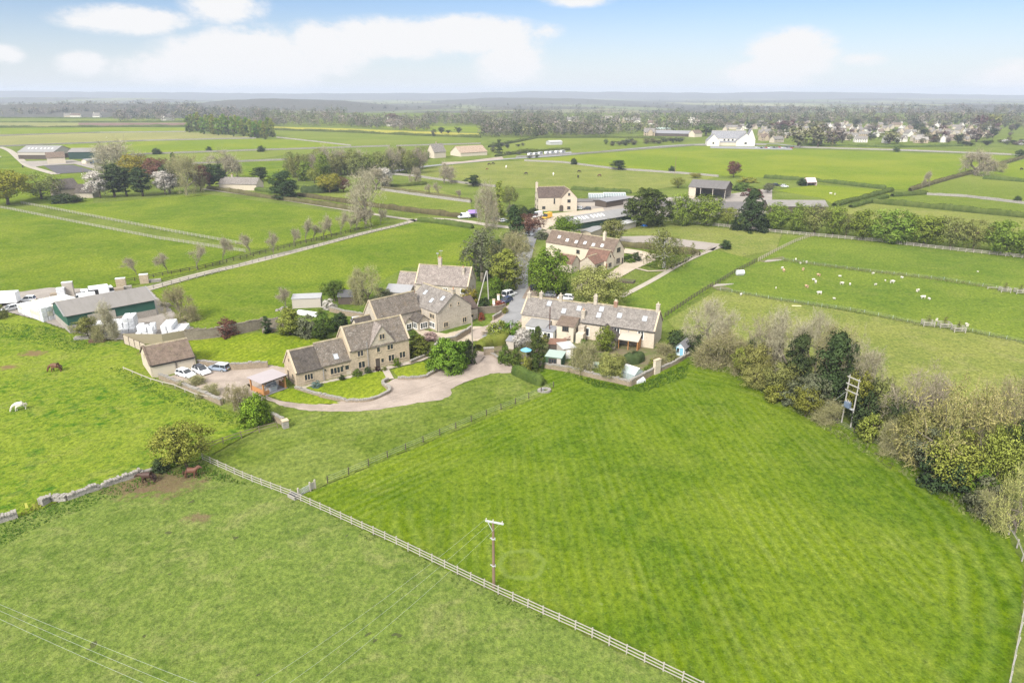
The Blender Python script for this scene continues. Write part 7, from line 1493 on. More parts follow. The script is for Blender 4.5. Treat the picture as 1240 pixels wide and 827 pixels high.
# blue tarpaulin, parasol and such
o = thing('garden_parasol', 'bright blue parasol among the laurel bushes', 'parasol', G(637, 436)); m = MB(); n = 8
for k in range(n): a0, a1 = 6.2832 * k / n, 6.2832 * (k + 1) / n; m.face([(0, 0, 2.7), (1.15 * math.cos(a0), 1.15 * math.sin(a0), 2.15), (1.15 * math.cos(a1), 1.15 * math.sin(a1), 2.15)]); m.face([(0, 0, 2.62), (1.13 * math.cos(a1), 1.13 * math.sin(a1), 2.1), (1.13 * math.cos(a0), 1.13 * math.sin(a0), 2.1)])
m.build('canopy', m_plain('blue_canvas', (.16, .42, .62), .7, .1), o, fix=False); m = MB(); m.tube((0, 0, 0), (0, 0, 2.75), .03, .03, 6); m.build('pole', WHITEP, o)
o = thing('tarpaulin', 'small crumpled bright blue tarpaulin under the dark cedar', 'tarpaulin', G(780, 274)); m = MB(); rg = random.Random(4); Hh = [[.1 + .9 * max(0, 1 - math.hypot(i - 3, j - 3) / 3.6) * (.6 + .7 * rg.random()) if 0 < i < 6 and 0 < j < 6 else 0 for j in range(7)] for i in range(7)]
for i in range(6):
    for j in range(6): m.face([((i + u) * .5 - 1.5, (j + v) * .4 - 1.2, Hh[i + u][j + v]) for u, v in ((0, 0), (1, 0), (1, 1), (0, 1))])
m.build('sheet', m_plain('blue_sheet', (.03, .17, .55), .5), o, smooth=True)
# kitchen garden behind the farmhouse: polytunnel, shed, tarp
s = shed('grey timber shed with a pale flat roof at the edge of the green field', (354.5, 374.5), (389, 373), 3.4, 2.6, 2.9, GREYW, m_plain('pale_felt', (.33, .33, .335), .9, .15), mono=True)
s = shed('dark open-fronted garden shed beside the small round tree', (410, 369.5), (431, 369.5), 4, 2.2, 3.4, DARKW, m_plain('dark_felt', (.09, .09, .095), .9, .2))
o = thing('polytunnel', 'low white polytunnel hoop cover behind the yellow-green shrub', 'polytunnel', G(362, 380), R(-22)); m = MB(); sec = [(1.1 * math.cos(math.pi * k / 8), 1.0 * math.sin(math.pi * k / 8)) for k in range(9)]; m.extr(sec, 0, 6, 'x'); m.build('cover', WRAP, o, smooth=False); m = MB(); m.box(-.05, 6.05, -1.15, 1.15, -.02, .06); m.build('base', GREYW, o)
wall([(400, 378), (420, 383), (440, 386)], 1.3, .45, 'garden wall behind the dark clipped dome', DRY); o = thing('log_pile', 'heap of pale rubble at the far corner of the kitchen garden', 'heap', G(342, 376)); m = MB(); rg = random.Random(5)
for k in range(22): x, y, z, r = rg.gauss(0, .9), rg.gauss(0, .6), 0, .2 + .25 * rg.random(); m.hexa([(x - r, y - r, 0), (x + r, y - r * .8, 0), (x + r * .9, y + r, 0), (x - r, y + r * .9, 0), (x - r * .6, y - r * .7, r * 1.4), (x + r * .7, y - r * .6, r * 1.2), (x + r * .6, y + r * .6, r * 1.5), (x - r * .7, y + r * .5, r * 1.3)])
m.build('rubble', DRYG, o, fix=False); car('parked_car', 'silver car tucked behind the farmhouse roof', 435.5, 391, 20, 4.0, 1.75, 1.5, PSILV)
for x, y, lb in ((596, 404, 'slatted garden bench'),):
    o = thing('garden_table', 'wooden patio table with benches by the drive entrance', 'table', G(588, 405), .1); m = MB(); m.box(-.9, .9, -.4, .4, .68, .75); m.build('tabletop', CARD, o)
    for s_ in (-1, 1): m = MB(); m.box(-.9, .9, s_ * .75 - .15, s_ * .75 + .15, .4, .46); m.build('bench', CARD, o); m = MB(); m.bar((s_ * .6, -.8, 0), (s_ * .6, .8, 0), .08, .08); m.bar((s_ * .6, -.3, .7), (s_ * .6, -.75, 0), .08, .08); m.bar((s_ * .6, .3, .7), (s_ * .6, .75, 0), .08, .08); m.build('leg', CARD, o)
for x, y, lb in ((571, 379.5, 'white gate post, left of two on the lane'), (601, 366, 'white gate post, right of two on the lane')):
    o = thing('gate_post', lb, 'gate post', G(598 if x < 590 else 603.5, 372 if x < 590 else 366)); m = MB(); m.box(-.3, .3, -.3, .3, -.1, 1.9); m.build('post', WHITEP, o); m = MB(); m.box(-.38, .38, -.38, .38, 1.9, 2.05); m.build('cap', DRESS, o)
o = thing('raised_bed', 'row of old timber raised beds beside the pale drive', 'raised bed', G(752, 341), R(-22)); 
for k in range(3): m = MB(); m.box(-1 + k * 0, 3.8, -1.2 + k * 1.0, -.5 + k * 1.0, 0, .55); m.build('bed_frame', DARKW, o); m = MB(); m.box(-.9, 3.7, -1.1 + k * 1.0, -.6 + k * 1.0, .5, .58); m.build('soil', GR['soil'], o)
# ================================================================ trees and shrubs, near to far
T = [
 # kind, px, base, top, width px, label, (name)
 ('broad_lime', 226, 566, 511, 58, 'yellow-green tree at the corner where the front fence begins', 'tree'),
 ('ivymass', 218, 562, 518, 16, 'dark ivy-covered trunk inside the yellow-green corner tree', 'ivy_bush'),
 ('shrub_dark', 197, 570, 553, 26, 'dark evergreen shrub between the two bay horses', 'shrub'),
 ('vividbush', 310, 511, 473, 40, 'rounded bright green bush above the short brushwood wall', 'bush'),
 ('budding', 284, 497, 466, 34, 'thin olive shrub beside the bright green bush', 'shrub'),
 ('thorn', 232, 467, 456, 24, 'olive shrub on the wall beside the nearest white car', 'shrub'),
 ('thorn', 252, 478, 466, 22, 'straggly brown shrub on the wall below the parking area', 'shrub'),
 ('shrub_copper', 277, 405, 381, 32, 'rounded russet and green bush against the tall old wall', 'bush'),
 ('cypress', 323.5, 404, 383, 11, 'small dark upright conifer on the upper lawn', 'conifer'),
 ('goldcone', 352, 406, 373, 31, 'large clipped yellow-green conifer block behind the farmhouse', 'conifer'),
 ('shrub_greyg', 374, 407, 377, 30, 'big grey-green shrub right of the yellow-green conifer', 'shrub'), ('shrub_green', 393, 402, 377, 30, 'green shrub between the grey-green shrub and the dark dome', 'shrub'),
 ('clippeddark', 412, 398, 376, 25, 'dark green clipped dome behind the farmhouse roof', 'topiary'), ('clippedyew', 388, 411, 390, 22, 'olive clipped yew ball beside the farmhouse', 'topiary'),
 ('clipped', 508, 430, 402, 29, 'large olive clipped dome at the farmhouse end wall', 'topiary'),
 ('laurel', 544, 446, 405, 52, 'huge bright green laurel bush above the low garden wall', 'bush'), ('shrub_dark', 566, 442, 407, 26, 'dark ivy-leaved shrub against the telegraph pole', 'shrub'),
 ('shrub_pink', 522, 413, 400, 18, 'small pinkish-buff shrub in front of the porch', 'shrub'), ('shrub_green', 499, 409, 399, 18, 'low green shrub left of the pinkish shrub', 'shrub'), ('shrub_greyg', 492, 400, 391, 16, 'grey shrub under the long wing of the middle house', 'shrub'),
 ('shrub_olive', 453, 394, 381, 19, 'dome of olive shrub by the small lean-to gable', 'shrub'),
 ('shrub_bright', 481, 444, 430, 9, 'fresh green shrub at the foot of the farmhouse front', 'shrub'), ('shrub_dark', 446, 452, 443, 10, 'dark rounded shrub by the farmhouse drainpipe', 'shrub'), ('shrub_green', 433, 455.5, 446, 14, 'green shrub against the farmhouse front wall', 'shrub'), ('shrub_purple', 457, 449.5, 442, 9, 'purple-leaved shrub by the farmhouse front door', 'shrub'), ('shrub_dark', 414, 461, 452.5, 9, 'dark shrub left of the cream front door', 'shrub'), ('shrub_blueg', 384, 468.5, 460, 15, 'blue-green lavender clump below the farmhouse window', 'shrub'), ('shrub_olive', 465, 449, 443, 8, 'olive tuft right of the purple-leaved shrub', 'shrub'),
 ('shrub_lime', 605, 411, 385, 30, 'rounded yellow-green bush, left of two above the curved hedge', 'bush'), ('shrub_bright', 620, 412, 383, 27, 'rounded bright green bush, right of two above the curved hedge', 'bush'), ('shrub_red', 583, 388, 377, 9, 'small rusty-red shrub beside the middle house', 'shrub'),
 ('shrub_red', 604, 372, 363, 16, 'bright orange-red bush at the lane corner', 'bush'), ('shrub_lime', 612, 380, 371, 8, 'small yellow-green clipped bush below the orange-red bush', 'shrub'), ('shrub_bright', 573, 376, 366, 9, 'bright green shrub beside the lean-to', 'shrub'),
 ('broad_white', 631.5, 424, 396, 22, 'white-blossomed small tree in the cottage garden', 'tree'), ('spruce', 651, 432, 394, 22, 'dense green conifer in front of the white cottage extension', 'conifer'),
 ('shrub_green', 612, 440, 415, 20, 'glossy laurel bush, leftmost along the drive entrance wall', 'bush'), ('shrub_green', 624, 443, 419, 20, 'glossy laurel bush left of the blue parasol', 'bush'), ('shrub_lime', 637, 449, 429, 14, 'speckled yellow-green shrub below the blue parasol', 'shrub'), ('shrub_yew', 650, 447, 424, 18, 'dark green shrub right of the blue parasol', 'shrub'), ('shrub_olive', 637, 397, 385, 14, 'buff grassy shrub at the cottage terrace corner', 'shrub'),
 ('hedgetree_lime', 732, 427, 395, 20, 'tall narrow light green tree against the cottage terrace', 'tree'), ('thorn', 709, 448, 414, 34, 'spreading bare-branched apple tree in the cottage garden', 'tree'), ('bigolive', 740, 459, 424, 34, 'broad pale olive tree behind the cottage garden wall', 'tree'), ('shrub_green', 706, 426, 408, 13, 'light green shrub above the apple tree', 'shrub'), ('shrub_pink', 687, 414, 402, 11, 'pink-flowered acer below the two-storey extension', 'shrub'), ('shrub_blueg', 698, 413, 401, 13, 'blue-green shrub beside the pink acer', 'shrub'), ('shrub_dark', 770, 437, 423, 16, 'dark shrub beside the lean-to conservatory', 'shrub'), ('shrub_bright', 785, 452, 439, 14, 'spiky bright green shrub beside the tall stone pier', 'shrub'), ('thorn', 806, 430, 416, 22, 'brown twiggy shrub in the corner bed by the summerhouse', 'shrub'), ('shrub_greyg', 757, 446, 436, 14, 'grey-green shrub behind the small greenhouse', 'shrub'), ('shrub_olive', 812, 438, 426, 16, 'olive shrub in front of the summerhouse', 'shrub'), ('shrub_green', 675, 420, 411, 12, 'green creeper-covered shrub over the garden store', 'shrub'),
 ('bigolive', 723, 371, 320, 62, 'big rounded yellow-olive tree behind the cottage terrace', 'tree'), ('willow', 664, 356, 291, 56, 'tall light green weeping tree beside the lane', 'tree'), ('shrub_dark', 672, 354, 338, 30, 'dark green undergrowth below the weeping tree', 'shrub'),
 ('darkcone', 623, 303, 247, 36, 'tall dark conifer by the bend in the lane', 'conifer'), ('budding', 620, 336, 279, 42, 'grey-olive budding tree below the dark conifer', 'tree'), ('eucalyptus', 584, 342, 266, 48, 'tall loose grey-green eucalyptus behind the cottage', 'tree'), ('cypress', 577, 330, 288, 9, 'slender dark cypress under the eucalyptus', 'conifer'), ('goldcone', 612, 350, 302, 36, 'yellow-topped conifer beside the lane', 'conifer'),
 ('shrub_bright', 601, 355, 330, 22, 'bright green shrub left of the yellow-topped conifer', 'shrub'), ('shrub_yellow', 568, 368, 344, 28, 'pale yellow flowering shrub at the cottage gable', 'shrub'), ('shrub_dark', 583, 340, 318, 16, 'dark shrub at the foot of the cypress', 'shrub'), ('shrub_purple', 588, 336, 322, 12, 'reddish-purple shrub between the cypress and the poles', 'shrub'), ('shrub_dark', 587, 372, 358, 14, 'dark green clipped shrub behind the slanting poles', 'shrub'), ('shrub_green', 598, 362, 350, 16, 'green shrub behind the white gate posts', 'shrub'), ('shrub_greyg', 598, 322, 312, 14, 'grey-green shrub by the garden path above the cottage', 'shrub'), ('broad_lime', 600, 316, 288, 20, 'light lime tree behind the eucalyptus', 'tree'), ('shrub_yew', 615, 358, 338, 14, 'dark conifer skirt beside the white pickup', 'shrub'),
 ('budding', 446, 366, 322, 36, 'grey-olive tree left of the middle house', 'tree'), ('shrub_greyg', 463, 366, 346, 26, 'low grey-green shrub beside the cottage lean-to', 'shrub'), ('broad_green', 405, 366, 338, 29, 'small round green tree above the dark garden shed', 'tree'), ('young', 347, 376, 349, 18, 'thin bare tree left of the grey shed', 'tree'), ('shrub_white', 399, 374, 360, 18, 'white-flowering shrub between the two sheds', 'shrub'), ('thorn', 436, 368, 352, 16, 'dark twiggy bush right of the garden shed', 'shrub'), ('shrub_green', 388, 384, 373, 14, 'green shrub in the kitchen garden', 'shrub'),
 ('budding', 219, 388, 347, 32, 'bare pale-twigged tree right of the green barn', 'tree'), ('thorn', 226, 388, 371, 24, 'bare tangled shrub above the brick pile', 'shrub'), ('broad_olive', 107, 411, 382, 28, 'small olive-green tree in front of the green barn', 'tree'), ('bare', 124, 413, 366, 30, 'bare multi-stemmed tree in front of the white stacks', 'tree'), ('thorn', 128, 412, 392, 22, 'twiggy shrub at the foot of the bare tree by the stacks', 'shrub'), ('shrub_olive', 3, 386, 366, 16, 'olive shrub at the left edge of the yard', 'shrub'),
 # right-hand hedgerow
 ('bare', 857, 428, 361, 54, 'wide bare tree at the top of the hedgerow by the summerhouse', 'tree'), ('shrub_dark', 824, 420, 398, 38, 'dark bramble bush behind the summerhouse', 'bush'), ('shrub_dark', 846, 430, 402, 30, 'dark scrub under the wide bare tree', 'bush'),
 ('thorn', 874, 441, 398, 50, 'pink-grey blackthorn thicket, nearest the summerhouse', 'shrub'), ('thorn', 893, 449, 412, 36, 'grey blackthorn bush beside the pale olive hedgerow shrub', 'shrub'), ('bigolive', 915, 460, 410, 36, 'pale yellow-green feathery small tree in the hedgerow', 'tree'),
 ('ivybare', 921, 452, 380, 38, 'bare tree with a dark ivy trunk behind the feathery small tree', 'tree'), ('bare', 950, 460, 376, 50, 'bare spreading tree at the middle of the hedgerow', 'tree'), ('bare', 985, 462, 378, 50, 'bare grey tree behind the ivy-clad trunks', 'tree'),
 ('ivymass', 963, 478, 404, 32, 'dark ivy-clad tree, left of the pair in the hedgerow', 'tree'), ('ivymass', 1001, 500, 402, 44, 'broad dark ivy-clad tree, right of the pair in the hedgerow', 'tree'), ('ivymass', 1020, 498, 416, 28, 'dark ivy column behind the transformer pole', 'tree'),
 ('broad_olive', 945, 480, 436, 40, 'olive hedgerow shrub under the bare spreading tree', 'tree'), ('shrub_greyg', 958, 489, 460, 34, 'grey-green hedgerow shrub at the fence', 'shrub'), ('broad_greyg', 981, 500, 448, 46, 'grey-green hedgerow bush left of the transformer pole', 'bush'), ('thorn', 1000, 508, 482, 34, 'brown scrub at the foot of the broad ivy-clad tree', 'shrub'),
 ('ivybare', 1040, 506, 414, 50, 'bare tree rising behind the transformer pole', 'tree'), ('shrub_dark', 1046, 520, 468, 34, 'dark thorny bush right of the transformer pole', 'bush'), ('shrub_lime', 1054, 534, 497, 34, 'bright yellow-green bush at the foot of the hedgerow', 'bush'), ('broad_olive', 1068, 520, 456, 34, 'olive-green small tree with a warm tint in the hedgerow', 'tree'),
 ('ivybare', 1100, 540, 442, 64, 'large grey tree with dark ivy in the middle of the right-hand hedgerow', 'tree'), ('thorn', 1082, 546, 506, 40, 'grey thorn bush left of the pale blossoming tree', 'shrub'),
 ('buffbush', 1155, 580, 466, 96, 'huge pale yellow blossoming bush at the right of the hedgerow', 'tree'), ('budding', 1205, 560, 462, 70, 'bare buff-twigged tree behind the huge pale bush', 'tree'), ('broad_greyg', 1122, 568, 512, 54, 'buff-grey leafy bush in front of the huge pale bush', 'bush'), ('shrub_dark', 1140, 590, 535, 60, 'dark undergrowth below the huge pale bush', 'bush'),
 ('shrub_bright', 1183, 603, 555, 44, 'bright green bush below the huge pale bush', 'bush'), ('ivymass', 1226, 586, 508, 44, 'dark evergreen at the right edge of the hedgerow', 'tree'), ('buffbush', 1228, 646, 562, 46, 'buff-leaved bush low at the right edge', 'bush'), ('shrub_greyg', 1190, 622, 572, 48, 'grey-green scrub beside the buff bush', 'shrub'), ('thorn', 1207, 634, 596, 40, 'brown thorn scrub where the fence turns', 'shrub'),
 # middle distance
 ('barebig', 443, 272, 206, 52, 'large bare tree with spreading limbs beside the lane hedge', 'tree'), ('bare', 589, 276, 220, 32, 'bare tree beside the purple gazebo', 'tree'), ('poplar', 605, 268, 219, 14, 'slim fresh green tree behind the bare tree by the gazebo', 'tree'), ('broad_olive', 617, 252, 224, 18, 'small yellow-olive tree left of the cream house', 'tree'), ('shrub_greyg', 619, 258, 246, 16, 'grey-green shrub above the parked row of cars', 'shrub'), ('shrub_bright', 604, 263, 254, 17, 'light green rounded shrub behind the parked row of cars', 'shrub'), ('shrub_dark', 634, 264, 248, 14, 'dark shrub against the cream house gable', 'shrub'), ('shrub_dark', 646, 262, 250, 16, 'dark evergreen shrub left of the white delivery van', 'shrub'), ('broad_copper', 641, 286, 258, 34, 'pink-buff blossoming tree beside the lane bend', 'tree'), ('shrub_greyg', 657, 289, 276, 20, 'grey-green shrub by the lane bend', 'shrub'),
 ('broad_bright', 684, 292, 260, 33, 'pale green round maple in front of the long barn', 'tree'), ('broad_olive', 742, 296, 263, 30, 'feathery yellow-olive tree behind the cream gabled house', 'tree'), ('birch', 803, 325, 269, 36, 'weeping silver birch beside the riding arena', 'tree'), ('sapling', 830, 314, 300, 6, 'slim sapling, left of two beside the birch', 'young_tree'), ('sapling', 838, 312, 294, 6, 'slim sapling, right of two beside the birch', 'young_tree'), ('shrub_dark', 771, 316, 304, 14, 'dark shrub in the bed beside the pale curved drive', 'shrub'), ('shrub_green', 760, 314, 306, 12, 'green shrub at the cream house corner', 'shrub'), ('shrub_bright', 764, 318, 312, 14, 'low bright shrub beside the pale curved drive', 'shrub'), ('shrub_dark', 878, 302, 289, 15, 'dark round shrub at the end of the riding arena', 'shrub'),
 ('cedar', 783, 274, 220, 52, 'big dark evergreen standing over the farmyard', 'tree'), ('hedgetree_lime', 826, 273, 236, 29, 'round green tree right of the big dark evergreen', 'tree'), ('hedgetree_lime', 855, 273, 236, 34, 'round green tree, second right of the big dark evergreen', 'tree'), ('broad_lime', 881, 274, 250, 24, 'small lime-green tree left of the dark conifer', 'tree'), ('leylandii', 909, 278, 227, 48, 'broad dark conifer at the end of the leafy tree row', 'conifer'),
 ('hedgetree_lime', 938, 278, 246, 32, 'fresh green tree, first in the row right of the dark conifer', 'tree'), ('hedgetree_lime', 968, 281, 247, 26, 'yellow-green tree, second in the row right of the dark conifer', 'tree'), ('hedgetree_olive', 986, 284, 247, 32, 'brownish budding tree, third in the leafy row', 'tree'), ('hedgetree_lime', 1008, 286, 248, 22, 'narrow lime tree, fourth in the leafy row', 'tree'), ('hedgetree_olive', 1023, 287, 258, 18, 'small brown budding tree, fifth in the leafy row', 'tree'), ('hedgetree_lime', 1044, 290, 254, 32, 'broad lime tree, sixth in the leafy row', 'tree'), ('hedgetree_lime', 1082, 294, 255, 46, 'widest bright green tree of the leafy row', 'tree'), ('hedgetree_lime', 1118, 297, 259, 36, 'yellow-green tree just right of the widest tree of the row', 'tree'), ('hedgetree_olive', 1150, 301, 261, 36, 'brown-twigged tree in the right half of the leafy row', 'tree'), ('hedgetree_olive', 1178, 304, 265, 30, 'brown-twigged tree left of the last bright tree of the row', 'tree'), ('hedgetree_lime', 1212, 308, 267, 40, 'last bright green tree of the leafy row', 'tree'), ('hedgetree_lime', 1246, 312, 274, 34, 'green tree cut by the right edge at the end of the leafy row', 'tree'), ('hedgetree_olive', 1285, 316, 276, 36, 'brown tree beyond the end of the leafy row', 'tree') ,
 ('shrub_copper', 912, 238, 226, 24, 'russet shrub behind the dark conifer', 'shrub'), ('broad_greyg', 930, 234, 221, 14, 'small grey-green tree behind the stable block', 'tree'), ('shrub_dark', 971, 225, 215, 14, 'dark round bush beside the pink gazebo', 'bush'), ('broad_lime', 821, 228, 214, 15, 'small lime tree left of the open hay barn', 'tree'), ('broad_yellow', 842, 216, 209, 13, 'small yellow tree behind the open hay barn', 'tree'), ('broad_copper', 888, 215, 194, 17, 'orange-pink tree in the field corner behind the hay barn', 'tree'), ('shrub_yellow', 905, 221, 213, 22, 'yellow flowering bush right of the orange-pink tree', 'bush'), ('shrub_green', 900, 231, 220, 26, 'green bushes beside the hay barn end', 'bush'), ('midbare', 1180, 212, 181, 32, 'round bare tree standing alone in the big green field', 'tree'), ('young', 1125, 228, 207, 10, 'bare young tree on the hedge below the lone bare tree', 'tree'), ('young', 1115, 232, 215, 7, 'small bare sapling on the hedge below the lone bare tree', 'tree'), ('shrub_dark', 1231, 246, 236, 10, 'round dark bush on the right-hand paddock', 'bush'), ('shrub_dark', 1235, 190, 180, 12, 'dark bush at the right end of the far road', 'bush'), ('shrub_dark', 1085, 184, 178, 8, 'single dark bush beside the far road', 'bush'), ('thorn', 1205, 208, 195, 20, 'bare bush right of the lone bare tree', 'shrub'),
 ('pine', 749, 206, 193, 18, 'dark round bush, largest on the wall of the big green field', 'bush'), ('shrub_dark', 695, 199.5, 190.5, 9, 'dark bush, left one on the wall of the big green field', 'bush'), ('shrub_dark', 813, 209, 200, 9, 'dark bush, right one on the wall of the big green field', 'bush'), ('pine', 573, 226, 210, 18, 'dark evergreen bush in the middle of the far horse field', 'bush'), ('midbare', 538, 222, 197, 22, 'bare tree with an ivy trunk on the middle wall', 'tree'), ('midbare', 503, 224, 202, 12, 'slim bare tree left of the ivy-trunked one', 'tree'), ('young', 521, 237, 222, 9, 'young bare tree, left of two on the brown hedge', 'tree'), ('young', 531, 238, 220, 10, 'young bare tree, right of two on the brown hedge', 'tree'), ('young', 556, 243, 230, 8, 'small bare sapling on the brown hedge', 'tree'),
 ('ivymass', 346, 241, 209, 27, 'big dark ivy-clad tree beside the pale-roofed cottage', 'tree'), ('broad_yellow', 400, 234, 210, 24, 'yellow-green tree above the dark hedge block', 'tree'), ('broad_copper', 416, 233, 214, 14, 'dark purple-brown tree right of the yellow-green tree', 'tree'), ('broad_white', 467, 228, 203, 16, 'pink-white blossom tree behind the large bare tree', 'tree'), ('midbarep', 455, 230, 204, 24, 'pinkish bare tree left of the blossom tree', 'tree'), ('pine', 316, 219, 202, 17, 'round dark tree between the cottage and the copse', 'tree'), ('broad_lime', 381, 222, 204, 12, 'small green tree at the left foot of the copse', 'tree'),
 ('broad_yellow', 10, 248, 204, 46, 'broad yellow-green tree at the left edge', 'tree'), ('hedgetree_olive', 50, 241, 212, 38, 'wide olive tree beside the white-gabled cottage', 'tree'), ('shrub_dark', 80, 245, 234, 32, 'dark hedge-like shrub in front of the two cottages', 'shrub'), ('broad_white', 122, 240, 207, 24, 'speckled white-blossom tree, leftmost of the dark group', 'tree'), ('pine', 139, 239, 196, 24, 'tall dark pine, first of the dark group', 'tree'), ('pine', 154, 238, 201, 20, 'dark pine, second of the dark group', 'tree'), ('pine', 173, 238, 200, 20, 'dark pine in front of the bright yellow tree', 'tree'), ('broad_yellow', 169, 224, 186, 30, 'bright yellow-green tree rising behind the pines', 'tree'), ('broad_copper', 196, 226, 190, 26, 'copper-pink tree in the middle of the dark group', 'tree'), ('broad_white', 201, 236, 207, 22, 'white blossom tree in the middle of the dark group', 'tree'), ('spruce', 215, 226, 186, 14, 'narrow dark spruce rising above the group', 'conifer'), ('budding', 226, 236, 190, 38, 'large grey-olive budding tree in the dark group', 'tree'), ('pine', 206, 234, 198, 18, 'dark pine behind the white blossom tree', 'tree'), ('broad_copper', 243, 232, 198, 20, 'reddish tree right of the grey-olive tree', 'tree'), ('pine', 254, 228, 197, 18, 'dark evergreen, left of two at the end of the group', 'tree'), ('pine', 266, 228, 198, 18, 'dark evergreen, right of two at the end of the group', 'tree'), ('midbare', 273, 218, 184, 28, 'bare tree behind the pale-roofed cottage', 'tree'), ('midbare', 148, 210, 172, 42, 'large bare tree beside the dark green farm shed', 'tree'), ('shrub_dark', 190, 187, 179, 10, 'small dark bush on the far field wall at the left', 'bush'), ('shrub_dark', 253, 184, 177, 7, 'smaller dark bush right along the far field wall', 'bush'), ('shrub_dark', 317, 184, 176, 9, 'round bush on the far field wall above the cottage', 'bush'),
 ('broad_lime', 1034, 508, 446, 34, 'fresh yellow-green tree just left behind the transformer pole', 'tree'),
 ('bigolive', 1108, 560, 494, 50, 'pale olive spreading tree left of the huge pale bush', 'tree'),
 ('broad_lime', 1202, 596, 512, 48, 'yellow-green tree at the right end of the hedgerow', 'tree'),
 ('broad_lime', 898, 455, 418, 28, 'yellow-green small tree among the blackthorn', 'tree'),
 ('ivymass', 604, 330, 290, 20, 'dark ivy-covered tree stump between the eucalyptus and the lane', 'bush'),
 ('broad_green', 611, 322, 288, 26, 'green tree crowding the left side of the lane', 'tree'),
 ('shrub_dark', 618, 348, 330, 16, 'dark roadside shrub under the yellow-topped conifer', 'shrub'),
 ('shrub_green', 664, 438, 428, 15, 'mid-green shrub behind the mint-roofed shed', 'shrub'),
 ('shrub_olive', 692, 446, 435, 14, 'olive shrub between the white-roofed shed and the apple tree', 'shrub'),
 ('shrub_bright', 722, 436, 425, 12, 'bright shrub behind the beehives', 'shrub'),
 ('shrub_greyg', 736, 438, 427, 14, 'grey-green shrub left of the dark clipped hedge', 'shrub'),
 ('shrub_yew', 762, 456, 445, 16, 'dark shrub just behind the small greenhouse roof', 'shrub'),
 ('shrub_lime', 793, 443, 433, 14, 'pale yellow-green shrub below the terrace end wall', 'shrub'),
 ('thorn', 800, 442, 431, 16, 'twiggy shrub right of the tall stone pier', 'shrub'),
 ('shrub_olive', 660, 415, 404, 14, 'olive shrub against the white cottage extension', 'shrub'),
 ('shrub_green', 643, 409, 398, 14, 'green shrub at the left end of the cottage gardens', 'shrub'),
 ('shrub_pink', 716, 428, 419, 9, 'small pinkish shrub by the cottage back doors', 'shrub'),
 ('shrub_dark', 676, 434, 424, 12, 'dark shrub between the two garden sheds', 'shrub'),
 ('shrub_bright', 748, 446, 436, 12, 'bright green shrub beside the broad olive garden tree', 'shrub'),
 ('bigolive', 918, 470, 440, 40, 'spreading pale green shrub low in the hedgerow', 'bush'),
 ('broad_lime', 1148, 592, 520, 60, 'fresh green leaves low inside the huge pale bush', 'bush'),
 ('budding', 1012, 470, 392, 44, 'budding tree behind the broad ivy-clad one', 'tree'),
 ('broad_lime', 975, 505, 465, 34, 'yellow-green bush at the hedgerow foot left of the pole', 'bush'),
 ('shrub_lime', 940, 487, 462, 30, 'light green shrub at the fence under the bare spreading tree', 'shrub'),
]
for k, px, by, ty, w, lb, nm in T:
    if px < 480 and by < 262: w *= 1.2; ty -= (by - ty) * .06
    if k.startswith('hedgetree'): ty -= (by - ty) * .10
    nm2 = {'tree': 'tree', 'conifer': 'conifer_tree', 'bush': 'bush', 'shrub': 'shrub', 'topiary': 'topiary_bush', 'ivy_bush': 'ivy_bush', 'young_tree': 'young_tree'}[nm]
    plant(k, px, by, ty, w, lb, None, nm2, {'tree': 'tree', 'conifer': 'conifer', 'young_tree': 'tree', 'topiary': 'topiary', 'ivy_bush': 'bush'}.get(nm, nm))
# avenue of young trees along the drive
for x, b_, t_ in [(332, 311, 284), (356, 300, 279), (370, 294, 266), (379.5, 292, 275), (392, 291, 263), (402, 287, 271), (413, 285, 258), (424, 280, 267), (432, 279, 257), (442, 277, 258), (450, 274, 255), (461, 272, 255)]:
    plant('young', x, b_, t_ - 3, 15, 'bare young tree in the close-set row along the upper drive', 'young trees along the upper drive', 'young_tree', 'tree')
for x, b_, t_, lb in [(166, 334, 314, 'first bare young tree above the stone stacks'), (204, 332, 308, 'second bare young tree along the lower drive'), (239, 327, 299, 'third bare young tree along the lower drive'), (270, 319, 290, 'fourth and tallest bare young tree along the lower drive'), (304, 309, 286, 'bare young tree at the end of the paddock fences')]:
    plant('young', x, b_, t_ - 3, 18, lb, None, 'young_tree', 'tree')
# copse in the middle distance
for i in range(34):
    x = 354 + i * 4.8 + rnd.uniform(-2, 2); by = 219 - (x - 350) * .055 + rnd.uniform(-6, 1.5); k = rnd.choice(['lime', 'olive', 'olive', 'bare', 'lime', 'olive'])
    plant({'lime': 'hedgetree_lime', 'olive': 'hedgetree_olive', 'bare': 'midbarep'}[k], x, by, by - rnd.uniform(27, 36), 18, {'lime': 'fresh green tree in the copse behind the large bare tree', 'olive': 'olive budding tree in the copse behind the large bare tree', 'bare': 'bare pinkish tree in the copse behind the large bare tree'}[k], {'lime': 'fresh green copse trees', 'olive': 'olive copse trees', 'bare': 'bare copse trees'}[k])
for i in range(24):
    x = 229 + i * 4.4 + rnd.uniform(-1, 1); by = 160 + i * .3 + rnd.uniform(-2, 3)
    plant('poplar', x, by, by - rnd.uniform(20, 25), 8.5, 'pale green slender tree in the far row beside the pale strip', 'far row of pale green trees')
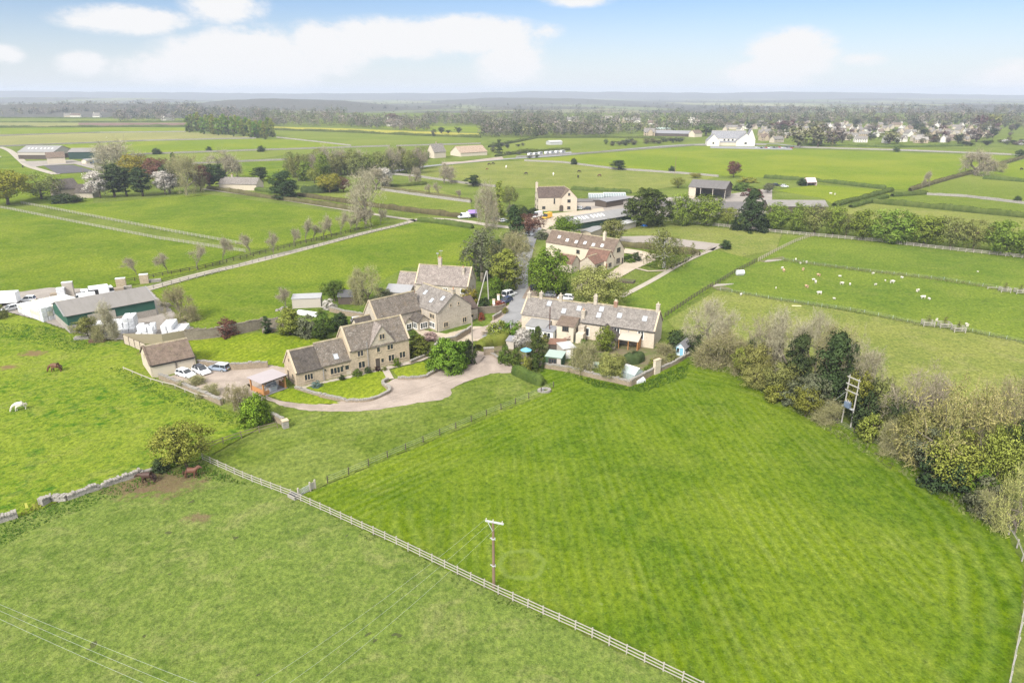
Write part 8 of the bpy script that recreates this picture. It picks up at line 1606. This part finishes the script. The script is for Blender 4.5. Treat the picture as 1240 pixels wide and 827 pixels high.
# ---------------------------------------------------------------- far village
VW = [m_plain('village_cream', (.46, .40, .31), .9, .12, .3), m_plain('village_white', (.64, .61, .55), .9, .1, .3), m_plain('village_stone', (.38, .31, .22), .9, .15, .3)]
VR = [m_roof('village_grey_roof', (.20, .185, .17), (.25, .23, .21), (.3, .28, .25), .2), m_roof('village_brown_roof', (.17, .13, .105), (.21, .165, .135), (.25, .2, .17), .2), m_roof('village_pale_roof', (.30, .28, .255), (.34, .315, .285), (.38, .35, .32), .2)]
HP = []
for v in range(6):
    L_, D_, e_, r_ = [(13, 8, 4.8, 8.6), (10, 7.5, 5.0, 9.0), (18, 8, 4.8, 8.4), (11, 8, 2.8, 7.0), (14, 9, 5.2, 9.6), (22, 8.5, 5.0, 8.8)][v]
    mb = MB(); mb.extr([(-D_ / 2, -.1), (D_ / 2, -.1), (D_ / 2, e_), (0, r_), (-D_ / 2, e_)], -L_ / 2, L_ / 2, 'x')
    if v in (1, 4): mb.extr([(-3 + 1, -.1), (4, -.1), (4, e_), (1, r_ - .6), (-2, e_)], -D_ / 2 - 2.5, 0, 'y')
    wm = [mb.mesh('wall', q) for q in VW]
    rb = MB(); k = (r_ - e_) / (D_ / 2)
    for s in (-1, 1): rb.extr([(0, r_ + .02), (s * (D_ / 2 + .4), e_ - .4 * k + .02), (s * (D_ / 2 + .4), e_ - .4 * k + .25), (0, r_ + .25)], -L_ / 2 - .25, L_ / 2 + .25, 'x')
    if v in (1, 4): 
        for s in (-1, 1): rb.extr([(1, r_ - .55), (1 + s * 3.4, e_ - .45), (1 + s * 3.4, e_ - .2), (1, r_ - .3)], -D_ / 2 - 2.8, -.2, 'y')
    rm = [rb.mesh('roof', q) for q in VR]
    cb = MB(); cb.box(-L_ / 2 + .6, -L_ / 2 + 1.6, -.4, .4, e_, r_ + 1.6); cm_ = [cb.mesh('chimney', q) for q in VW]
    wb = MB()
    for u in range(int(L_ / 3.4)):
        for z in (1.0, 3.4)[:2 if e_ > 4 else 1]: wb.box(-L_ / 2 + 1.2 + u * 3.2, -L_ / 2 + 2.5 + u * 3.2, -D_ / 2 - .06, -D_ / 2 + .05, z, z + 1.2)
    HP.append((wm, rm, cm_, wb.mesh('windows', GLASS)))
VIL = []
def vhouse(x, y, group, label, big=1.0, wi=None, rot=None):
    v = rnd.randrange(6); w = rnd.choice((0, 0, 1, 2, 2)) if wi is None else wi; r = rnd.choice((0, 0, 1, 2)); wm, rm, cm_, wn = HP[v]
    o = thing('village_house', label, 'house', G(x, y), rnd.choice((0, .15, -.2, 1.4, 1.2, 1.75, .5)) + rnd.uniform(-.1, .1) if rot is None else rot, group, (big,) * 3)
    child('wall', wm[w], o); child('roof', rm[r], o); child('chimney', cm_[w], o)
    if y > 160: child('windows', wn, o)
def mind(x, y, d): return all(abs(x - a) > d or abs(y - b) > d * .22 for a, b in VIL)
tries = 0
while len(VIL) < 125 and tries < 5000:
    tries += 1; y = rnd.uniform(151, 173.5); x = rnd.uniform(875, 1215 - (y - 150) * .8)
    if (950 < x < 1022 and y > 167) or (850 < x < 922 and y > 160) or not mind(x, y, 7.8): continue
    VIL.append((x, y)); vhouse(x, y, 'houses of the far village', 'small stone house with a grey or brown roof in the crowded far village', .72)
for x, y in [(690, 147), (697, 148), (737, 147), (748, 148), (760, 149), (771, 149), (812, 148), (820, 150), (836, 149), (642, 142), (788, 151), (842, 152), (786, 165)]:
    vhouse(x, y, 'pale houses among the trees', 'pale house half hidden in the wooded strip left of the village', .95, rnd.choice((0, 1, 2)))
vhouse(203, 146, None, 'white gabled house under the pinkish wood at the far left', 1.3, 1, 1.3); vhouse(118, 142.5, None, 'long low white building before the far left wood', 1.3, 1, .05); vhouse(92, 142.5, None, 'white house left of the long low white building', .9, 1, .3); vhouse(82, 142.5, None, 'orange-roofed house at the edge of the far left wood', .9, 0, .3); vhouse(475, 153, None, 'white house under the dark copper tree in the far wood', 1.5, 1, .1)
barn('barn', 'blue-grey roofed farm buildings left of the large cream house', (793, 165), (838, 166), 18, 3.5, 6.5, DARKW, FELT); barn('barn', 'pale green roofed shed beside the blue-grey farm buildings', (795, 160), (812, 160), 12, 3.5, 5.5, CREAM, MINT); barn('house', 'small cream cottage right of the blue-grey farm buildings', (841, 166.5), (850, 166), 9, 4.5, 8.0, CREAM, ROOFT, cat='house')
# ---------------------------------------------------------------- trees round the village: each a thing
FK = ['far_green', 'far_olive', 'far_olive', 'far_greyg', 'far_greyg', 'far_twigp', 'far_twigp', 'far_lime', 'far_copper', 'far_dark', 'far_cone', 'far_twig']
FN = {'far_green': 'green', 'far_olive': 'olive', 'far_greyg': 'grey-green', 'far_twigp': 'pinkish bare', 'far_lime': 'lime green', 'far_copper': 'copper', 'far_dark': 'dark evergreen', 'far_cone': 'dark conifer', 'far_twig': 'bare', 'far_yew': 'dark', 'far_yellow': 'yellow', 'far_white': 'white'}
for k, x, by, ty, w, lb in [('far_olive', 966, 179, 149, 26, 'large olive tree, left of three beside the village car park'), ('far_olive', 990, 178.5, 148, 30, 'large olive tree, middle of three beside the village car park'), ('far_twigp', 1010, 177, 150, 24, 'pinkish tree, right of three beside the village car park'), ('far_olive', 1077, 174.5, 156, 24, 'round olive tree in front of the village houses'), ('far_twigp', 1182, 172, 153, 25, 'round pinkish bare tree right of the village'), ('far_dark', 1160, 175, 161, 11, 'dark pointed tree at the right end of the village'), ('far_copper', 1186, 156, 137, 16, 'dark copper tree near the bright lime tree'), ('far_yellow', 1203, 155, 136, 21, 'bright yellow-lime tree beyond the village'), ('far_dark', 1202, 168, 153, 12, 'dark tree below the bright yellow-lime tree'), ('far_dark', 1118, 168, 155, 13, 'dark tree in the village behind the pink bush'), ('far_green', 855, 165, 147, 24, 'broad green tree left of the large cream house'), ('far_copper', 950, 160, 144, 24, 'copper tree at the left of the village'), ('far_dark', 906, 160, 146, 9, 'dark column tree behind the large cream house'), ('far_copper', 475, 147, 136, 16, 'dark copper round tree in the far middle wood'), ('far_twig', 972, 150, 140, 14, 'bare tree among the first village roofs'), ('far_cone', 605, 185.5, 169, 11, 'dark pointed conifer beside the caravans'), ('far_dark', 535, 162, 153, 10, 'dark round tree on the yellow crop field, left of three'), ('far_dark', 543, 162, 157, 7, 'small dark bush on the yellow crop field, middle of three'), ('far_dark', 555, 161.5, 153, 9, 'dark round tree on the yellow crop field, right of three'), ('far_greyg', 525, 165.5, 155, 6, 'slim tree on the edge of the yellow crop strip')]:
    plant(k, x, by, ty, w, lb)
for i in range(235):
    y = rnd.uniform(148, 175); x = rnd.uniform(872, 1235)
    if 850 < x < 925 and y > 158: continue
    if y > 161 and rnd.random() < .5: continue
    k = rnd.choice(FK); hh = rnd.uniform(6.5, 13) * (1 if y < 164 else .8)
    plant(k, x, y, 0, 0, FN[k] + ' tree among the houses of the far village', FN[k] + ' trees of the far village', h=hh, w=hh * (.5 if k == 'far_cone' else .95))
for i in range(26):   # hedges and bushes by the far road
    x = rnd.uniform(732, 830); y = 178 - (x - 732) * .05 + rnd.uniform(-3, .5); k = rnd.choice(['far_green', 'far_dark', 'far_greyg', 'far_olive'])
    plant(k, x, y, 0, 0, FN[k] + ' bush in the clump beside the far road', FN[k] + ' bushes beside the far road', 'bush', h=rnd.uniform(3.5, 6), w=rnd.uniform(5, 8))
for i in range(16):
    x = rnd.uniform(590, 650); y = rnd.uniform(176, 193); k = rnd.choice(['far_green', 'far_dark', 'far_greyg'])
    plant(k, x, y, 0, 0, FN[k] + ' bush in the scrub round the netted plots', FN[k] + ' bushes round the netted plots', 'bush', h=rnd.uniform(2.5, 4.5), w=rnd.uniform(4, 6))
for i in range(24):
    x = rnd.uniform(1165, 1245); y = rnd.uniform(172.5, 177); k = rnd.choice(['far_green', 'far_dark', 'far_twigp', 'far_white'])
    plant(k, x, y, 0, 0, FN[k] + ' bush in the strip right of the village', FN[k] + ' bushes right of the village', 'bush', h=rnd.uniform(2.5, 5), w=rnd.uniform(4, 9))
# ---------------------------------------------------------------- far woods: masses nobody could count
def wood(name, label, spots, mats, seed, quad=1.5, n=46, hr=(9, 16)):
    """spots = [(x0, x1, y0, y1, count)] areas of ground filled with far tree crowns"""
    rng = np.random.default_rng(seed); Ns = {m: [] for m in mats}; Vs = {m: [] for m in mats}; Cs = {m: [] for m in mats}
    for spec in spots:
        x0, x1, y0a, y0b, y1, cnt = spec[:6]
        for i in range(cnt):
            zf = spec[6] if len(spec) > 6 else 0; u = rng.random(); x = x0 + (x1 - x0) * u; yb = y0a + (y0b - y0a) * u; f_ = rng.random() ** 1.3; y = yb - (yb - y1) * f_
            g = G(x, y); h = rng.uniform(*hr); w = h * rng.uniform(.7, 1.15); m = mats[rng.choice(len(mats), p=None)]
            d = unit(rng.normal(size=(n, 3))); r = rng.random(n) ** .4
            P = d * r[:, None] * np.array([w / 2, w / 2, h * .46]); P[:, :2] *= (1 + .2 * np.sin(3 * np.arctan2(d[:, 1], d[:, 0]) + i))[:, None]; P[:, 2] += h * .52
            P += np.array([g.x, g.y, zf * f_])
            V, _ = quads(P, unit(d + rng.normal(size=(n, 3)) * .5 + [0, 0, .3]), quad * h / 12, rng, .7); Vs[m].append(V); Ns[m].append(np.repeat(unit(d + [0, 0, .35] + rng.normal(size=(n, 3)) * .15), 4, 0)); Cs[m].append(np.full(len(V), rng.random()))
    for m in mats:
        if Vs[m]:
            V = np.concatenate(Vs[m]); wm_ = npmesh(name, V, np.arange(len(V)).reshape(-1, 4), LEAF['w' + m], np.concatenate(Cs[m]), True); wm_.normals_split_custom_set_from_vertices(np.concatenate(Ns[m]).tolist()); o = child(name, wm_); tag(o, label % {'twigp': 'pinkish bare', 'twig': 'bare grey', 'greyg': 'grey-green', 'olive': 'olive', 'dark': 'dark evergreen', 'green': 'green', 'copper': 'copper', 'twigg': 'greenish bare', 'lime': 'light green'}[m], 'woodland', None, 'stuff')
wood('woodland', '%s trees massed in the far wood on the left', [(-300, 10, 141, 141, 136, 170, 6), (15, 80, 141, 141, 136, 150, 10), (75, 245, 141, 142, 136, 420, 14), (185, 245, 147, 147, 141, 70, 6), (140, 200, 148, 148, 144, 36), (225, 330, 146, 150, 137, 170, 6)], ['greyg', 'twigp', 'twig', 'olive', 'dark'], 11, hr=(9, 22))
wood('woodland', '%s trees massed in the belt across the middle distance', [(310, 420, 153, 155, 141, 300, 8), (420, 520, 154, 161, 145, 280), (515, 590, 152, 152, 140, 220), (560, 680, 152, 154, 139, 280), (230, 320, 148, 152, 138, 140, 6)], ['greyg', 'twig', 'green', 'olive', 'twigg', 'twigp'], 12, hr=(7, 18))
wood('woodland', '%s trees massed in the thick belt left of the village', [(582, 650, 167, 167, 152, 240), (640, 740, 166, 166, 148, 380), (735, 880, 164, 158, 144, 320), (620, 880, 147, 147, 137, 320)], ['greyg', 'twigp', 'twig', 'olive', 'dark', 'green'], 13, hr=(6, 18))
wood('woodland', '%s trees massed behind the village up to the hills', [(870, 1040, 151, 151, 135, 460, 6), (1040, 1250, 152, 154, 134, 520, 8), (1240, 1600, 160, 160, 134, 200)], ['greyg', 'twig', 'olive', 'dark', 'twigp', 'twigg'], 14, hr=(7, 20))
wood('woodland', '%s trees dotted over the distant vale', [(-300, 300, 133, 133, 122, 260), (300, 900, 134, 134, 123, 260), (880, 1500, 133, 133, 123, 200)], ['greyg', 'dark', 'twig'], 15, 2.0, 26, (9, 16))
# ---------------------------------------------------------------- rough growth
scatter([(0, 637), (50, 616), (120, 594), (172, 579), (190, 586), (120, 610), (60, 634), (0, 664)], 18, .2, .24, 'nettle', 'nettles', 'dark green nettles growing along the dry stone wall', 'nettles', 2)
scatter([(195, 573), (245, 561), (300, 588), (250, 582), (210, 578)], 18, .2, .3, 'nettle', 'nettles', 'nettles growing at the fence corner', 'nettles', 3)
scatter([(150, 448), (190, 466), (240, 484), (318, 514), (300, 522), (230, 500), (165, 470), (130, 445)], 14, .22, .2, 'nettle', 'nettles', 'lush nettle bank below the garage wall', 'nettles', 4)
scatter([(-20, 390), (57, 396), (85, 407), (120, 418), (90, 428), (30, 414), (-20, 405)], 12, .25, .2, 'nettle', 'nettles', 'lush green growth below the stacks and barn', 'nettles', 5)
scatter([(690, 455), (762, 471), (800, 455), (835, 440), (830, 458), (780, 476), (720, 470)], 16, .25, .35, 'nettle', 'weeds', 'rough weeds outside the cottage garden wall', 'weeds', 6)
scatter([(835, 432), (930, 463), (1020, 519), (1130, 580), (1210, 636), (1190, 640), (1110, 586), (1010, 530), (900, 462), (840, 440)], 5, .35, .4, 'grasst', 'weeds', 'rough grass along the foot of the hedgerow', 'grass', 7)
scatter([(355, 604), (480, 661), (597, 719), (700, 764), (690, 768), (590, 726), (470, 668), (350, 611)], 14, .16, .22, 'nettle', 'weeds', 'tufts of weed under the front timber fence', 'weeds', 8, .3)
scatter([(-60, 642), (27, 629), (82, 607), (175, 578), (246, 559.5), (355, 605), (597, 719), (835, 831), (900, 870), (760, 1000), (-500, 1000), (-500, 740)], 26, .10, .13, 'grasst', 'grass', 'tussocky grass of the rough front pasture', 'grass', 9, -.4)
scatter([(-200, 420), (57, 398), (110, 425), (190, 468), (310, 516), (248, 555), (175, 574), (82, 603), (0, 630), (-200, 690)], 9, .16, .16, 'nettle', 'grass', 'lush clumps in the bright pasture', 'grass', 10, 1.3)
scatter([(26, 627), (50, 617), (50, 610), (30, 617)], 9, .5, .45, 'lime', 'weeds', 'yellow-flowered weeds in the gap of the dry stone wall', 'weeds', 12)
for pts, lb in (([(870, 350), (945, 363), (1040, 376), (1115, 392.5), (1170, 399), (1240, 414), (1240, 418), (1170, 403), (1115, 396), (1040, 380), (945, 366), (870, 353)], 'unmown strip under the lower netting fence'), ([(946, 314), (1040, 326), (1140, 337.5), (1240, 354), (1240, 357), (1140, 341), (1040, 329.5), (946, 317)], 'unmown strip under the upper netting fence')):
    scatter(pts, 12, .16, .3, 'grasst', 'grass', lb, 'grass', 13)
